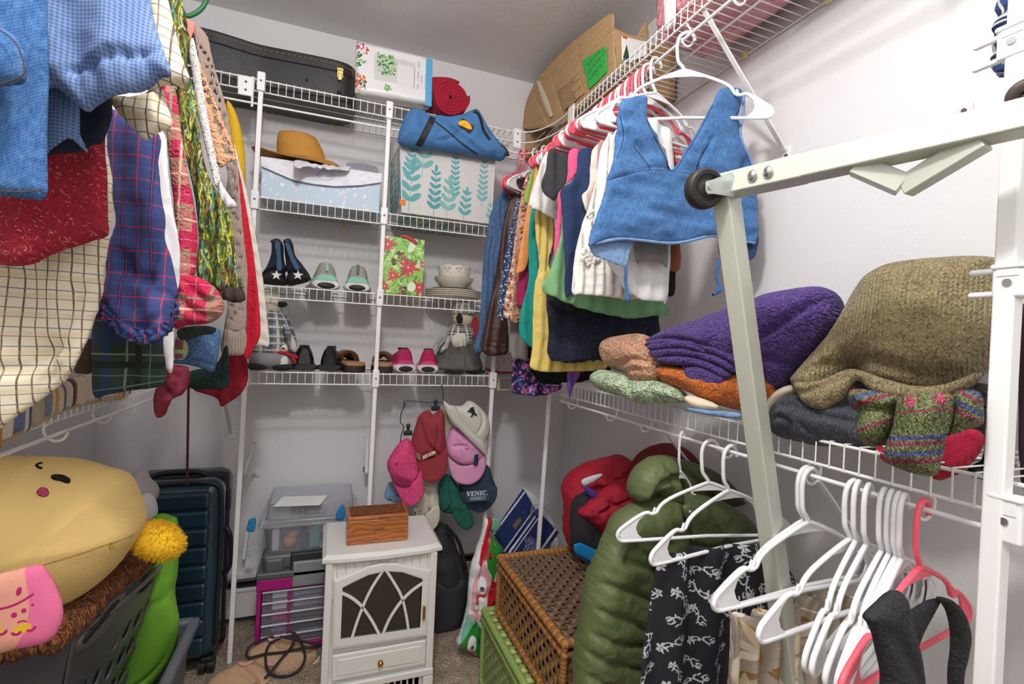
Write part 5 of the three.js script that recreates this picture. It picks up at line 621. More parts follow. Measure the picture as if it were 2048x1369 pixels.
{ // crockery
  const z = -2.1, y = SH[2], cream = mat(0xe9e2d2, { rough: 0.25, coat: 0.5 }), c = onZ(907, 580, z), R1 = onZ(961, 582, z).x - c.x, R2 = onZ(946, 552, z).x - c.x, C = c.x;
  const plateG = lathe([[0, 0.004], [R1 * 0.6, 0.004], [R1 * 0.62, 0.002], [R1 * 0.66, 0.001], [R1 * 0.98, 0.014], [R1, 0.0165], [R1 * 0.985, 0.018], [R1 * 0.66, 0.0055], [R1 * 0.6, 0.0075], [0, 0.0075]], 56);
  const bowlG = lathe([[0, 0.003], [R2 * 0.5, 0.002], [R2 * 0.56, 0], [R2 * 0.6, 0.004], [R2 * 0.9, 0.034], [R2, 0.044], [R2 * 0.985, 0.0455], [R2 * 0.88, 0.037], [R2 * 0.58, 0.008], [0, 0.006]], 56);
  const stack = (n, g, y0, dy, name, lab, grp, m) => { for (let k = 0; k < n; k++) { const o = new THREE.Mesh(g, m); o.name = numbered(name); o.position.set(C, y0 + k * dy, z); o.userData = { label: lab[k], category: name, group: grp }; put(o); } };
  stack(4, plateG, y, 0.0085, 'plate', ['lowest cream dinner plate of the stack on the third shelf', 'second cream dinner plate up in the stack on the third shelf', 'third cream dinner plate up, below the dark rimmed one', 'topmost cream dinner plate, right under the bowls'], 'stacked cream plates', cream);
  { const o = new THREE.Mesh(lathe([[0, 0.003], [R1 * 0.7, 0.003], [R1 * 0.8, 0.009], [R1 * 0.8, 0.0105], [R1 * 0.68, 0.005], [0, 0.005]], 48), mat(0x3d3a38, { rough: 0.4 })); o.name = 'saucer'; o.position.set(C, y + 0.0395, z); o.userData = { label: 'thin dark rimmed saucer between the cream plates and the bowls', category: 'plate' }; put(o); }
  stack(2, bowlG, y + 0.045, 0.009, 'bowl', ['lower of the two nested cream bowls on the plates', 'upper nested cream bowl carrying the openwork dish'], 'nested cream bowls', cream);
  // openwork dish with a scalloped rim
  const Rb = (onZ(940, 530, z).x - onZ(877, 530, z).x) / 2 * 1.02, ht = 0.055, out = [], n = 8, per = 6.283 * Rb; for (let k = 0; k <= 64; k++) { const u = k / 64 * per; out.push([u, ht * (0.86 + 0.14 * Math.abs(Math.sin(k / 64 * n * Math.PI)))]); } const L = [[0, 0], [per, 0], ...out.reverse()], holes = [];
  for (let k = 0; k < n; k++) { const u = (k + 0.5) / n * per; for (const s of [-1, 1]) { const h = []; for (let t = 0; t < 8; t++) { const a = t * 0.785; h.push([u + s * per * 0.022 + 0.0045 * Math.cos(a), ht * 0.68 + 0.004 * Math.sin(a)]); } holes.push(h); } holes.push([[u - 0.006, ht * 0.52], [u, ht * 0.58], [u + 0.006, ht * 0.52], [u, ht * 0.38]]); for (const s of [-1, 1]) holes.push([[u + s * per * 0.04 - 0.003, ht * 0.25], [u + s * per * 0.04, ht * 0.4], [u + s * per * 0.04 + 0.003, ht * 0.25]]); }
  const g = sheet(zf(0), L, { sm: false, T: 0.0016, R: 0.003, s: 0.0019, holes }); warp(g, (v) => { const a = v.x / Rb + 0.3, r = (Rb + v.z) * (0.86 + 0.14 * v.y / ht); v.set(r * Math.cos(a), v.y, r * Math.sin(a)); });
  const yb = y + 0.045 + 0.009 + 0.04; g.translate(C, yb, z); const base = lathe([[0, 0], [Rb * 0.88, 0], [Rb * 0.88, 0.003], [0, 0.003]], 40); base.translate(C, yb, z);
  T('openwork_dish', 'cream pierced dish with a scalloped rim on top of the bowls', 'dish', [P('wall', g, cream), P('base', base, cream)]);
}
{ // penguin on the left
  const z = -2.03, y = SH[3], c = onZ(548, 700, z), X = c.x, pl = plaid('#8d9298', [[0.0, 0.3, 'rgba(60,64,70,0.5)'], [0.55, 0.2, '#c9c6be'], [0.85, 0.05, '#4c4e52']], 0.09), tw = mat(0xffffff, { map: speckTex('#8a8a8c', ['#55565a', '#b5b5b5', '#6d6d70'], 500, 5, 0.04) }), cream = plain(0xd9cfb8), bk = plain(0x24242a);
  const body = lathe([[0, 0.035], [0.07, 0.036], [0.088, 0.06], [0.092, 0.095], [0.085, 0.13], [0.065, 0.18], [0.045, 0.21], [0.03, 0.222], [0, 0.226]], 32); body.translate(X - 0.012, y, z);
  const low = lathe([[0, 0.004], [0.085, 0.006], [0.1, 0.03], [0.098, 0.058], [0.09, 0.064], [0, 0.066]], 32); low.translate(X - 0.012, y, z);
  const head = onZ(546, 615, z + 0.02);
  T('penguin_plush', 'stuffed penguin in a grey plaid coat at the left end of the lowest back shelf', 'plush toy', [P('coat', body, pl), P('coat_hem', low, tw), P('head', ball(head.x - 0.012, y + 0.245, z, 0.046, 0.045, 0.045), cream), P('beak', (() => { const g = ball(0, 0, 0, 0.012, 0.011, 0.026, 14); g.rotateY(0.9); const b = onZ(563, 609, z + 0.03); g.translate(b.x, b.y, b.z); return g; })(), bk), P('wing', cloth(zf(z + 0.085), [566, 648, 582, 665, 594, 690, 592, 705, 580, 700, 570, 675], { T: 0.012, R: 0.02 }), pl), P('foot', ball(X - 0.05, y + 0.014, z + 0.075, 0.045, 0.013, 0.035), bk), P('foot', ball(X + 0.035, y + 0.014, z + 0.07, 0.04, 0.013, 0.03), bk)]);
  // small white bear ornament with a red scarf
  const b = onZ(562, 738, -1.965), bx = b.x, w = plain(0xe9e6e2), red = plain(0xb51d30);
  T('bear_ornament', 'little white bear ornament with a red scarf beside the black shoes', 'ornament', [P('body', merge(ball(bx, y + 0.034, -1.965, 0.026, 0.034, 0.024, 20), ball(bx - 0.022, y + 0.016, -1.96, 0.012, 0.008, 0.014, 10), ball(bx + 0.02, y + 0.016, -1.96, 0.012, 0.008, 0.014, 10)), w), P('head', merge(ball(bx + 0.004, y + 0.083, -1.968, 0.02, 0.019, 0.019, 18), ball(bx - 0.01, y + 0.101, -1.97, 0.006, 0.006, 0.005, 8), ball(bx + 0.018, y + 0.101, -1.97, 0.006, 0.006, 0.005, 8)), w), P('nose', ball(bx + 0.006, y + 0.082, -1.948, 0.005, 0.004, 0.004, 8), BLACK), P('scarf', merge((() => { const g = new THREE.TorusGeometry(0.019, 0.006, 8, 20); g.rotateX(1.57); g.translate(bx, y + 0.066, -1.966); return g; })(), rod(V(bx + 0.015, y + 0.064, -1.95), V(bx + 0.055, y + 0.05, -1.95), 0.006), rod(V(bx + 0.035, y + 0.058, -1.95), V(bx + 0.048, y + 0.03, -1.95), 0.006)), red)]);
}
{ // penguin on the right
  const z = -2.03, y = SH[3], c = onZ(917, 690, z), X = c.x, pl = plaid('#7d8084', [[0.0, 0.3, 'rgba(40,44,50,0.55)'], [0.55, 0.3, '#d0cbbf']], 0.08), cream = plain(0xd8cbb0), bk = plain(0x1c1c20), tin = mat(0xffffff, { map: speckTex('#86847e', ['#d9d6cc', '#4c4b48', '#b5b1a6', '#efeade'], 900, 7, 0.05, 3, 1.5), metal: 0.4, rough: 0.4, bump: 'fuzz' });
  const skirt = lathe([[0.03, 0.012], [0.1, 0.014], [0.106, 0.026], [0.09, 0.08], [0.07, 0.12], [0.055, 0.135], [0, 0.14]], 60); warp(skirt, (v) => { const a = Math.atan2(v.z, v.x), k = 1 + 0.06 * Math.sin(a * 17) * (1 - v.y / 0.14); v.x *= k; v.z *= k; }); skirt.translate(X, y, z);
  const hairs = []; const R = rng(6); for (let k = 0; k < 120; k++) { const a = R() * 3.14, r0 = 0.06 + 0.03 * R(), p0 = V(X + r0 * Math.cos(a), y + 0.12 * R() + 0.03, z + r0 * Math.sin(a)); hairs.push(rod(p0, p0.clone().add(V(0.025 * Math.cos(a), -0.03, 0.025 * Math.sin(a))), 0.0008, 4)); }
  const top = lathe([[0.06, 0.12], [0.062, 0.14], [0.052, 0.18], [0.036, 0.205], [0, 0.212]], 32); top.translate(X + 0.004, y, z);
  const h = V(X + 0.012, y + 0.235, z + 0.008);
  T('penguin_plush', 'stuffed penguin in a silver tinsel skirt at the right end of the lowest back shelf', 'plush toy', [P('skirt', skirt, tin, [P('tinsel', merge(hairs), tin, [], { kind: 'stuff' })]), P('coat', top, pl), P('head', ball(h.x, h.y, h.z, 0.045, 0.043, 0.042), cream), P('beak', (() => { const g = ball(0, 0, 0, 0.013, 0.02, 0.024, 14); g.rotateX(0.5); const b = onZ(919, 638, z + 0.055); g.translate(b.x, b.y, b.z); return g; })(), bk), P('eye', ball(h.x - 0.022, h.y + 0.014, h.z + 0.036, 0.004, 0.004, 0.003, 8), bk), P('eye', ball(h.x + 0.02, h.y + 0.014, h.z + 0.036, 0.004, 0.004, 0.003, 8), bk), P('hat', (() => { const g = lathe([[0.048, 0.012], [0.05, 0.02], [0.042, 0.045], [0.024, 0.06], [0, 0.066]], 28); g.rotateX(-0.12); g.translate(h.x, h.y, h.z); return g; })(), pl), P('scarf', merge(cloth(zf(z + 0.062), [905, 672, 930, 668, 932, 694, 908, 695], { T: 0.01, R: 0.01 })), plain(0xd6d0c2)), P('wing', cloth(zf(z + 0.04), [945, 668, 953, 685, 960, 705, 954, 712, 944, 692], { T: 0.01, R: 0.015 }), pl), P('wing', cloth(zf(z + 0.05), [897, 672, 888, 690, 878, 705, 884, 708, 898, 692], { T: 0.01, R: 0.015 }), pl), P('foot', ball(X - 0.035, y + 0.009, z + 0.08, 0.042, 0.008, 0.03), bk), P('foot', ball(X + 0.06, y + 0.012, z + 0.06, 0.045, 0.011, 0.03), bk), P('bow', cloth(zf(z + 0.02), [945, 635, 955, 640, 957, 665, 952, 680, 946, 660], { T: 0.008, R: 0.01 }), plain(0xb51d30))]);
}
{ // polka dot box, wall hardware, loose braces
  const m = printed(128, 128, (x, w, h) => { fill(x, w, h, '#c9c4c4'); x.fillStyle = '#6a6468'; const R = rng(4); for (let k = 0; k < 12; k++) { x.beginPath(); x.arc(R() * w, R() * h, 4, 0, 7); x.fill(); } }, 0.08, { rough: 0.6 });
  T('dotted_box', 'pale box with dark dots and a red base in the corner under the leather sleeve', 'box', [P('body', box(0.69, 0.93, 1.043, 1.125, -2.2, -2.0, 0.003), m), P('base', box(0.687, 0.933, 1.035, 1.046, -2.203, -1.997, 0.003), mat(0xa8323a))]);
  const W2 = BACK + 0.002, hw = mat(0xd9d9d9, { rough: 0.4 });
  const A = onZ(509, 888, W2), B = onZ(510, 948, W2 + 0.01), Cc = onZ(488, 948, W2 + 0.13);
  T('wall_bracket', 'small white angle bracket on the back wall right of the left pole', 'bracket', [P('strut', bar(A.clone().add(V(0, 0, 0.006)), Cc, 0.01, 0.004, 0.001), hw), P('arm', bar(B, Cc, 0.01, 0.004, 0.001), hw), P('foot_plate', merge(box(B.x - 0.014, B.x + 0.014, B.y - 0.014, B.y + 0.014, BACK, BACK + 0.006), box(A.x - 0.009, A.x + 0.009, A.y - 0.012, A.y + 0.012, BACK, BACK + 0.006)), hw), P('screw', rod(V(A.x, A.y, BACK), V(A.x, A.y, BACK + 0.009), 0.004, 10), GREYHOLE)]);
  const D = onZ(734, 878, W2), E = onZ(731, 938, W2);
  T('wall_bracket', 'narrow white angle bracket on the back wall left of the middle pole', 'bracket', [P('strut', bar(V(D.x, D.y, BACK + 0.008), V(D.x - 0.004, E.y + 0.01, BACK + 0.1), 0.012, 0.005, 0.001), hw), P('arm', bar(V(E.x, E.y, BACK + 0.003), V(D.x - 0.004, E.y + 0.008, BACK + 0.1), 0.012, 0.005, 0.001), hw), P('foot_plate', box(E.x - 0.01, E.x + 0.01, E.y - 0.012, E.y + 0.008, BACK, BACK + 0.006), GREYHOLE)]);
  const F = onZ(496, 1105, W2), F2 = onZ(498, 1040, W2);
  T('wall_bracket', 'low white wall bracket beside the foot of the left pole, near the clear bin', 'bracket', [P('strut', bar(V(F2.x, F2.y, BACK + 0.008), V(F2.x - 0.005, F.y, BACK + 0.07), 0.012, 0.005, 0.001), hw), P('foot_plate', box(F.x - 0.012, F.x + 0.012, F.y - 0.014, F.y + 0.014, BACK, BACK + 0.006), hw)]);
  const G1 = onZ(447, 790, -1.97), G2 = onZ(462, 868, BACK + 0.008);
  T('shelf_brace', 'slanting white shelf brace on the back wall below the red shawl', 'brace', [P('strut', bar(G1, G2, 0.013, 0.004, 0.001), wireM), P('foot_plate', box(G2.x - 0.014, G2.x + 0.014, G2.y - 0.02, G2.y + 0.012, BACK, BACK + 0.005), wireM)]);
  const H1 = onZ(994, 760, -1.97), H2 = onZ(966, 850, BACK + 0.008);
  T('shelf_brace', 'slanting white shelf brace behind the right pole above the white bucket hat', 'brace', [P('strut', bar(H1, H2, 0.013, 0.004, 0.001), wireM), P('foot_plate', box(H2.x - 0.014, H2.x + 0.014, H2.y - 0.02, H2.y + 0.012, BACK, BACK + 0.005), wireM)]);
  const rp = (px, py, lab, w2) => { const c = onX(px, py, RIGHT - 0.003); T('wall_plate', lab, 'bracket', [P('plate', box(RIGHT - 0.005, RIGHT, c.y - 0.014, c.y + 0.012, c.z - w2, c.z + w2, 0.001), hw), P('screw', rod(V(RIGHT - 0.009, c.y, c.z), V(RIGHT - 0.003, c.y, c.z), 0.004, 12), GREYHOLE)]); };
  rp(1930, 222, 'small white brace foot plate with a screw on the right wall above the metal tube', 0.013); rp(1496, 573, 'small metal wall clip on the right wall behind the slanting metal tube', 0.018);
  const cr = mat(0xded6ae, { rough: 0.5 }), E1 = onZ(996, 752, -2.0), E2 = onZ(996, 782, -2.0);
  T('shelf_end_bracket', 'cream plastic shelf end bracket under the dotted box in the corner', 'bracket', [P('post', bar(E1, E2, 0.014, 0.008, 0.002, V(0, 0, 1)), cr), P('arm', rod(V(E2.x, E2.y + 0.004, -2.0), V(E2.x + 0.06, E2.y + 0.004, -2.0), 0.003), cr), P('arm', rod(V(E1.x, E1.y - 0.01, -2.0), V(E1.x + 0.06, E1.y - 0.01, -2.0), 0.003), cr)]);
}
// ---------- on the floor along the back and left ----------
const patchOn = (target, z, a, o = {}) => cling(cloth(zf(z), a, { T: 0.001, R: 0.002, q: 30, ...o }), target, o.off);
{ // suitcase
  const x0 = -0.615, x1 = -0.318, y0 = 0.055, y1 = 0.662, zF = -1.885, zB = -2.12, teal = mat(0x1f3a49, { rough: 0.28, coat: 0.4 }), blk = mat(0x1d2025, { rough: 0.5 });
  const shell = box(x0, x1, y0, y1, zF - 0.1, zF, 0.045, 5), back = box(x0, x1, y0, y1, zB, zF - 0.118, 0.045, 5), ribs = [];
  for (let k = 0; k < 9; k++) ribs.push(P('rib', box(x0 + 0.035, x1 - 0.035, y0 + 0.03 + k * 0.061, y0 + 0.086 + k * 0.061, zF - 0.03, zF + 0.013, 0.012, 4), teal));
  const wheel = (x, z) => P('wheel', [rotg(new THREE.CylinderGeometry(0.024, 0.024, 0.02, 20), 0, 0, 90).translate(x - 0.013, 0.025, z), rotg(new THREE.CylinderGeometry(0.024, 0.024, 0.02, 20), 0, 0, 90).translate(x + 0.013, 0.025, z), box(x - 0.02, x + 0.02, 0.03, 0.06, z - 0.018, z + 0.018, 0.006)], blk);
  T('suitcase', 'dark teal hard-shell suitcase with horizontal ribs standing at the back left corner', 'suitcase', [P('front_shell', shell, teal, ribs), P('back_shell', back, teal), P('zip_band', box(x0 - 0.002, x1 + 0.002, y0 + 0.004, y1 + 0.003, zF - 0.121, zF - 0.097, 0.01), blk), P('side_handle', tube([[x1 - 0.002, 0.3, zF - 0.09], [x1 + 0.016, 0.33, zF - 0.085], [x1 + 0.018, 0.4, zF - 0.085], [x1 + 0.014, 0.45, zF - 0.085], [x1 - 0.002, 0.475, zF - 0.09]], 0.007, 8), blk), P('top_handle', tube([[x0 + 0.07, y1 - 0.002, zF - 0.1], [x0 + 0.09, y1 + 0.008, zF - 0.1], [x1 - 0.09, y1 + 0.008, zF - 0.1], [x1 - 0.07, y1 - 0.002, zF - 0.1]], 0.009, 8), blk), P('lock', box(x1 - 0.006, x1 + 0.008, 0.53, 0.6, zF - 0.125, zF - 0.095, 0.004), blk), P('corner_trim', tube([[x0 + 0.02, y1 - 0.006, zF - 0.012], [x1 - 0.05, y1 - 0.006, zF - 0.012], [x1 - 0.016, y1 - 0.02, zF - 0.014], [x1 - 0.006, y1 - 0.06, zF - 0.016], [x1 - 0.006, y0 + 0.05, zF - 0.016]], 0.008, 8, 60), blk), wheel(x1 - 0.03, zF - 0.03), wheel(x1 - 0.03, zB + 0.03), wheel(x0 + 0.03, zF - 0.03), wheel(x0 + 0.03, zB + 0.03)]);
}
const bin = (x0, x1, y0, y1, z0, z1, t = 0.004, taper = 0.015) => { const R = (y, k, inn) => { const L = [], a = x0 + k + inn, b = x1 - k - inn, c = z0 + k + inn, d = z1 - k - inn, r = 0.03; for (const [cx, cz, s] of [[b - r, d - r, 0], [a + r, d - r, 1], [a + r, c + r, 2], [b - r, c + r, 3]]) for (let q = 0; q <= 5; q++) { const an = (s + q / 5) * Math.PI / 2; L.push(V(cx + r * Math.cos(an), y, cz + r * Math.sin(an))); } return L; }; return loft([R(y0, taper, 0), R(y1, 0, 0), R(y1, 0, t), R(y0 + t, taper, t)].reverse(), true); };
{ // grey tote
  const m = mat(0x5d6068, { rough: 0.5 });
  T('storage_tote', 'grey plastic storage tote under the laundry basket in front of the suitcase', 'tote', [P('body', bin(-0.77, -0.305, 0.0, 0.4, -1.47, -0.72), m), P('rim', merge(box(-0.785, -0.288, 0.395, 0.42, -1.488, -1.463, 0.01), box(-0.785, -0.288, 0.395, 0.42, -0.73, -0.705, 0.01), box(-0.313, -0.288, 0.395, 0.42, -1.488, -0.705, 0.01), box(-0.785, -0.76, 0.395, 0.42, -1.488, -0.705, 0.01)), m)]);
}
{ // laundry basket
  const A = onY(143, 1276, 0.6), B = onY(330, 1123, 0.6), yaw = Math.atan2(-(B.z - A.z), B.x - A.x) / D2R, f = fr(A.x, 0.6, A.z, yaw, 12), m = mat(0x656163, { rough: 0.3, coat: 0.3 });
  const slot = (px, py, l = 21, w = 4.5) => { const h = [], c = 0.36, s = -0.93; for (let k = 0; k < 10; k++) { const t = k * 0.6283, a = l * Math.cos(t), b = w * Math.sin(t); h.push(px + a * c + b * s * -1, py + a * s + b * c); } return h; };
  const holes = [[274, 1238], [252, 1260], [229, 1283], [259, 1291], [241, 1312], [216, 1340], [244, 1346], [190, 1358], [276, 1270, 18], [258, 1325], [291, 1213, 15, 2.5], [165, 1378], [222, 1374]].map((q) => slot(...q));
  holes.push([270, 1188, 277, 1166, 300, 1138, 322, 1124, 326, 1130, 308, 1160, 286, 1183]);
  const L = [143, 1276, 180, 1243, 215, 1208, 260, 1166, 300, 1135, 328, 1123, 322, 1160, 308, 1215, 285, 1290, 258, 1369, 240, 1420, 110, 1440, 128, 1369];
  const side = cloth(f, L, { T: 0.003, R: 0.004, q: 120, sm: false, holes });
  const u = f.u.clone(), w = V(-u.z, 0, u.x).multiplyScalar(1).normalize(); if (w.x > 0) w.negate();
  const len = A.distanceTo(B), C2 = A.clone().addScaledVector(w, 0.36), D2 = B.clone().addScaledVector(w, 0.36), low = (p, q) => { const r = p.clone().lerp(q, 0.25); r.y = 0.425; return r; };
  const cen = A.clone().add(D2).multiplyScalar(0.5), wallOf = (p, q) => { const a = p.clone(), b = q.clone(), c = low(q, cen), d = low(p, cen), n = b.clone().sub(a).cross(c.clone().sub(b)).normalize().multiplyScalar(0.0035), g = loft([[a, b, c, d], [a, b, c, d].map((k) => k.clone().add(n))]); return g.index ? g.toNonIndexed() : g; };
  const flat = (g) => { g.computeVertexNormals(); return g; };
  T('laundry_basket', 'dark grey plastic laundry basket with lens-shaped slots, full of brown fleece', 'basket', [P('side', side, m), P('side', flat(wallOf(A, C2)), m), P('side', flat(wallOf(C2, D2)), m), P('side', flat(wallOf(D2, B)), m), P('bottom', flat(loft([[low(A, cen), low(B, cen), low(D2, cen), low(C2, cen)], [low(A, cen), low(B, cen), low(D2, cen), low(C2, cen)].map((p) => p.clone().add(V(0, 0.004, 0)))]).toNonIndexed()), m), P('rim', tube([A, B, D2, C2].flatMap((p, i, a) => [p.clone().lerp(a[(i + 3) % 4], 0.06), p.clone().lerp(a[(i + 1) % 4], 0.06)]), 0.006, 8, 120, true), m),
    P('handle_grip', cloth(fr(A.x + 0.004, 0.6, A.z, yaw, 12), [150, 1292, 165, 1268, 190, 1240, 215, 1208, 240, 1186, 248, 1183, 240, 1205, 222, 1235, 205, 1262, 180, 1290, 155, 1310], { T: 0.008, R: 0.01 }), m, [P('slit', cloth(fr(A.x + 0.014, 0.6, A.z, yaw, 12), [168, 1282, 190, 1252, 215, 1222, 236, 1200, 238, 1204, 218, 1232, 192, 1262, 170, 1288], { T: 0.002, R: 0.003 }), BLACK)])]);
  one('cream_cloth', 'added cream cloth standing for the lit inside seen through the laundry basket slots', 'cloth', sheet(fr(A.x - 0.016, 0.6, A.z, yaw, 12), [[0.07, -0.05], [0.25, -0.05], [0.22, -0.15], [0.09, -0.15]], { T: 0.005, R: 0.02, noise: [[0.003, 0.05, 3]] }), plain(0xe6dcc8));  // added pale sheet, its colour stands for the lit basket interior
  const g = cloth(fr(0, 0.555, 0, 0, -86), [-60, 1330, 0, 1312, 60, 1300, 110, 1288, 143, 1268, 180, 1235, 220, 1195, 265, 1155, 305, 1125, 315, 1108, 250, 1060, 150, 1100, 60, 1150, -60, 1200], { T: 0.035, R: 0.05, noise: [[0.012, 0.03, 4]] });
  one('fleece_blanket', 'curly brown fleece blanket filling the laundry basket', 'blanket', g, mat(0xffffff, { map: canvasTex(256, 256, (x, w, h) => { fill(x, w, h, '#7d4a28'); const d = x.getImageData(0, 0, w, h), a = d.data; for (let j = 0; j < h; j++) for (let i = 0; i < w; i++) { const v = 50 * noise(i / 6, j / 6, 3) + 25 * noise(i / 3, j / 3, 7), k = (j * w + i) * 4; a[k] += v; a[k + 1] += v * 0.7; a[k + 2] += v * 0.45; } x.putImageData(d, 0, 0); }, 0.1), bump: 'fuzz', bs: 2 }));
}
{ // plush on the basket
  const fuzz = mat(0xeccb82, { rough: 0.95, sheen: 0.4, bump: 'fuzz', bs: 0.08 }), z = -1.16;
  const body = cloth(zf(z), [-150, 925, -60, 915, 0, 916, 60, 917, 140, 922, 200, 938, 250, 956, 272, 995, 286, 1036, 283, 1062, 265, 1092, 235, 1132, 190, 1172, 128, 1206, 60, 1222, 0, 1226, -60, 1225, -150, 1200], { T: 0.16, R: 0.17, q: 70 });
  const dark = plain(0x16141a), pinkM = mat(0xb8436a, { bump: 'fuzz', bs: 0.1 });
  const pad = cloth(zf(-0.93), [-60, 1158, 0, 1148, 40, 1138, 82, 1131, 98, 1148, 114, 1178, 125, 1210, 126, 1235, 117, 1262, 100, 1282, 70, 1292, 30, 1299, -60, 1308], { T: 0.014, R: 0.03, q: 70 });
  const padM = art(256, 256, (x, w, h) => { fill(x, w, h, '#f0a890'); const C = '#c21868'; x.fillStyle = 'rgba(240,90,170,0.65)'; x.beginPath(); x.moveTo(150, 0); x.lineTo(256, 0); x.lineTo(256, 256); x.lineTo(120, 256); x.quadraticCurveTo(215, 150, 150, 0); x.fill(); x.strokeStyle = C; x.lineWidth = 7; x.beginPath(); x.moveTo(60, 100); x.quadraticCurveTo(120, 122, 186, 74); x.stroke(); x.fillStyle = C; x.beginPath(); x.ellipse(148, 62, 7, 13, 0.2, 0, 7); x.fill(); for (const [a, b, r] of [[138, 130, 8], [163, 120, 7], [185, 106, 4]]) { x.beginPath(); x.arc(a, b, r, 0, 7); x.fill(); } for (const cx of [88, 162]) { x.fillStyle = '#f3c12c'; x.beginPath(); x.ellipse(cx, 172, 24, 14, -0.2, 0, 7); x.fill(); x.strokeStyle = C; x.lineWidth = 8; x.beginPath(); x.arc(cx - 16, 176, 12, 0.3, 2.8); x.stroke(); x.beginPath(); x.arc(cx + 20, 170, 12, 0, 2.4); x.stroke(); x.lineWidth = 5; x.beginPath(); x.arc(cx - 2, 168, 18, 4, 5.4); x.stroke(); } }, { bump: 'fuzz', bs: 0.1 });
  one('yellow_plush', 'very large pale yellow plush lying sideways on the laundry basket with closed and open eyes', 'plush toy', body, fuzz, [
    P('eye', patchOn(body, z + 0.15, [100, 953, 108, 949, 125, 950, 140, 957, 142, 963, 136, 966, 140, 970, 130, 966, 134, 970, 122, 963, 108, 961]), dark), P('winking_eye', cling(tube(smooth(pairs([84, 926, 76, 928, 73, 931, 77, 935, 84, 937]), false, 3).map(([a, b]) => onZ(a, b, z + 0.15)), 0.0018, 6), body, 0.001), dark), P('cheek', patchOn(body, z + 0.15, [73, 985, 78, 977, 88, 975, 96, 980, 98, 988, 92, 994, 81, 994, 75, 990]), pinkM), P('seam', cling(tube(smooth(pairs([85, 1131, 150, 1112, 200, 1095, 245, 1080, 268, 1071]), false, 5).map(([a, b]) => onZ(a, b, z + 0.15)), 0.0012, 5), body, 0.0003), mat(0xdcb35e)), P('tag', cling(cloth(zf(z + 0.14), [218, 1090, 226, 1088, 228, 1096, 222, 1102], { T: 0.001 }), body, 0.004), mat(0xe8b82c)), P('foot_pad', fitUV(pad, zf(-0.93)), padM)]);
  // yellow tail with fur
  const c = onZ(314, 1082, -1.2), tail = ball(0, 0, 0, 0.053, 0.034, 0.04, 32); rotg(tail, 0, 0, -28); tail.translate(c.x, c.y, c.z); const R = rng(5), hairs = [], pp = tail.attributes.position, nn = tail.attributes.normal;
  for (let k = 0; k < 2600; k++) { const i = Math.floor(R() * pp.count), p = V(pp.getX(i), pp.getY(i), pp.getZ(i)), n = p.clone().sub(c).normalize().add(V(R() - 0.5, R() - 0.5, R() - 0.5).multiplyScalar(0.9)).normalize(); p.add(V(R() - 0.5, R() - 0.5, R() - 0.5).multiplyScalar(0.006)); const q = new THREE.ConeGeometry(0.0011, 0.007, 3, 1, true); q.translate(0, 0.002, 0); q.applyMatrix4(M4.compose(p, new THREE.Quaternion().setFromUnitVectors(V(0, 1, 0), n), V(1, 1, 1))); hairs.push(q); }
  const yel = mat(0xecbb22, { rough: 0.95 });
  one('yellow_pompom', 'fluffy golden yellow oval plush limb sticking out beside the green pillow', 'plush toy', tail, yel, [P('fur', merge(hairs), yel, [], { kind: 'stuff' })]);
  const grey = plain(0xa9a6a8), white = plain(0xd5d3d2);
  T('grey_plush', 'small grey and white plush lump peeking between the yellow plush and the suitcase', 'plush toy', [P('body', cloth(zf(-1.5), [258, 970, 262, 950, 280, 940, 293, 944, 300, 958, 314, 972, 318, 985, 312, 1000, 300, 1005, 285, 1000, 270, 990], { T: 0.045, R: 0.05 }), grey), P('paw', cloth(zf(-1.45), [280, 1000, 285, 990, 298, 988, 310, 1000, 315, 1022, 312, 1040, 295, 1044, 284, 1035], { T: 0.035, R: 0.035, cr: [[[284, 1012, 298, 1010], 0.006, 0.004], [[286, 1028, 300, 1026], 0.006, 0.004]] }), white)]);
  one('green_pillow', 'lime green cushion standing between the laundry basket and the suitcase', 'cushion', cloth(fr(0, 0, -1.43), [300, 1050, 312, 1032, 325, 1029, 345, 1036, 355, 1046, 357, 1094, 355, 1150, 349, 1180, 354, 1220, 358, 1240, 355, 1270, 345, 1310, 325, 1345, 300, 1375, 270, 1400, 240, 1400, 250, 1300, 290, 1150], { T: 0.05, R: 0.06, q: 70, cr: [[[352, 1262, 335, 1305, 300, 1340, 255, 1362], 0.012, 0.005], [[349, 1180, 330, 1190, 300, 1200], 0.01, 0.012], [[340, 1040, 348, 1090, 345, 1140], 0.006, 0.01]] }), mat(0x76b432, { bump: 'weave', rough: 0.8 }));
}
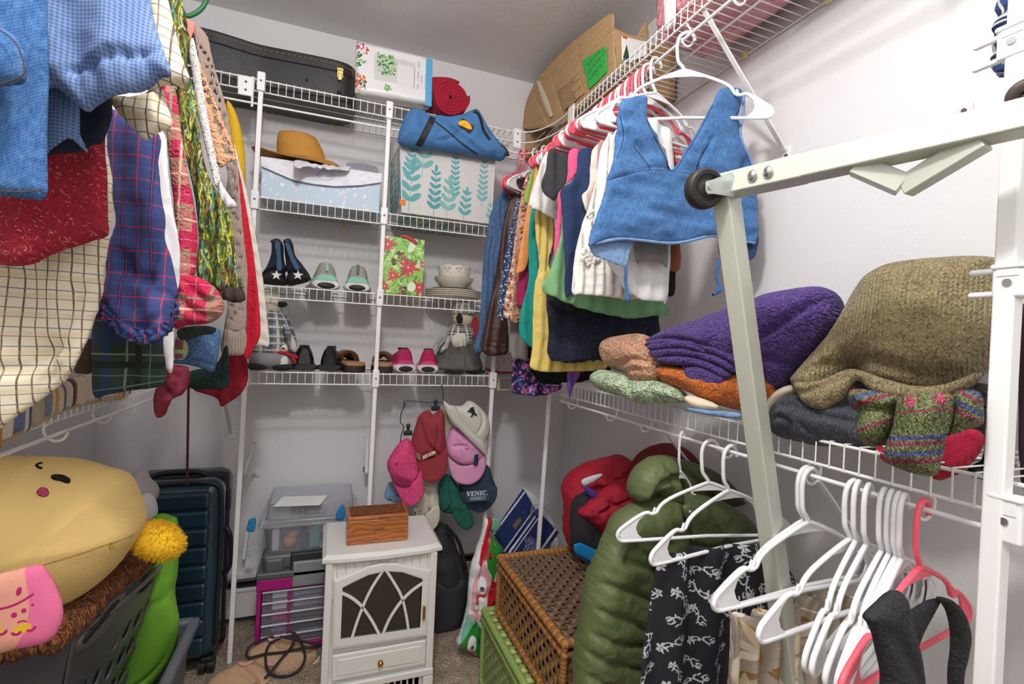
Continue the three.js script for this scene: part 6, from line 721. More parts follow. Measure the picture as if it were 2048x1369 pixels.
{ // craft toolbox
  const f = zf(-1.95), x0 = onZ(513, 1200, -1.95).x, x1 = x0 + 0.285, z0 = -2.17, z1 = -1.95, y1 = onZ(515, 1165, -1.95).y, mag = mat(0xb3127f, { rough: 0.4 }), gry = mat(0x5c6061, { rough: 0.4 }), clear = mat(0xf4f4fa, { rough: 0.08, trans: 0.93 });
  const parts = [P('back_panel', box(x0, x1, 0.0, y1, z0, z0 + 0.01), mag), P('side_panel', box(x0, x0 + 0.014, 0, y1, z0, z1), mag), P('side_panel', box(x1 - 0.014, x1, 0, y1, z0, z1), mag), P('bottom', box(x0, x1, 0, 0.03, z0, z1), mag), P('top_band', box(x0 - 0.002, x1 + 0.002, y1 - 0.035, y1 + 0.004, z0, z1 + 0.004), mag), P('lid', merge(box(x0 - 0.006, x1 + 0.006, y1 + 0.004, y1 + 0.03, z0 - 0.004, z1 + 0.008, 0.008), box(x0 + 0.012, x1 - 0.01, y1 + 0.028, y1 + 0.085, z0 + 0.01, z1 - 0.012, 0.015, 4)), gry), P('lid_panel', box(x0 + 0.02, x0 + 0.085, y1 + 0.024, y1 + 0.075, z1 - 0.03, z1 - 0.004, 0.012), gry), P('handle_recess', box(x0 + 0.105, x1 - 0.04, y1 - 0.01, y1 + 0.088, z1 - 0.03, z1 - 0.002, 0.006), mat(0x2d3031, { rough: 0.5 })), P('latch', box(x0 + 0.115, x1 - 0.05, y1 - 0.032, y1 + 0.06, z1 - 0.02, z1 + 0.008, 0.006), mat(0x8f9595, { rough: 0.4 })), P('drawer_backing', box(x0 + 0.014, x1 - 0.014, 0.03, y1 - 0.04, z1 - 0.06, z1 - 0.05), mat(0x4a2f42))];
  const n = 5, hh = (y1 - 0.035 - 0.035) / n; for (let k = 0; k < n; k++) { const y = 0.033 + k * hh; parts.push(P('drawer', merge(box(x0 + 0.018, x1 - 0.018, y, y + hh - 0.006, z1 - 0.006, z1 - 0.003, 0.001), box(x0 + 0.018, x1 - 0.018, y, y + 0.003, z1 - 0.05, z1 - 0.006, 0.001)), clear, [P('drawer_lip', box(x0 + 0.018, x1 - 0.018, y + hh - 0.0075, y + hh - 0.004, z1 - 0.008, z1 + 0.003, 0.001), mat(0xdadae0, { rough: 0.2 })), P('contents', box(x0 + 0.05, x0 + 0.1, y + 0.004, y + hh - 0.012, z1 - 0.04, z1 - 0.012, 0.003), mat([0xb3127f, 0x8c8fb0, 0xc21a7c, 0xe6e2e8, 0xdadbe2][k])), P('contents', box(x0 + 0.12, x1 - 0.05, y + 0.004, y + hh * 0.6, z1 - 0.042, z1 - 0.014, 0.003), mat([0x9a8a96, 0x55504f, 0x77757c, 0xb9b6ba, 0x9fa3b4][k]))])); }
  parts.push(P('divider', box(x0 + 0.104, x0 + 0.112, 0.03, y1 - 0.036, z1 - 0.004, z1 + 0.002), mag));
  T('craft_toolbox', 'magenta craft toolbox with clear drawers and a grey latched lid', 'toolbox', parts);
  // clear bin on it
  const zc = -1.955, a = onZ(520, 1120, zc), yb = y1 + 0.087, bx0 = x0 + 0.008, bx1 = x0 + 0.33, yr = onZ(515, 1056, zc).y, yl = yr + 0.022, plas = mat(0xf2f3f7, { rough: 0.16, trans: 0.9 }), lidM = mat(0xf0f1f5, { rough: 0.2, trans: 0.82 });
  const box2 = [P('body', bin(bx0, bx1, yb, yr, -2.19, zc), plas), P('rim', merge(box(bx0 - 0.012, bx1 + 0.012, yr - 0.006, yl, zc - 0.012, zc + 0.012, 0.006), box(bx0 - 0.012, bx1 + 0.012, yr - 0.006, yl, -2.2, -2.18, 0.006), box(bx0 - 0.012, bx0 + 0.01, yr - 0.006, yl, -2.2, zc + 0.012, 0.006), box(bx1 - 0.01, bx1 + 0.012, yr - 0.006, yl, -2.2, zc + 0.012, 0.006)), lidM), P('lid', bin(bx0 + 0.012, bx1 - 0.012, yl, yl + 0.055, -2.185, zc - 0.006, 0.003, -0.004).rotateX(0), lidM, [P('lid_top', box(bx0 + 0.02, bx1 - 0.018, yl + 0.052, yl + 0.056, -2.175, zc - 0.014, 0.001), lidM)])];
  T('clear_bin', 'translucent plastic bin with a lid full of craft supplies on the magenta toolbox', 'bin', box2);
  const stuff = [['white carton standing at the left inside the clear bin', 'carton', 0.03, 0.055, 0.085, 0xe6e6ee], ['dark blue bottle inside the clear bin', 'bottle', 0.125, 0.152, 0.085, 0x4c5378], ['mint green carton inside the clear bin', 'carton', 0.16, 0.195, 0.1, 0x7fb8b0]];
  for (const [lab, n2, u0, u1, h, c] of stuff) one(n2, lab, n2, box(bx0 + u0, bx0 + u1, yb + 0.006, yb + h, zc - 0.06, zc - 0.024, 0.005), mat(c, { rough: 0.5 }));
  one('craft_flower', 'pink paper flower bunch inside the clear bin', 'ornament', merge(...[0, 1, 2, 3, 4, 5].map((k) => ball(bx0 + 0.23 + 0.018 * Math.cos(k), yb + 0.05 + 0.02 * Math.sin(k), zc - 0.06, 0.018, 0.012, 0.012, 8))), mat(0xd99aa6));
  one('craft_pouch', 'orange and white pouch at the bottom of the clear bin', 'pouch', merge(ball(bx0 + 0.09, yb + 0.03, zc - 0.045, 0.025, 0.025, 0.02, 14), ball(bx0 + 0.1, yb + 0.055, zc - 0.05, 0.02, 0.012, 0.018, 12)), mat(0xe0a080));
  one('marker_box', 'flat marker box with purple and red print inside the bin lid', 'box', fitUV(box(bx0 + 0.09, bx0 + 0.22, yl + 0.008, yl + 0.032, zc - 0.04, zc - 0.012, 0.002), zf(zc)), art(256, 48, (x, w, h) => { fill(x, w, h, '#8c8a92'); const R = rng(2); for (let k = 0; k < 60; k++) { x.fillStyle = ['#c2405a', '#4a4a86', '#d9d4dc', '#2f3048'][k % 4]; x.fillRect(R() * w * 0.5, R() * h, 8, 8); } x.fillStyle = '#fff'; x.font = 'bold 26px sans-serif'; x.fillText('electric', 120, 38); }));
  one('paper_sheet', 'white printed paper sheet on the lid of the clear bin', 'paper', fitUV(cloth(fr(0, yl + 0.058, 0, 0, -90), [546, 1014, 566, 994, 655, 991, 640, 1011], { T: 0.0008, sm: false }), fr(0, 0, 0, 0, -90)), art(256, 128, (x, w, h) => { fill(x, w, h, '#f4f4f4'); x.fillStyle = '#cfd0d4'; for (let k = 0; k < 12; k++) x.fillRect(30, 12 + k * 9, 150 + (k * 37) % 60, 2); }));
  const tape = mat(0x1f7fb8, { rough: 0.6 });
  one('tape_strip', 'blue tape tab on the left rim of the clear bin', 'tape', cloth(zf(zc + 0.016), [498, 1040, 510, 1036, 512, 1045, 508, 1064, 493, 1063, 495, 1050], { T: 0.002 }), tape); one('tape_strip', 'blue tape tab on the right rim of the clear bin', 'tape', cloth(zf(zc + 0.016), [672, 1030, 680, 1014, 688, 1011, 691, 1030, 684, 1040, 674, 1040], { T: 0.002 }), tape);
}
{ // electric fireplace stove
  const zF = -1.585, f = zf(zF), m = mat(0xdfddd9, { rough: 0.4 }), Y0 = 0.5, tr = (a) => trace(f, a), yTop = 0.5, xa = 0.018, xb = 0.362;
  const slabTop = (() => { const r = (y, e) => [V(xa - 0.012 + e, y, -1.86), V(xb + 0.014 - e, y, -1.86), V(xb + 0.014 - e, y, -1.585 - e), V(xb - 0.04, y, -1.572 - e), V(0.19, y, -1.564 - e), V(xa + 0.04, y, -1.57 - e), V(xa - 0.012 + e, y, -1.578 - e)]; const g = loft([r(yTop - 0.024, 0.004), r(yTop - 0.02, 0), r(yTop - 0.01, 0), r(yTop, 0.012)].reverse()).toNonIndexed(); g.computeVertexNormals(); return g; })();
  const zb = zF - 0.006, doorO = tr([668, 1160, 680, 1156, 705, 1145, 735, 1132, 764, 1125, 795, 1126, 825, 1133, 861, 1140, 853, 1270, 664, 1298]), glassO = tr([683, 1173, 700, 1164, 735, 1147, 771, 1139, 805, 1141, 846, 1155, 841, 1257, 679, 1280]);
  const inset = (L, k) => { const c = L.reduce((a, p) => [a[0] + p[0] / L.length, a[1] + p[1] / L.length], [0, 0]); return L.map(([x, y]) => [c[0] + (x - c[0]) * k, c[1] + (y - c[1]) * k]); };
  const mull = (a) => { const L = smooth(pairs(a), false, 4), c = L.map(([x, y]) => loc(f, x, y)), w = 0.0042, l = [], r = []; c.forEach((p, i) => { const q = c[Math.min(i + 1, c.length - 1)], o = c[Math.max(i - 1, 0)], dx = q[0] - o[0], dy = q[1] - o[1], n = Math.hypot(dx, dy); l.push([p[0] - dy / n * w, p[1] + dx / n * w]); r.push([p[0] + dy / n * w, p[1] - dx / n * w]); }); return plate(zf(zF + 0.001), [...l, ...r.reverse()], 0.006, 0.0015); };
  const grooves = []; const g0 = onZ(652, 1130, zF), g1 = onZ(874, 1106, zF); for (let k = 0; k < 13; k++) { const x = lerp(g0.x + 0.008, g1.x - 0.028, k / 12); grooves.push(P('board', box(x, x + 0.0245, 0.36, yTop - 0.026, zb - 0.004, zb + 0.0015, 0.0014), m)); }
  const dO = tr([664, 1311, 852, 1279, 850, 1327, 663, 1362]), dI = inset(dO, 0.9), knob = onZ(760, 1321, zF);
  const dd = dO.map((p) => p[1]), drawerY0 = Math.min(...dd), hb = onZ(846, 1220, zF);
  const sq = (L) => { const xs = L.map((p) => p[0]).sort((a, b) => a - b), ys = L.map((p) => p[1]).sort((a, b) => a - b), a = (xs[0] + xs[1]) / 2, b = (xs[2] + xs[3]) / 2, c = (ys[0] + ys[1]) / 2, d = (ys[2] + ys[3]) / 2; return [a, b, c, d]; };
  const [da, db, dc, de] = sq(dO);
  T('fireplace_heater', 'small white stove-shaped electric fireplace with an arched glass door and a drawer', 'heater', [
    P('top_slab', slabTop, m), P('body', box(xa, xb - 0.004, 0.03, yTop - 0.023, -1.85, zb - 0.002, 0.003), m), ...grooves,
    P('pilaster', box(xa - 0.002, xa + 0.02, 0.03, yTop - 0.024, zb - 0.02, zF + 0.006, 0.004), m), P('pilaster', box(xb - 0.026, xb - 0.002, 0.03, yTop - 0.024, zb - 0.02, zF + 0.006, 0.004), m),
    P('door', plate(zf(zF - 0.004), doorO, 0.01, 0.003, [glassO]), m, [P('door_moulding', merge(plate(zf(zF + 0.004), inset(doorO, 0.965), 0.005, 0.002, [inset(glassO, 1.03)])), m), P('glass', plate(zf(zF - 0.006), inset(glassO, 1.01), 0.003, 0), mat(0x2a2622, { rough: 0.12, coat: 0.6 })), P('arch_bar', mull([766, 1140, 745, 1172, 730, 1202, 714, 1242, 702, 1281]), m), P('arch_bar', mull([772, 1140, 788, 1165, 803, 1193, 812, 1230, 817, 1263]), m), P('arch_bar', mull([683, 1185, 705, 1196, 726, 1215, 745, 1243, 760, 1272]), m), P('arch_bar', mull([846, 1165, 822, 1182, 799, 1206, 778, 1238, 764, 1272]), m), P('handle', merge(rod(V(hb.x, hb.y - 0.018, zF + 0.02), V(hb.x, hb.y + 0.02, zF + 0.02), 0.0042, 12), rod(V(hb.x, hb.y + 0.016, zF + 0.003), V(hb.x, hb.y + 0.016, zF + 0.021), 0.0036, 10), ball(hb.x, hb.y - 0.018, zF + 0.02, 0.0046)), BRASS)]),
    P('drawer', box(da, db, dc, de, zF - 0.004, zF + 0.007, 0.004), m, [P('drawer_panel', merge(box(da + 0.016, db - 0.016, dc + 0.014, de - 0.014, zF + 0.003, zF + 0.009, 0.003)), m), P('knob', rotg(lathe([[0, 0.018], [0.006, 0.017], [0.009, 0.012], [0.0085, 0.006], [0.005, 0.003], [0.008, 0.0]], 24), 90, 0, 0).translate(knob.x, knob.y, zF + 0.008), BRASS)]),
    P('base_moulding', box(xa - 0.004, xb, 0.075, 0.098, zb - 0.02, zF + 0.01, 0.005), m), P('foot', box(xa - 0.006, xa + 0.03, 0, 0.075, zb - 0.03, zF + 0.008, 0.008), m), P('foot', box(xb - 0.034, xb + 0.002, 0, 0.075, zb - 0.03, zF + 0.008, 0.008), m), P('foot', box(xa, xa + 0.03, 0, 0.035, -1.85, -1.82, 0.006), m), P('foot', box(xb - 0.034, xb, 0, 0.035, -1.85, -1.82, 0.006), m), P('grille', box(xa + 0.03, xb - 0.034, 0.035, 0.072, zb - 0.01, zb - 0.002), BLACK, Array.from({ length: 14 }, (_, k) => P('grille_bar', box(xa + 0.04 + k * 0.02, xa + 0.046 + k * 0.02, 0.037, 0.07, zb - 0.006, zb + 0.002, 0.001), m)))]);
  // keepsake box
  const wood = (c) => canvasTex(512, 256, (x, w, h) => { fill(x, w, h, c); const d = x.getImageData(0, 0, w, h), a = d.data; for (let j = 0; j < h; j++) for (let i = 0; i < w; i++) { const yy = j + 26 * noise(i / 130, j / 90, 4) + 10 * noise(i / 50, j / 30, 8), v = 20 * Math.sin(yy / 6) + 12 * Math.sin(yy / 2.3 + 1) + 14 * noise(i / 60, yy / 3, 6), k = (j * w + i) * 4; a[k] += v; a[k + 1] += v * 0.7; a[k + 2] += v * 0.4; } x.putImageData(d, 0, 0); }, [0.26, 0.12]);
  const wm = mat(0xffffff, { map: wood('#a5602a'), rough: 0.3, coat: 0.4 }), W0 = onZ(693, 1093, -1.64), W1 = onZ(815, 1083, -1.64), Wt = onZ(697, 1037, -1.64), x0 = W0.x, x1 = W1.x, y1 = Wt.y, y0 = yTop + 0.001;
  const carved = (() => { const nx = 46, nz = 28, g = new THREE.PlaneGeometry(x1 - x0 - 0.018, 0.088, nx, nz); g.rotateX(-Math.PI / 2); warp(g, (v) => { const e = Math.min(1, (0.5 * (x1 - x0 - 0.018) - Math.abs(v.x)) / 0.006, (0.044 - Math.abs(v.z)) / 0.006); v.y = 0.0004 + e * (0.0022 * noise(v.x / 0.006, v.z / 0.006, 3) - 0.0022 * Math.abs(noise(v.x / 0.015, v.z / 0.012, 8))); }); g.translate((x0 + x1) / 2, y1 + 0.0016, -1.698); return g; })();
  T('keepsake_box', 'reddish wooden keepsake box with a carved lid and a scripted name on the front', 'box', [P('body', box(x0, x1, y0, y1 - 0.012, -1.75, -1.64, 0.003, 3), wm), P('lid', box(x0 - 0.001, x1 + 0.001, y1 - 0.011, y1, -1.751, -1.639, 0.003, 3), wm, [P('carving', carved, mat(0x6e3a1c, { rough: 0.6 }))]), P('engraved_name', fitUV(box((x0 + x1) / 2 - 0.018, (x0 + x1) / 2 + 0.022, (y0 + y1) / 2 - 0.012, (y0 + y1) / 2 + 0.009, -1.641, -1.6395, 0.0004), zf(-1.64)), art(256, 128, (x, w, h) => { fill(x, w, h, '#a5642e'); x.fillStyle = '#2e1206'; x.font = 'bold italic 74px serif'; x.fillText('Lindley', 6, 84); }, { rough: 0.3, coat: 0.4 }))]);
}
one('backpack', 'black backpack slumped behind the white stove', 'backpack', cloth(zf(-2.0), [858, 1060, 868, 1046, 880, 1045, 892, 1052, 906, 1072, 915, 1100, 926, 1122, 938, 1150, 937, 1190, 934, 1225, 925, 1255, 905, 1272, 860, 1272, 850, 1200], { T: 0.09, R: 0.08, q: 70, cr: [[[890, 1055, 905, 1110, 915, 1160, 905, 1220], 0.012, 0.006], [[862, 1165, 900, 1160, 937, 1150], 0.012, 0.006], [[862, 1215, 905, 1210, 935, 1195], 0.01, 0.006]], noise: [[0.008, 0.05, 3]] }), mat(0x2e3033, { rough: 0.75, bump: 'weave' }), [P('strap', tube(pairs([892, 1052, 915, 1080, 925, 1110, 932, 1140]).map(([x, y]) => onZ(x, y, -1.905)), 0.008, 6), BLACK), P('front_pocket', cloth(zf(-1.93), [866, 1170, 900, 1166, 930, 1160, 928, 1215, 920, 1245, 895, 1260, 866, 1262], { T: 0.025, R: 0.03 }), mat(0x34363a, { rough: 0.75, bump: 'weave' }))]);
{ // slippers
  const tan = mat(0xc9a684, { bump: 'fuzz', bs: 0.5 }), lace = mat(0x222022, { rough: 0.7 }), pink = plain(0xeeb0b4, { rough: 0.5 }), sole = plain(0xe4dfd8);
  const f = fr(0, 0.0, -1.86, 0, -48);
  const bow = (z0, px, py) => { const c = hit(fr(0, 0, z0, 0, -48), px, py), g = (s) => { const b = ball(0, 0, 0, 0.013, 0.006, 0.004, 10); b.rotateZ(s * 0.6); b.translate(c.x + s * 0.012, c.y + 0.003, c.z); return b; }; return merge(g(1), g(-1), ball(c.x, c.y, c.z, 0.004)); };
  T('slipper', 'tan plush slipper with pink bows, toe towards the left, nearer the white stove', 'shoe', [P('upper', cloth(f, [494, 1312, 505, 1296, 530, 1283, 555, 1277, 590, 1282, 625, 1292, 637, 1302, 634, 1320, 610, 1338, 580, 1350, 555, 1352, 525, 1342, 500, 1328], { T: 0.028, R: 0.04, cr: [[[560, 1295, 590, 1300, 620, 1305], 0.02, 0.009]] }), tan), P('sole', cloth(fr(0, 0, -1.87, 0, -48), [545, 1352, 580, 1346, 615, 1330, 638, 1312, 640, 1322, 625, 1338, 595, 1352, 560, 1362], { T: 0.008, R: 0.01 }), sole), P('bow', bow(-1.81, 549, 1282), pink), P('bow', bow(-1.81, 545, 1330), pink)]);
  T('slipper', 'tan plush slipper with a pink bow at the bottom edge, beside the suitcase wheel', 'shoe', [P('upper', cloth(fr(0, 0, -1.84, 0, -48), [412, 1375, 425, 1355, 450, 1340, 475, 1328, 500, 1322, 525, 1335, 540, 1350, 545, 1375, 520, 1400, 430, 1410], { T: 0.03, R: 0.04, cr: [[[485, 1345, 505, 1360, 512, 1380], 0.015, 0.012]] }), tan), P('bow', bow(-1.8, 492, 1330), pink)]);
  const L = (a, y) => tube(smooth(pairs(a), false, 3).map(([x, yy], i) => hit(f, x, yy).add(V(0, 0.024 + (y || 0), 0.024))), 0.0042, 6, 90);
  one('shoe_lace', 'long black lace looped over the tan slippers', 'lace', merge(L([548, 1281, 520, 1290, 500, 1303, 494, 1318, 502, 1324, 530, 1317, 565, 1313, 600, 1306, 640, 1302], 0.004), L([560, 1289, 540, 1300, 532, 1325, 538, 1355, 560, 1365, 590, 1358, 608, 1335, 608, 1310, 595, 1285, 578, 1274], 0.01), L([590, 1280, 585, 1305, 565, 1330, 545, 1355, 530, 1372], 0.016), L([560, 1290, 590, 1296, 625, 1303, 645, 1306], 0.018)), lace);
}
{ // gift bags
  const f = fr(0, 0, -1.74), g = cloth(f, [968, 1040, 975, 1036, 984, 1038, 983, 1055, 978, 1066, 990, 1078, 1005, 1097, 1000, 1118, 999, 1160, 1000, 1190, 985, 1215, 974, 1240, 972, 1280, 972, 1320, 945, 1307, 925, 1295, 912, 1284, 920, 1262, 932, 1215, 936, 1170, 941, 1130, 950, 1105, 960, 1075], { T: 0.03, R: 0.04, q: 70, fold: rumple(0.006, 0.06, 5), cr: [[[975, 1066, 960, 1130, 955, 1220], 0.01, 0.006], [[940, 1215, 960, 1225, 972, 1262], 0.008, 0.005]] });
  const m = art(256, 512, (x, w, h) => { fill(x, w, h, '#e4e8e8'); const R = rng(3), tri = (c, p) => { x.fillStyle = c; x.beginPath(); p.forEach(([a, b], i) => (i ? x.lineTo(a, b) : x.moveTo(a, b))); x.fill(); }; tri('#c81f2e', [[150, 0], [205, 0], [190, 60], [120, 170], [100, 150]]); tri('#2f8a34', [[180, 50], [250, 110], [225, 150], [190, 220], [165, 200], [140, 130]]); tri('#2f8a34', [[0, 440], [90, 340], [150, 400], [130, 512], [40, 512]]); tri('#7cc8b0', [[50, 330], [95, 320], [100, 350], [10, 430]]); tri('#d02434', [[170, 210], [250, 235], [210, 320], [120, 355], [130, 320]]); tri('#2a4aa0', [[215, 130], [256, 110], [256, 230], [220, 220]]); tri('#e3a9ae', [[70, 230], [130, 140], [180, 200], [150, 330], [70, 350]]);
    for (const [cx, cy] of [[125, 230], [80, 430]]) { x.fillStyle = '#fafafa'; x.beginPath(); x.ellipse(cx, cy, 26, 32, 0, 0, 7); x.fill(); x.fillStyle = '#f4f4f2'; x.beginPath(); x.ellipse(cx, cy + 60, 34, 40, 0, 0, 7); x.fill(); x.fillStyle = '#8a8079'; x.beginPath(); x.ellipse(cx + 2, cy + 12, 12, 10, 0, 0, 7); x.fill(); x.fillStyle = '#2a2626'; x.beginPath(); x.arc(cx + 2, cy + 8, 5, 0, 7); x.fill(); x.fillStyle = '#c8382e'; x.fillRect(cx - 30, cy + 30, 56, 11); x.fillRect(cx - 32, cy + 34, 12, 30); } x.fillStyle = '#d02434'; x.fillRect(155, 110, 20, 30); x.fillStyle = '#1d1d1d'; x.fillRect(160, 130, 12, 8); x.fillStyle = '#fff'; for (let k = 0; k < 50; k++) { x.beginPath(); x.arc(R() * w, R() * h, 2.4, 0, 7); x.fill(); } }, { rough: 0.3, coat: 0.4 });
  one('gift_bag', 'tall shiny gift bag with bears, red and green patches beside the hampers', 'gift bag', fitUV(g, f), m, [P('rim', cloth(fr(0, 0, -1.8), [984, 1038, 998, 1040, 1002, 1052, 990, 1066, 980, 1060], { T: 0.006 }), mat(0x7cb89a, { rough: 0.4 }))]);
  const z = -1.9, fA = fr(0, 0, z), birch = (seed, trunks, tree) => art(256, 256, (x, w, h) => { fill(x, w, h, '#1f2f66'); const R = rng(seed); for (const [a, b] of trunks) { x.fillStyle = '#e6e8f0'; x.fillRect(a, 0, b, h); x.fillStyle = '#9aa0b8'; for (let k = 0; k < 14; k++) x.fillRect(a + R() * b * 0.6, R() * h, b * 0.4, 2.5); } for (let k = 0; k < 40; k++) { x.fillStyle = k % 3 ? '#c9a04a' : '#f0f0f6'; x.beginPath(); x.arc(R() * w, R() * h, 1.8, 0, 7); x.fill(); } if (tree) { x.strokeStyle = '#dfe3f0'; const br = (px, py, a, l, d) => { const qx = px + l * Math.cos(a), qy = py - l * Math.sin(a); x.lineWidth = d * 0.8 + 0.6; x.beginPath(); x.moveTo(px, py); x.lineTo(qx, qy); x.stroke(); if (d > 0) for (const e of [-0.5, 0.1, 0.55]) br(qx, qy, a + e + 0.2 * (R() - 0.5), l * 0.72, d - 1); }; br(90, 250, 1.2, 52, 4); } else { x.fillStyle = '#a88a4a'; for (let k = 0; k < 4; k++) x.fillRect(130 + k * 12, 100 + (k % 2) * 6, 6, 44); } });
  const p1 = cloth(fA, [1046, 978, 1060, 1000, 1070, 1020, 1040, 1065, 1012, 1112, 986, 1068, 1010, 1030], { T: 0.004, R: 0.005, sm: false }), p2 = cloth(fA, [1072, 1018, 1095, 1042, 1118, 1065, 1104, 1085, 1088, 1105, 1050, 1130, 1008, 1120, 1040, 1067], { T: 0.005, R: 0.006, sm: false });
  const roll = fr(0, 0, z, 0, 0, -38);
  T('paper_bag', 'navy blue gift bag printed with white birch trunks leaning behind the hampers', 'gift bag', [P('side_panel', fitUV(p1, roll), birch(3, [[20, 16], [205, 14]], false)), P('front_panel', fitUV(p2, roll), birch(6, [[20, 12], [48, 8], [206, 18]], true)), P('lining', cloth(fr(0, 0, z - 0.02), [1046, 977, 1058, 982, 1082, 1005, 1118, 1064, 1106, 1062, 1085, 1040, 1070, 1020, 1058, 998], { T: 0.003 }), mat(0xd8d9de)), P('back_panel', cloth(fr(0, 0, z - 0.07), [1044, 978, 1118, 1064, 1085, 1112, 1015, 1112], { T: 0.003, sm: false }), mat(0x1f2f66)), P('handle', tube(smooth(pairs([1083, 1025, 1092, 1012, 1105, 1015, 1112, 1030, 1112, 1045, 1106, 1056]), false, 3).map(([a, b]) => onZ(a, b, z + 0.01)), 0.0022, 6), plain(0xb8b8bc)), P('handle', tube(smooth(pairs([1062, 1025, 1066, 1012, 1078, 1010, 1090, 1020]), false, 3).map(([a, b]) => onZ(a, b, z + 0.012)), 0.0022, 6), plain(0xb8b8bc)), P('ribbon', ball(...onZ(1074, 1026, z + 0.012).toArray(), 0.012, 0.016, 0.008, 12), mat(0x2a4490))]);
}
{ // hampers: woven strips, each a strand
  const ribbonG = (len, w, pitch, ph, amp = 0.0026) => { const n = Math.max(8, Math.round(len / pitch) * 4), g = new THREE.BoxGeometry(len, 0.0022, w, n, 1, 1); warp(g, (v) => { v.y += amp * Math.sin((v.x + len / 2) / pitch * Math.PI + ph); }); return g; };
  function hamper(name, label, x0, x1, y0, y1, z0, z1, mA, mB, rimM, lidM, pitch = 0.0215) {
    const o = new THREE.Group(); o.name = numbered(name); const base = V((x0 + x1) / 2, y0, (z0 + z1) / 2); o.position.copy(base); o.userData = { label, category: 'hamper' };
    const part = (n, g, m) => { const k = new THREE.Mesh(g, m); k.name = n; o.add(k); return k; }, bx = (a, b, c, d, e, f2, r) => box(a - base.x, b - base.x, c - base.y, d - base.y, e - base.z, f2 - base.z, r);
    part('dark_core', bx(x0 + 0.012, x1 - 0.012, y0, y1 - 0.012, z0 + 0.012, z1 - 0.012, 0.004), lidM.dark);  // dark colour stands for the shade inside, behind the weave gaps
    const face = (len, hgt, q, at, ma, mb) => { const nA = Math.floor(hgt / pitch), nB = Math.floor(len / pitch), gA = [ribbonG(len, pitch * 0.74, pitch, 0), ribbonG(len, pitch * 0.74, pitch, Math.PI)], gB = [ribbonG(hgt, pitch * 0.5, pitch, Math.PI), ribbonG(hgt, pitch * 0.5, pitch, 0)]; const quat = new THREE.Quaternion().setFromEuler(new THREE.Euler(...q, 'YXZ'));
      for (let i = 0; i < nA; i++) { const m = part('strand', gA[i % 2], ma); m.quaternion.copy(quat); m.position.copy(at.clone().sub(base).add(V(0, 0, (i + 0.5 - nA / 2) * (hgt / nA)).applyQuaternion(quat))); }
      for (let i = 0; i < nB; i++) { const m = part('strand', gB[i % 2], mb); m.quaternion.copy(quat.clone().multiply(new THREE.Quaternion().setFromAxisAngle(V(0, 1, 0), Math.PI / 2))); m.position.copy(at.clone().sub(base).add(V((i + 0.5 - nB / 2) * (len / nB), 0, 0).applyQuaternion(quat))); } };
    const cy = (y0 + y1) / 2 - 0.01, hh = y1 - y0 - 0.04, q90 = Math.PI / 2;
    face(x1 - x0 - 0.02, z1 - z0 - 0.02, [0, 0, 0], V(base.x, y1 - 0.006, base.z), lidM.top, lidM.top2);
    face(z1 - z0 - 0.02, hh, [q90, -q90, 0], V(x0 + 0.004, cy, base.z), mA, mB);
    face(x1 - x0 - 0.02, hh, [q90, 0, 0], V(base.x, cy, z1 - 0.004), mA, mB);
    const r = 0.0095, R = (a, b, rr = r) => rod(V(...a).sub(base), V(...b).sub(base), rr, 10);
    for (const y of [y1 - 0.004, y1 - 0.032, y0 + 0.008]) { const rr = y > y1 - 0.01 ? 0.011 : 0.0085; part('rim', merge(R([x0, y, z0], [x0, y, z1], rr), ball(x0 - base.x, y - base.y, z1 - base.z, rr, rr, rr, 10), R([x0, y, z1], [x1, y, z1], rr), R([x1, y, z1], [x1, y, z0], rr), R([x1, y, z0], [x0, y, z0], rr)), rimM); }
    part('corner_post', R([x0 + 0.002, y0, z1 - 0.002], [x0 + 0.002, y1 - 0.01, z1 - 0.002], 0.009), rimM); part('corner_post', R([x0 + 0.002, y0, z0], [x0 + 0.002, y1 - 0.01, z0], 0.009), rimM); part('corner_post', R([x1, y0, z1 - 0.002], [x1, y1 - 0.01, z1 - 0.002], 0.009), rimM);
    return put(o);
  }
  const grainT = (c, s) => canvasTex(128, 128, (x, w, h) => { fill(x, w, h, c); grain(x, w, h, 30, 4, 12, 1); }, s);
  const br1 = mat(0xffffff, { map: grainT('#7d5a36', 0.1), rough: 0.55 }), br2 = mat(0xffffff, { map: grainT('#94703f', 0.1), rough: 0.55 }), rimB = mat(0xffffff, { map: canvasTex(128, 128, (x, w, h) => { fill(x, w, h, '#94683a'); for (let k = 0; k < 26; k++) { x.fillStyle = ['#8c5626', '#c08a4c', '#9a642e'][k % 3]; x.fillRect(0, k * 5, w, 3); } }, [1, 0.5]), rough: 0.5 });
  hamper('wicker_hamper', 'brown wicker hamper with a woven lid on top of the green one', 0.565, 0.86, 0.262, 0.452, -1.55, -1.06, br1, br2, rimB, { top: mat(0xffffff, { map: grainT('#6a5444', 0.1), rough: 0.5 }), top2: mat(0xffffff, { map: grainT('#84664a', 0.1), rough: 0.5 }), dark: mat(0x54321a) });
  const gr1 = mat(0xffffff, { map: grainT('#7d8a52', 0.1), rough: 0.6 }), gr2 = mat(0xffffff, { map: grainT('#909c60', 0.1), rough: 0.6 }), rimG = mat(0xffffff, { map: grainT('#8aa658', 0.1), rough: 0.6 });
  hamper('wicker_hamper', 'lime green woven hamper under the brown one', 0.535, 0.88, 0.0, 0.25, -1.6, -1.04, gr1, gr2, rimG, { top: mat(0xffffff, { map: grainT('#c3c97a', 0.1), rough: 0.6 }), top2: gr2, dark: mat(0x4a5a2c) });
}
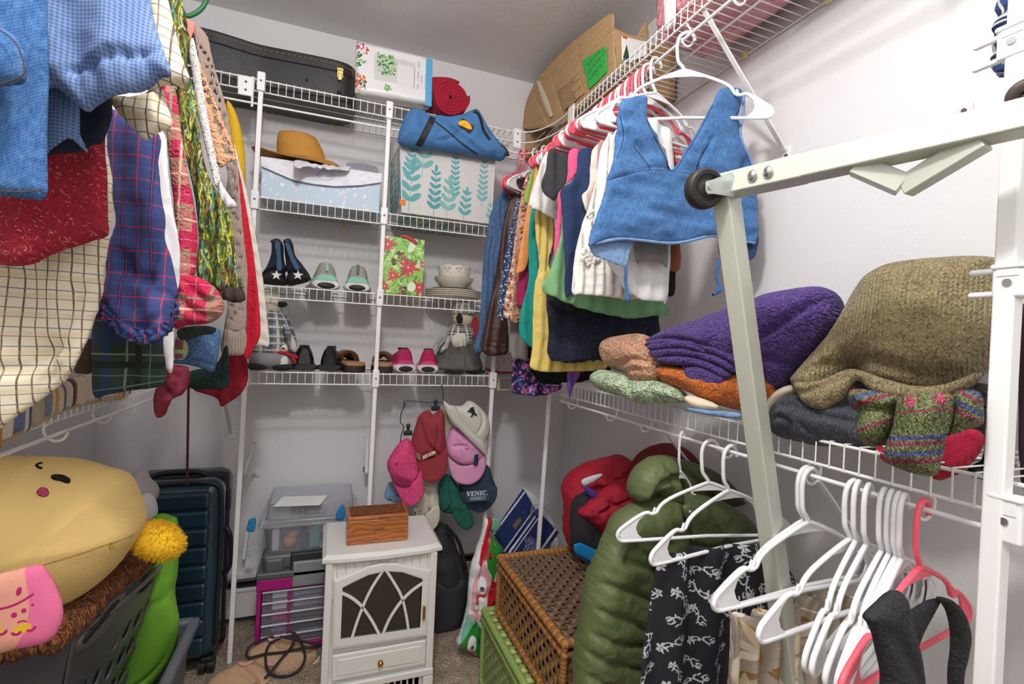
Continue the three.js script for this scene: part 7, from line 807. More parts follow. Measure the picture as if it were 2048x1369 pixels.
{ // hats on a clip hanger under the lowest shelf
  const z = -1.93, wire = mat(0x5a5a5e, { rough: 0.35, metal: 0.9 }), q = (a, zz = z, k = 3) => smooth(pairs(a), false, k).map(([x, y]) => onZ(x, y, zz));
  const clip = (px, py) => { const c = onZ(px, py, z + 0.006); return P('clip', merge(box(c.x - 0.017, c.x + 0.017, c.y - 0.014, c.y + 0.004, c.z - 0.006, c.z + 0.008, 0.003), box(c.x - 0.006, c.x + 0.006, c.y, c.y + 0.022, c.z - 0.003, c.z + 0.004, 0.002), ball(c.x, c.y + 0.024, c.z, 0.008, 0.008, 0.006, 12)), mat(0x25262a, { rough: 0.35 })); };
  T('hat_hanger', 'wire hanger with black clips hanging from the lowest back shelf, holding caps', 'hanger', [P('hook', tube([...q([888, 768, 883, 772, 886, 785, 887, 800])], 0.0022, 6), wire), P('wire', merge(tube(q([886, 806, 850, 805, 812, 802, 808, 808, 810, 815]), 0.0022, 6), tube(q([812, 806, 803, 825, 801, 845, 807, 853, 803, 870, 800, 888]), 0.0022, 6)), wire), clip(871, 815), clip(816, 864)]);
  const cap = (name, label, dome, brim, m, o = {}, kids = [], m2) => { const zz = o.z ?? z + 0.02; T(name, label, 'cap', [P('crown', cloth(zf(zz), dome, { T: o.T ?? 0.045, Tb: 0.6, R: 0.05, q: 60, noise: [[0.006, 0.04, 3]], cr: o.cr }), m), P('brim', cloth(zf(zz + (o.bz ?? 0.035)), brim, { T: 0.005, R: 0.012, fold: (x, y) => o.curve ? -o.curve * (x - loc(zf(zz), ...o.cx)[0]) ** 2 : 0 }), m2 || m), ...kids]); };
  const pinkT = mat(0xffffff, { map: canvasTex(128, 128, (x, w, h) => { fill(x, w, h, '#d8467c'); grain(x, w, h, 30, 3, 3, 3); }, 0.08), bump: 'weave' });
  const logo = (f, a, draw, bg, tgt) => fitUV(cloth(f, a, { T: 0.002, R: 0.003, sm: false }), f);
  cap('baseball_hat', 'pale blue cap mostly hidden behind the hot pink one', [770, 985, 780, 964, 795, 975, 803, 998, 790, 1004, 772, 1000], [780, 996, 803, 996, 808, 1003, 790, 1006], plain(0x7ea4c6), { z: z - 0.04, T: 0.02 });
  cap('baseball_hat', 'cream cap with black letters peeking above the wooden box', [845, 985, 850, 970, 872, 968, 879, 1000, 878, 1020, 862, 1035, 838, 1030, 824, 1020, 834, 1005], [852, 1030, 876, 1010, 880, 1035, 872, 1056, 858, 1060, 850, 1045], plain(0xd9d2c2), { z: z - 0.02, T: 0.035, cr: [[[855, 985, 850, 1010, 860, 1025], 0.02, 0.01]] }, [P('lettering', fitUV(cloth(zf(z + 0.028), [828, 1016, 848, 1022, 846, 1036, 826, 1030], { T: 0.0015, sm: false }), zf(z)), art(128, 64, (x, w, h) => { fill(x, w, h, '#e4ddcf'); x.fillStyle = '#25201e'; x.font = 'bold 44px sans-serif'; x.fillText('H OR', 8, 48); }))]);
  cap('baseball_hat', 'dark green cap hanging below the pink one', [876, 985, 880, 960, 895, 948, 912, 965, 926, 995, 938, 1015, 930, 1030, 905, 1028, 882, 1022], [905, 1026, 930, 1008, 942, 1025, 947, 1045, 941, 1058, 928, 1060, 914, 1046], plain(0x1d6152), { z: z - 0.005, cr: [[[895, 960, 900, 1000, 890, 1020], 0.012, 0.008]] });
  cap('baseball_hat', 'slate navy cap reading VENIC at the lower right of the hats', [918, 962, 940, 945, 972, 928, 985, 955, 994, 985, 985, 1000, 955, 1000, 925, 992], [922, 985, 950, 992, 990, 972, 994, 990, 988, 1006, 975, 1020, 958, 1026, 942, 1020, 928, 1005], plain(0x34475a), { z: z - 0.01, bz: 0.04 }, [P('lettering', fitUV(cloth(zf(z + 0.078), [930, 984, 978, 978, 980, 1002, 934, 1006], { T: 0.0012, sm: false }), zf(z)), art(256, 128, (x, w, h) => { fill(x, w, h, '#34475a'); x.fillStyle = '#dfe6ea'; x.font = 'bold 62px serif'; x.fillText('VENIC.', 14, 62); x.fillRect(56, 76, 150, 30); x.fillStyle = '#34475a'; x.fillRect(60, 80, 142, 22); x.fillStyle = '#dfe6ea'; x.font = '20px sans-serif'; x.fillText('CALIFORNIA', 66, 98); }))]);
  cap('baseball_hat', 'light pink cap with a dark side tag under the white bucket hat', [891, 893, 896, 870, 905, 855, 925, 860, 945, 872, 962, 890, 970, 912, 950, 928, 925, 930, 900, 918], [897, 918, 920, 932, 950, 928, 969, 912, 972, 930, 967, 948, 955, 963, 940, 970, 920, 968, 905, 955], plain(0xe39cc6), { z: z + 0.02, cr: [[[905, 890, 925, 888, 930, 895], 0.01, 0.006], [[918, 895, 920, 930], 0.004, 0.004]] }, [P('side_tag', cloth(zf(z + 0.07), [949, 910, 957, 908, 956, 931, 947, 932], { T: 0.0015, sm: false }), plain(0x26304e)), P('button', ball(...onZ(934, 896, z + 0.068).toArray(), 0.006, 0.006, 0.004, 10), plain(0xe39cc6))]);
  cap('baseball_hat', 'faded maroon cap hanging from the middle clip, front downwards', [832, 850, 840, 830, 857, 820, 866, 830, 880, 818, 888, 830, 890, 870, 893, 900, 880, 912, 855, 918, 832, 915, 822, 890], [826, 905, 850, 918, 880, 910, 893, 898, 896, 925, 892, 946, 880, 960, 866, 966, 850, 962, 838, 948], plain(0x97333c), { z: z + 0.035, cr: [[[838, 842, 850, 880, 872, 905], 0.012, 0.005], [[870, 830, 872, 870, 864, 905], 0.008, 0.005]] }, [P('patch', fitUV(cloth(zf(z + 0.088), [845, 912, 870, 902, 873, 908, 846, 920], { T: 0.0015, sm: false }), zf(z)), art(128, 48, (x, w, h) => { fill(x, w, h, '#e2d4bc'); x.fillStyle = '#8a3038'; x.font = 'bold 34px serif'; x.fillText('AMING', 4, 36); })), P('patch', cloth(zf(z + 0.086), [832, 906, 842, 910, 842, 922, 834, 918], { T: 0.0015 }), plain(0x8a6a52))]);
  cap('baseball_hat', 'hot pink cap hanging lowest at the left of the hats', [774, 930, 785, 905, 800, 885, 815, 876, 826, 890, 836, 918, 840, 945, 828, 965, 805, 968, 785, 958], [783, 958, 805, 972, 830, 962, 842, 940, 848, 975, 846, 992, 836, 1006, 822, 1013, 808, 1008, 796, 988], pinkT, { z: z + 0.045 }, [P('patch', cloth(zf(z + 0.095), [781, 955, 790, 952, 812, 960, 822, 968, 815, 974, 795, 970], { T: 0.0015 }), plain(0x8c2450)), P('button', ball(...onZ(794, 925, z + 0.09).toArray(), 0.007, 0.007, 0.004, 10), pinkT)]);
  // bucket hat
  const bz = z + 0.05, cm = plain(0xe2e0d6, { bump: 'weave', bs: 2 });
  const dog = plate(zf(bz + 0.05), trace(zf(bz + 0.05), [934, 823, 938, 821, 941, 816, 944, 815, 947, 814, 948, 818, 950, 825, 953, 830, 955, 828, 953, 833, 947, 830, 945, 834, 942, 836, 941, 833, 944, 830, 941, 824, 937, 825]), 0.002, 0.0004);
  T('bucket_hat', 'white canvas bucket hat with a small black dog emblem, rightmost of the hats', 'hat', [P('crown', cloth(zf(bz), [905, 815, 925, 812, 935, 803, 947, 805, 965, 820, 976, 838, 979, 862, 972, 878, 965, 890, 945, 880, 920, 850], { T: 0.05, R: 0.05, cr: [[[955, 815, 960, 840, 950, 862], 0.008, 0.006]] }), cm, [P('emblem', dog, BLACK)]), P('brim', cloth(zf(bz + 0.03), [887, 803, 900, 811, 912, 815, 930, 850, 950, 868, 968, 880, 971, 900, 973, 912, 965, 906, 945, 886, 925, 866, 905, 845, 893, 825], { T: 0.012, R: 0.03, fold: (x, y) => 0.002 * Math.sin((x + y) * 500) }), cm), P('lining', cloth(zf(bz - 0.02), [887, 804, 893, 826, 903, 846, 912, 856, 900, 860, 893, 866, 890, 840], { T: 0.004 }), plain(0xb5a892))]);
}
// ---------- upper right shelf ----------
{
  const f = xf(0.845), card = mat(0xffffff, { map: canvasTex(256, 256, (x, w, h) => { fill(x, w, h, '#b8966c'); grain(x, w, h, 9, 3, 40, 2); }, 0.4), rough: 0.8 });
  const front = cloth(f, [1048, 258, 1047, 235, 1052, 205, 1066, 172, 1090, 140, 1122, 108, 1155, 76, 1190, 50, 1225, 26, 1227, 58, 1230, 100, 1234, 142, 1205, 172, 1168, 210, 1132, 246, 1095, 256], { T: 0.003, R: 0.006, q: 70, fold: (x, y) => 0.006 * noise(x / 0.2, y / 0.1, 3), cr: [[[1100, 130, 1112, 180, 1130, 240], 0.004, 0.004], [[1155, 75, 1162, 130], 0.003, 0.004], [[1060, 170, 1100, 250], 0.004, 0.006]] });
  const fe = fr(0, 0, -1.44), end = cloth(fe, [1228, 56, 1262, 70, 1298, 80, 1297, 112, 1262, 128, 1240, 144, 1232, 138], { T: 0.003, R: 0.006, sm: false });
  const B = new THREE.Box3().setFromBufferAttribute(front.attributes.position), y0 = B.min.y, y1 = B.max.y - 0.06;
  const label = (f2, a, m, t = 0.0015) => fitUV(cloth(f2, a, { T: t, R: 0.002, sm: false }), f2);
  T('cardboard_box', 'big cardboard carton with a green label on the upper right shelf in the corner', 'box', [P('front_panel', front, card, [
    P('label', label(xf(0.836), [1164, 122, 1212, 92, 1215, 144, 1178, 180]), art(256, 256, (x, w, h) => { fill(x, w, h, '#35b24a'); x.save(); x.transform(1, 0, 0, 1, 0, 0); x.fillStyle = '#12321a'; x.font = '38px sans-serif'; x.rotate(-0.16); x.fillText('TIFF A IZNA', 44, 104, 180); x.fillText('OUTSIDE ST', 48, 158, 165); x.fillText('CRISPY !', 56, 212, 140); x.restore(); })),
    P('printing', label(xf(0.8375), [1114, 182, 1156, 148, 1170, 186, 1128, 222]), art(256, 256, (x, w, h) => { fill(x, w, h, '#b8966c'); x.fillStyle = '#2a1c10'; x.font = 'bold 19px sans-serif'; 'THIS SIDE CONTAINS|TREE BRANCHES AND|LIGHTS KEEP DRY|STORE IN A COOL PLACE|DO NOT CRUSH|ARTIFICIAL TREE|MADE FOR INDOOR USE|KEEP FROM FLAME|HANDLE WITH CARE'.split('|').forEach((t, i) => x.fillText(t, 8, 26 + i * 26)); })),
    P('tape', label(xf(0.8385), [1072, 160, 1080, 162, 1096, 200, 1106, 232, 1100, 236, 1086, 204]), mat(0xd8cbb4, { rough: 0.2 }))]),
    P('end_panel', end, card, [P('picture', label(fr(0, 0, -1.434), [1243, 72, 1295, 84, 1295, 110, 1262, 124, 1244, 128]), art(256, 200, (x, w, h) => { fill(x, w, h, '#f0efec'); x.fillStyle = '#d8402c'; x.fillRect(10, 0, 44, 26); x.fillStyle = '#2f4a2c'; x.beginPath(); x.moveTo(50, 60); x.lineTo(20, 160); x.lineTo(85, 160); x.fill(); x.fillStyle = '#7cb83a'; x.fillRect(0, 176, 256, 24); x.fillStyle = '#3a6aa8'; x.fillRect(24, 160, 60, 16); }))]),
    P('back_panel', box(1.106, 1.11, y0 + 0.005, y1, -2.22, -1.445, 0.001), card), P('bottom', box(0.847, 1.11, y0 + 0.004, y0 + 0.009, -2.22, -1.445, 0.001), card), P('end_panel', box(0.848, 1.11, y0 + 0.004, y1 - 0.05, -2.225, -2.22, 0.001), card), P('flap', cloth(fr(0, 0, -1.45), [1275, 70, 1284, 52, 1293, 40, 1297, 60, 1297, 79], { T: 0.003, sm: false }), card)]);
  const sprig = (px, py, X, n, seed, m, nm, lab) => { const c = onX(px, py, X), R = rng(seed), L = []; for (let k = 0; k < n; k++) { const a = R() * 6.28, l = 0.03 + R() * 0.035, b = c.clone().add(V(0.01 * R(), -0.015 + 0.03 * R(), 0.05 * (R() - 0.5))), e = b.clone().add(V(-0.2 * l, l * (0.2 + 0.6 * R()), l * Math.cos(a))); L.push(rod(b, e, 0.0016, 5)); } L.push(rod(c.clone().add(V(0, -0.12, 0)), c, 0.004, 6)); one(nm, lab, 'plant', merge(L), m); };
  sprig(1110, 103, 0.93, 70, 5, mat(0x2c3f2a), 'artificial_sprig', 'dark green artificial fir sprig sticking out behind the cardboard carton');
  one('blue_wrapping', 'small blue wrapping end behind the left top edge of the cardboard carton', 'wrapping', cloth(xf(0.95), [1061, 158, 1068, 155, 1073, 162, 1068, 200, 1062, 200], { T: 0.01 }), mat(0x2f5c92));
  // bagged comforters
  const pinkC = mat(0xffffff, { map: canvasTex(256, 256, (x, w, h) => { fill(x, w, h, '#cf8a90'); const R = rng(8); for (let k = 0; k < 70; k++) { x.strokeStyle = ['#b0646c', '#e0aab0', '#a85862'][k % 3]; x.lineWidth = 1 + R() * 3; x.beginPath(); const a = R() * w, b = R() * h; x.moveTo(a, b); x.quadraticCurveTo(a + 30, b + 20 * (R() - 0.5), a + 60, b + 40 * (R() - 0.5)); x.stroke(); } }, 0.25), rough: 0.35, coat: 0.7, bump: 'crinkle', bs: 1.5 });
  const puff = (x0, x1, y0, y1, z0, z1, s, m) => { const g = box(x0, x1, y0, y1, z0, z1, 0.05, 10); const h = mergeVertices(g, 1e-4); return warp(h, (v) => { const k = fbm(v.x * 12 + s, v.z * 12 + v.y * 9, s, 3) * 0.02; v.x += k; v.y = Math.max(y0, v.y + k); v.z += k; }); };
  T('comforter_bag', 'pink quilted comforter in a clear plastic bag on the upper right shelf', 'bag', [P('comforter', puff(0.845, 1.09, 2.068, 2.32, -1.235, -0.86, 4, pinkC), pinkC), P('label', cloth(xf(0.838), [1330, 64, 1326, -20, 1352, -30, 1352, 50], { T: 0.002, sm: false }), mat(0xece8ea, { rough: 0.3 }))]);
  T('comforter_bag', 'whitish pink bedding in a plastic bag nearest the camera on the upper right shelf', 'bag', [P('bedding', puff(0.84, 1.1, 2.068, 2.26, -0.85, -0.42, 9), mat(0xd9c4c6, { rough: 0.3, coat: 0.6, bump: 'crinkle', bs: 1.5 }))]);
}
// ---------- folded knitwear on the lower right shelf ----------
const heather = (bg, cols, size = 0.1, n = 1100, len = 7, seed = 7) => speckTex(bg, cols, n, len, size, seed, 2.6);
const knitM = (bg, cols, o = {}) => mat(0xffffff, { map: heather(bg, cols, o.size, o.n, o.len), bump: o.bump || 'fuzz', bs: o.bs ?? 1.3, sheen: 0.25 });
const KN = (name, label, cat, f, a, m, o = {}, kids = []) => one(name, label, cat, cloth(f, a, { T: 0.07, R: 0.06, q: 90, noise: [[0.008, 0.06, 4], [0.003, 0.02, 6]], ...o }), m, kids);
const sx = (x) => fr(x, 0, 0, -72, -8);
KN('mint_knit', 'fluffy mint green knit at the far end of the lower right shelf', 'sweater', sx(0.93), [1188, 768, 1190, 750, 1205, 740, 1235, 745, 1262, 755, 1285, 762, 1310, 762, 1340, 768, 1362, 782, 1370, 798, 1362, 806, 1320, 808, 1280, 808, 1250, 796, 1215, 786, 1196, 778], knitM('#b4c6a4', ['#e2ecd8', '#7f9668', '#5f7650', '#cfdcc0', '#98ae84'], { size: 0.14, len: 14 }), { T: 0.05, R: 0.04, cr: [[[1268, 758, 1275, 780, 1272, 808], 0.02, 0.012]] });
KN('peach_knit', 'peach tweed knit sweater with folds beside the purple blanket', 'sweater', sx(0.95), [1213, 720, 1214, 695, 1228, 678, 1260, 670, 1290, 670, 1316, 690, 1330, 715, 1328, 745, 1318, 765, 1290, 770, 1270, 768, 1262, 752, 1240, 742, 1222, 736], knitM('#c99478', ['#e0b090', '#a8b07c', '#9c5a48', '#d9857a', '#e9c4a4', '#7c8a5c'], { size: 0.14 }), { T: 0.07, cr: [[[1225, 738, 1262, 735, 1290, 725, 1318, 730], 0.014, 0.007], [[1262, 755, 1290, 745, 1316, 748], 0.012, 0.006]] });
KN('cream_cloth', 'cream knit cloth edge sticking out under the orange blanket', 'cloth', sx(0.9), [1372, 800, 1380, 792, 1400, 796, 1430, 808, 1436, 818, 1410, 822, 1385, 816], plain(0xe3d6be), { T: 0.02, R: 0.02 });
KN('folded_denim', 'folded faded denim under the cream cloth on the lower right shelf', 'cloth', sx(0.895), [1374, 816, 1400, 818, 1430, 822, 1476, 826, 1478, 838, 1450, 836, 1400, 828, 1376, 822], DENIMPALE, { T: 0.018, R: 0.012, cr: [[[1376, 820, 1420, 827, 1476, 832], 0.008, 0.004]] });
KN('orange_blanket', 'burnt orange boucle blanket under the purple one', 'blanket', sx(0.945), [1322, 740, 1345, 732, 1380, 738, 1420, 745, 1490, 750, 1540, 760, 1548, 785, 1535, 805, 1540, 825, 1520, 832, 1480, 822, 1440, 812, 1405, 798, 1370, 782, 1335, 768], knitM('#c0611c', ['#e88a30', '#8c3c0e', '#d9742a', '#f0a048'], { size: 0.12 }), { T: 0.06, R: 0.05 });
KN('purple_blanket', 'deep purple wool blanket folded in layers on the orange one', 'blanket', sx(0.975), [1297, 697, 1299, 684, 1320, 672, 1360, 655, 1410, 640, 1460, 622, 1500, 606, 1560, 588, 1620, 578, 1655, 578, 1678, 592, 1684, 618, 1680, 648, 1655, 685, 1625, 722, 1595, 756, 1570, 778, 1548, 784, 1538, 776, 1535, 764, 1500, 762, 1465, 756, 1450, 760, 1420, 762, 1390, 760, 1374, 752, 1374, 738, 1345, 735, 1312, 722, 1302, 708], knitM('#4b3278', ['#604694', '#35204f', '#70559c', '#3d3a78'], { size: 0.12 }), { T: 0.1, R: 0.09, q: 110, cr: [[[1300, 694, 1335, 690, 1380, 688, 1430, 700, 1468, 718], 0.018, 0.006], [[1303, 704, 1340, 704, 1390, 706, 1440, 722, 1470, 738], 0.018, 0.006], [[1312, 716, 1350, 718, 1400, 722, 1445, 740], 0.018, 0.006], [[1376, 738, 1410, 738, 1450, 748, 1470, 756], 0.018, 0.006], [[1510, 720, 1560, 690, 1620, 650, 1670, 610], 0.02, 0.008], [[1530, 755, 1545, 735, 1570, 730, 1590, 735], 0.02, 0.008], [[1520, 718, 1535, 740, 1540, 770], 0.012, 0.008]] }, [[1299, 690, 1335, 683, 1385, 682, 1435, 694, 1470, 712, 1476, 724, 1470, 730, 1440, 714, 1390, 700, 1340, 698, 1304, 703], [1304, 703, 1340, 697, 1390, 700, 1440, 714, 1468, 730, 1472, 742, 1464, 746, 1438, 732, 1392, 716, 1345, 713, 1312, 717], [1314, 717, 1345, 712, 1392, 716, 1438, 732, 1462, 746, 1460, 758, 1448, 758, 1430, 748, 1395, 734, 1350, 731, 1322, 728], [1374, 736, 1400, 734, 1432, 746, 1452, 757, 1452, 768, 1430, 774, 1400, 772, 1378, 764, 1372, 750]].map((a, i) => P('fold', cloth(sx(0.893 + 0.004 * i), a, { T: 0.014, R: 0.012, q: 60, noise: [[0.003, 0.02, 3 + i]] }), knitM('#4b3278', ['#604694', '#35204f', '#70559c', '#3d3a78'], { size: 0.12 }))));
KN('cream_sweater', 'cream sweater edge squeezed between the orange blanket and the charcoal one', 'sweater', sx(0.955), [1520, 830, 1535, 800, 1560, 778, 1590, 770, 1600, 785, 1575, 800, 1552, 818, 1540, 838], plain(0xe0d3ba), { T: 0.03, R: 0.03 });
KN('charcoal_sweater', 'charcoal ribbed sweater with silver thread rolled at its left end', 'sweater', sx(0.9), [1540, 855, 1542, 835, 1552, 812, 1570, 795, 1590, 790, 1620, 798, 1660, 808, 1700, 812, 1735, 830, 1755, 880, 1752, 905, 1720, 900, 1680, 893, 1640, 893, 1600, 885, 1560, 875], knitM('#3a3d46', ['#5a5e68', '#25272e', '#8d929c', '#2f323a'], { size: 0.06, n: 400, len: 4, bump: 'rib' }), { T: 0.06, cr: [[[1550, 835, 1580, 815, 1620, 822, 1680, 840, 1740, 850], 0.014, 0.007], [[1548, 850, 1580, 838, 1600, 850, 1590, 870], 0.014, 0.007], [[1610, 835, 1640, 870, 1700, 885], 0.01, 0.008]] });
KN('dark_grey_sweater', 'dark grey fleece at the right end against the stout pole', 'sweater', sx(0.9), [1930, 945, 1945, 930, 1965, 915, 1970, 860, 1965, 800, 1975, 770, 2008, 772, 2015, 860, 2012, 960, 1980, 962, 1945, 955], mat(0x2c2f36, { bump: 'fuzz' }), { T: 0.05, cr: [[[1955, 930, 1985, 925, 2010, 930], 0.014, 0.008]] });
KN('crimson_sweater', 'crimson ribbed sweater hanging over the shelf lip under the patterned one', 'sweater', sx(0.865), [1752, 890, 1762, 885, 1775, 900, 1860, 890, 1900, 870, 1940, 858, 1966, 868, 1968, 890, 1950, 920, 1925, 945, 1900, 955, 1880, 962, 1860, 955, 1850, 945, 1780, 930, 1760, 912], mat(0xa80f34, { bump: 'rib', sheen: 0.3 }), { T: 0.04, R: 0.04, cr: [[[1880, 950, 1910, 915, 1960, 880], 0.01, 0.008], [[1870, 925, 1905, 895, 1940, 875], 0.01, 0.008]] });
{
  const nordic = canvasTex(256, 256, (x, w, h) => { fill(x, w, h, '#565c34'); const st = [['#6f2c3c', 22, 10], ['#39406a', 38, 10], ['#565c34', 50, 8], ['#6f2c3c', 60, 8], ['#39406a', 72, 9], ['#7a3044', 130, 5], ['#6f2c3c', 225, 8]]; for (const [c, y, t] of st) { x.fillStyle = c; x.fillRect(0, h - y - t, w, t); } x.fillStyle = '#8a2f48'; for (let k = 0; k < 4; k++) { const c = 32 + k * 64; x.beginPath(); x.moveTo(c, h - 175); x.lineTo(c + 14, h - 150); x.lineTo(c, h - 140); x.lineTo(c - 14, h - 150); x.fill(); x.fillRect(c - 20, h - 165, 5, 10); x.fillRect(c + 16, h - 165, 5, 10); } grain(x, w, h, 46, 4, 2, 3); }, [0.12, 0.15]);
  const m = mat(0xffffff, { map: nordic, bump: 'knit', bs: 0.7 }), f = fr(0.85, 0, 0, -64, -4);
  const L = trace(f, [1768, 905, 1775, 880, 1785, 855, 1790, 825, 1800, 795, 1850, 785, 1905, 790, 1908, 830, 1895, 870, 1885, 915, 1872, 952, 1830, 948, 1790, 935, 1770, 920]);
  const y0 = Math.min(...L.map((p) => p[1]));
  one('patterned_sweater', 'olive sweater with maroon and navy bands, its cuff hanging over the shelf lip', 'sweater', sheet(f, L, { T: 0.045, R: 0.04, q: 80, uvo: [L.reduce((q, p) => q + p[0], 0) / L.length, y0 + 0.002], rot: 12, cr: [[smooth(trace(f, [1900, 800, 1885, 850, 1880, 900]), false, 3), 0.012, 0.008]] }), m, [P('sleeve', cloth(fr(0.875, 0, 0, -64, -4), [1698, 785, 1715, 778, 1760, 785, 1800, 795, 1795, 830, 1790, 855, 1775, 885, 1745, 895, 1725, 885, 1712, 860, 1718, 830, 1700, 815], { T: 0.05, R: 0.045, rot: 30, cr: [[[1700, 815, 1745, 820, 1790, 825], 0.02, 0.01]] }), m), P('sleeve', cloth(fr(0.88, 0, 0, -64, -4), [1890, 870, 1900, 820, 1910, 785, 1960, 785, 1968, 830, 1965, 850, 1940, 858, 1910, 868], { T: 0.05, R: 0.04, rot: -30 }), m)]);
}
KN('dark_gap_filler', 'added dark filler for the shaded gap between the olive sweater and the charcoal one', 'sweater', sx(1.0), [1575, 800, 1600, 760, 1690, 730, 1760, 760, 1980, 770, 1985, 880, 1880, 900, 1760, 890, 1640, 860], knitM('#3c3a2c', ['#55523c', '#2a281e', '#5c3a34']), { T: 0.05, R: 0.05 });  // added filler sheet, its dark colour stands for the shaded gap
KN('olive_sweater', 'big olive green cable knit sweater draped on top of the right pile', 'sweater', fr(0.98, 0, 0, -66, -10), [1585, 765, 1600, 745, 1635, 705, 1665, 668, 1690, 625, 1712, 585, 1735, 558, 1770, 538, 1820, 527, 1880, 521, 1940, 519, 1990, 522, 2012, 534, 2016, 600, 2014, 660, 2004, 705, 1980, 738, 1945, 768, 1900, 788, 1850, 796, 1795, 792, 1745, 778, 1722, 752, 1708, 750, 1690, 775, 1668, 800, 1645, 812, 1618, 805, 1595, 785], knitM('#8b7e5c', ['#a8996e', '#6a5e40', '#9c8d62', '#5e5338'], { size: 0.14, bump: 'knit', bs: 1.3 }), { T: 0.11, R: 0.09, q: 120, cr: [[[1600, 770, 1640, 752, 1690, 740, 1720, 745], 0.014, 0.008], [[1720, 735, 1780, 742, 1850, 765, 1930, 760], 0.022, 0.012], [[1650, 720, 1700, 690, 1760, 640], 0.006, 0.02], [[1820, 720, 1830, 660, 1850, 600], 0.005, 0.012], [[1880, 740, 1900, 670, 1920, 600], 0.005, 0.012], [[1940, 730, 1960, 670, 1980, 600], 0.005, 0.012], [[1700, 735, 1690, 705, 1700, 690], 0.01, 0.012]] }, [P('hem_fold', cloth(fr(0.885, 0, 0, -66, -10), [1588, 768, 1612, 764, 1640, 762, 1672, 748, 1700, 738, 1725, 742, 1770, 758, 1830, 772, 1890, 768, 1945, 748, 1965, 748, 1950, 770, 1905, 792, 1850, 803, 1795, 799, 1745, 784, 1718, 762, 1705, 770, 1690, 792, 1665, 812, 1640, 820, 1612, 810, 1596, 792], { T: 0.022, R: 0.03, q: 110, noise: [[0.006, 0.03, 4]], cr: [[[1600, 790, 1640, 780, 1690, 755], 0.012, 0.006], [[1740, 762, 1800, 780, 1880, 780], 0.006, 0.008]] }), knitM('#8b7e5c', ['#a8996e', '#6a5e40', '#9c8d62', '#5e5338'], { size: 0.14, bump: 'knit', bs: 1.3 }))]);
one('maroon_garment', 'dark maroon garment edge at the right picture edge behind the stout pole', 'garment', cloth(xf(0.95), [2044, 640, 2060, 610, 2100, 600, 2100, 960, 2044, 960], { T: 0.02 }), plain(0x3f2233));
// ---------- right side below the shelf ----------
{
  const red = mat(0xa8122c, { bump: 'weave', rough: 0.7 });
  one('red_backpack', 'red and black backpack stuffed under the lower right shelf', 'backpack', cloth(zf(-1.5), [1131, 1010, 1129, 985, 1140, 960, 1162, 936, 1200, 922, 1240, 911, 1262, 922, 1282, 945, 1292, 985, 1272, 1050, 1245, 1095, 1200, 1118, 1160, 1112, 1138, 1092, 1132, 1050], { T: 0.09, R: 0.08, q: 70, noise: [[0.012, 0.05, 3], [0.008, 0.02, 5]], cr: [[[1180, 940, 1215, 950, 1255, 940], 0.01, 0.006], [[1150, 970, 1200, 962, 1250, 970], 0.012, 0.006], [[1145, 1000, 1180, 975, 1220, 975], 0.02, 0.012], [[1255, 918, 1262, 950, 1258, 990], 0.012, 0.008]] }), red, [P('lower_pocket', cloth(zf(-1.42), [1148, 1005, 1160, 990, 1180, 985, 1205, 1000, 1222, 1040, 1228, 1085, 1210, 1112, 1170, 1112, 1145, 1095, 1142, 1050], { T: 0.04, R: 0.05, noise: [[0.01, 0.04, 5]] }), mat(0x2a262b, { bump: 'weave' })), P('front_flap', cloth(zf(-1.39), [1158, 1028, 1175, 1005, 1200, 985, 1225, 968, 1262, 958, 1270, 985, 1265, 1020, 1250, 1060, 1232, 1078, 1205, 1070, 1180, 1048], { T: 0.05, R: 0.06, noise: [[0.012, 0.05, 8], [0.006, 0.02, 9]], cr: [[[1190, 1020, 1225, 1000, 1262, 985], 0.012, 0.006], [[1205, 1050, 1235, 1040, 1258, 1030], 0.01, 0.006], [[1210, 1000, 1240, 1010, 1255, 1000], 0.012, 0.008]] }), red), P('reflective_strip', cloth(zf(-1.395), [1163, 966, 1168, 958, 1200, 948, 1203, 954, 1172, 972], { T: 0.004 }), mat(0xd9dbe2, { rough: 0.4 })), P('strap', cloth(zf(-1.385), [1166, 975, 1175, 974, 1195, 988, 1190, 1000, 1178, 992], { T: 0.006 }), plain(0x5a3a98))]);
  one('baseball_hat', 'dark red cap on top of the pile behind the olive jacket', 'cap', cloth(zf(-1.32), [1272, 945, 1282, 918, 1305, 898, 1335, 888, 1360, 892, 1380, 908, 1395, 930, 1400, 960, 1340, 975, 1290, 970], { T: 0.09, R: 0.08, cr: [[[1335, 889, 1325, 930, 1325, 970], 0.004, 0.004]] }), plain(0x6d0f16));
  one('blue_folder', 'bright blue plastic folder behind the brown wicker hamper', 'folder', cloth(fr(0, 0, -1.345), [1147, 1090, 1160, 1086, 1205, 1106, 1200, 1134, 1150, 1106], { T: 0.004, sm: false }), mat(0x1f86c6, { rough: 0.35 }), [P('back_cover', cloth(fr(0, 0, -1.36), [1147, 1096, 1160, 1092, 1205, 1112, 1200, 1142, 1150, 1112], { T: 0.004, sm: false }), mat(0x1a74ae, { rough: 0.35 }))]);
}
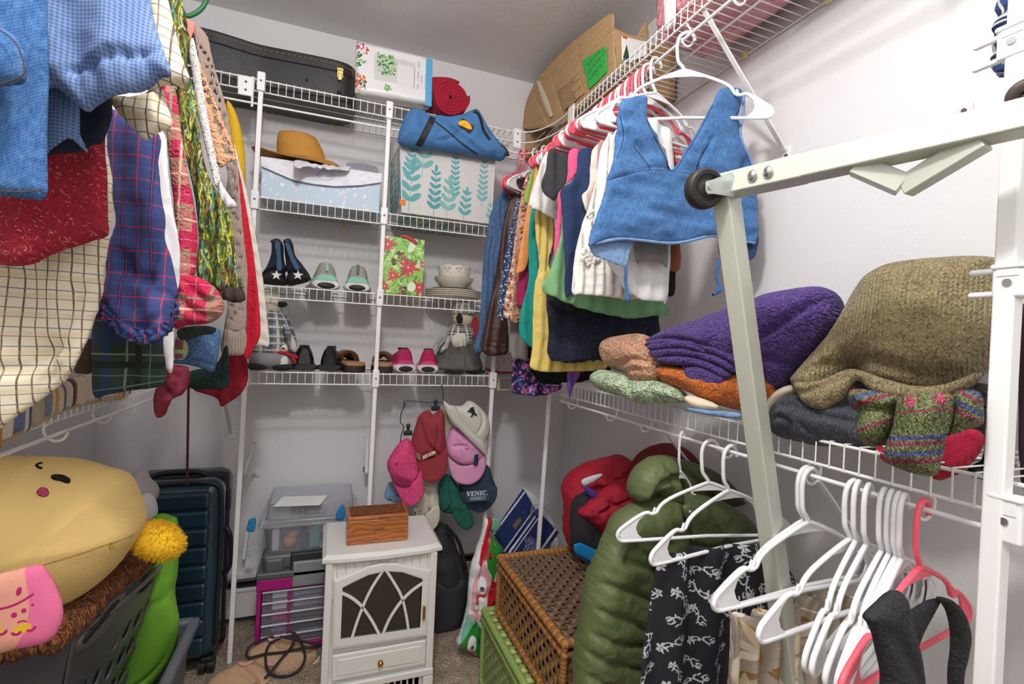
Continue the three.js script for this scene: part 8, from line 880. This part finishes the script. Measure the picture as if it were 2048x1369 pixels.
{ // puffer jacket
  const olive = mat(0x59643c, { rough: 0.55, bump: 'crinkle', bs: 0.5, sheen: 0.2 }), f = fr(0.82, 0, -0.99, 4);
  const lines = [[1230, 1108, 1270, 1120, 1310, 1140], [1190, 1155, 1235, 1165, 1290, 1190], [1178, 1205, 1235, 1222, 1292, 1262], [1165, 1252, 1225, 1268, 1285, 1272], [1160, 1292, 1220, 1310, 1280, 1320], [1155, 1335, 1210, 1352, 1275, 1362]].map((l) => [l, 0.012, 0.0075]);
  const body = cloth(f, [1165, 1480, 1152, 1400, 1152, 1345, 1158, 1290, 1165, 1245, 1172, 1200, 1182, 1160, 1196, 1118, 1215, 1075, 1232, 1040, 1262, 1012, 1300, 1000, 1345, 985, 1400, 990, 1450, 1005, 1490, 1035, 1510, 1075, 1530, 1130, 1540, 1220, 1460, 1340, 1400, 1480], { T: 0.05, R: 0.05, q: 110, noise: [[0.006, 0.035, 5]], cr: [...lines, [[1305, 1080, 1300, 1140, 1310, 1200, 1290, 1290], 0.02, 0.012], [[1240, 1090, 1280, 1105, 1300, 1160], 0.012, 0.012], [[1330, 1170, 1370, 1180, 1400, 1175], 0.018, 0.008], [[1320, 1130, 1330, 1170, 1310, 1210], 0.016, 0.008], [[1345, 1010, 1355, 1060, 1380, 1120], 0.014, 0.008], [[1400, 1060, 1440, 1080, 1500, 1090], 0.012, 0.008]] });
  T('puffer_jacket', 'olive green quilted puffer jacket with a thick collar on a white hanger', 'jacket', [P('body', body, olive), P('collar', cloth(fr(0.82, 0, -0.985, 4), [1262, 985, 1268, 955, 1285, 930, 1312, 914, 1335, 914, 1345, 925, 1352, 955, 1356, 990, 1350, 1010, 1330, 1002, 1312, 985, 1298, 985, 1285, 1000, 1270, 1002], { T: 0.05, R: 0.05, cr: [[[1290, 985, 1300, 960, 1330, 950, 1350, 955], 0.018, 0.009], [[1312, 916, 1325, 950, 1330, 1000], 0.01, 0.01]] }), olive), P('hood', cloth(fr(0.82, 0, -1.05, 0), [1320, 912, 1350, 915, 1400, 930, 1440, 950, 1475, 985, 1480, 1010, 1420, 1015, 1360, 1000, 1340, 950], { T: 0.04, R: 0.05, cr: [[[1345, 930, 1380, 960, 1420, 1000], 0.012, 0.01]] }), mat(0x414b2a, { rough: 0.55 })), P('placket', cloth(fr(0.82, 0, -0.94, 4), [1365, 1018, 1380, 1008, 1420, 1020, 1440, 1050, 1445, 1085, 1400, 1090, 1380, 1055], { T: 0.008, R: 0.012 }), olive, [P('snap', ball(...hit(fr(0.82, 0, -0.93, 4), 1381, 1025).toArray(), 0.006, 0.006, 0.003, 14), STEEL), P('snap', ball(...hit(fr(0.82, 0, -0.93, 4), 1388, 1080).toArray(), 0.005, 0.005, 0.003, 14), mat(0x4a5630))])]);
}
{
  const vine = canvasTex(512, 512, (x, w, h) => { fill(x, w, h, '#1b1c24'); grain(x, w, h, 8); const R = rng(14); x.strokeStyle = x.fillStyle = '#cfd0d6'; for (let k = 0; k < 30; k++) { const cx = (k % 5) * 102 + R() * 40 + 30, cy = Math.floor(k / 5) * 86 + R() * 36 + 20, s = 0.8 + R() * 0.4; x.save(); x.translate(cx, cy); x.rotate(R() * 6.28); x.scale(s, s); x.lineWidth = 4; x.beginPath(); x.moveTo(-40, 20); x.bezierCurveTo(-20, -30, 20, 30, 40, -18); x.stroke(); x.beginPath(); x.arc(34, -14, 10, 0, 5); x.stroke(); for (let p = 0; p < 5; p++) { const a = p * 1.257; x.beginPath(); x.ellipse(-38 + 10 * Math.cos(a), 18 + 10 * Math.sin(a), 7, 4.5, a, 0, 7); x.fill(); } for (let p = 0; p < 7; p++) { const t = p / 7, px = -40 + 80 * t, py = 20 - 40 * t + 10 * Math.sin(t * 9); x.beginPath(); x.ellipse(px + 6, py - 9, 8, 3, -0.9, 0, 7); x.fill(); x.beginPath(); x.ellipse(px - 4, py + 9, 7, 2.6, 0.8, 0, 7); x.fill(); } x.restore(); } }, 0.3);
  one('black_floral_cloth', 'black cloth with white scrolling vines draped over a hanger bar', 'cloth', cloth(fr(0, 0, -0.82), [1330, 1112, 1360, 1103, 1440, 1093, 1520, 1088, 1560, 1105, 1592, 1170, 1585, 1260, 1565, 1369, 1560, 1500, 1268, 1500, 1278, 1380, 1288, 1315, 1302, 1245, 1312, 1185, 1320, 1140], { T: 0.008, R: 0.02, q: 80, fold: drape(0.014, 0.09, 3) }), mat(0xffffff, { map: vine, bump: 'weave', rough: 0.8 }));
  const lily = canvasTex(512, 512, (x, w, h) => { fill(x, w, h, '#a89c8c'); grain(x, w, h, 10); const R = rng(6); for (let k = 0; k < 26; k++) { const cx = R() * w, cy = R() * h; x.save(); x.translate(cx, cy); x.rotate(R() * 6.28); for (let p = 0; p < 3; p++) { x.rotate(0.7); x.fillStyle = ['#e6dac6', '#d8c8ae', '#cdbb9c'][p]; x.beginPath(); x.moveTo(0, 0); x.quadraticCurveTo(20, -40, 0, -90); x.quadraticCurveTo(-20, -40, 0, 0); x.fill(); } x.fillStyle = k % 2 ? '#8a6a3a' : '#a5803f'; x.beginPath(); x.ellipse(6, 26, 9, 30, 0.3, 0, 7); x.fill(); x.restore(); } }, 0.35);
  one('cream_floral_skirt', 'cream and brown lily print skirt hanging below the white hangers', 'skirt', cloth(fr(0, 0, -0.672), [1450, 1500, 1452, 1380, 1460, 1290, 1470, 1240, 1500, 1230, 1560, 1210, 1600, 1195, 1650, 1180, 1690, 1185, 1705, 1200, 1690, 1260, 1640, 1369, 1620, 1500], { T: 0.01, R: 0.02, q: 90, fold: (x, y) => 0.012 * Math.sin(x * 130 + 2 * noise(x * 9, y * 3, 3)) + 0.005 * noise(x * 50, y * 8, 5) }), mat(0xffffff, { map: lily, bump: 'weave' }));
  const bm = mat(0x1f1f24, { rough: 0.8, bump: 'fuzz', bs: 0.5 }), c = (a) => a.map((v, i) => (i % 2 ? v / 2.689 + 860 : v / 2.689 + 1360));
  T('sports_bra', 'black sports bra looped over the coral hanger at the lower right', 'bra', [P('left_strap', cloth(zf(-0.37), c([995, 1020, 1020, 985, 1080, 925, 1140, 872, 1180, 868, 1208, 905, 1222, 985, 1245, 1070, 1272, 1170, 1292, 1280, 1302, 1370, 1290, 1500, 1110, 1500, 1095, 1330, 1065, 1190, 1045, 1085, 1015, 1045]), { T: 0.012, R: 0.02, cr: [[c([1040, 1060, 1120, 1100, 1230, 1280, 1260, 1369]), 0.006, 0.008]] }), bm), P('right_strap', cloth(zf(-0.43), c([1385, 905, 1420, 902, 1480, 930, 1520, 985, 1543, 1060, 1547, 1120, 1530, 1220, 1510, 1300, 1500, 1400, 1460, 1400, 1458, 1300, 1470, 1200, 1468, 1090, 1440, 980]), { T: 0.01, R: 0.016 }), bm), P('band', cloth(zf(-0.44), c([1215, 1000, 1280, 950, 1340, 915, 1400, 905, 1385, 935, 1345, 1010, 1300, 1095, 1262, 1180, 1200, 1200, 1150, 1120]), { T: 0.006, R: 0.01 }), bm)]);
  const pl = plaid('#2f4c86', [[0.1, 0.3, 'rgba(20,30,60,0.7)'], [0.55, 0.14, '#b9b6ae'], [0.8, 0.05, '#d9d4c6']], 0.05);
  one('plaid_scarf', 'blue and grey plaid cloth hanging behind the stout pole at the top right', 'scarf', cloth(zf(-0.42), [2000, -60, 2012, -10, 2013, 18, 1999, 32, 1992, 50, 2000, 70, 1998, 92, 1988, 108, 1993, 125, 2000, 148, 2020, 150, 2034, 146, 2045, 60, 2045, -60], { T: 0.02, R: 0.02, fold: rumple(0.008, 0.03, 4) }), pl);
}
renderer.render(scene, camera);
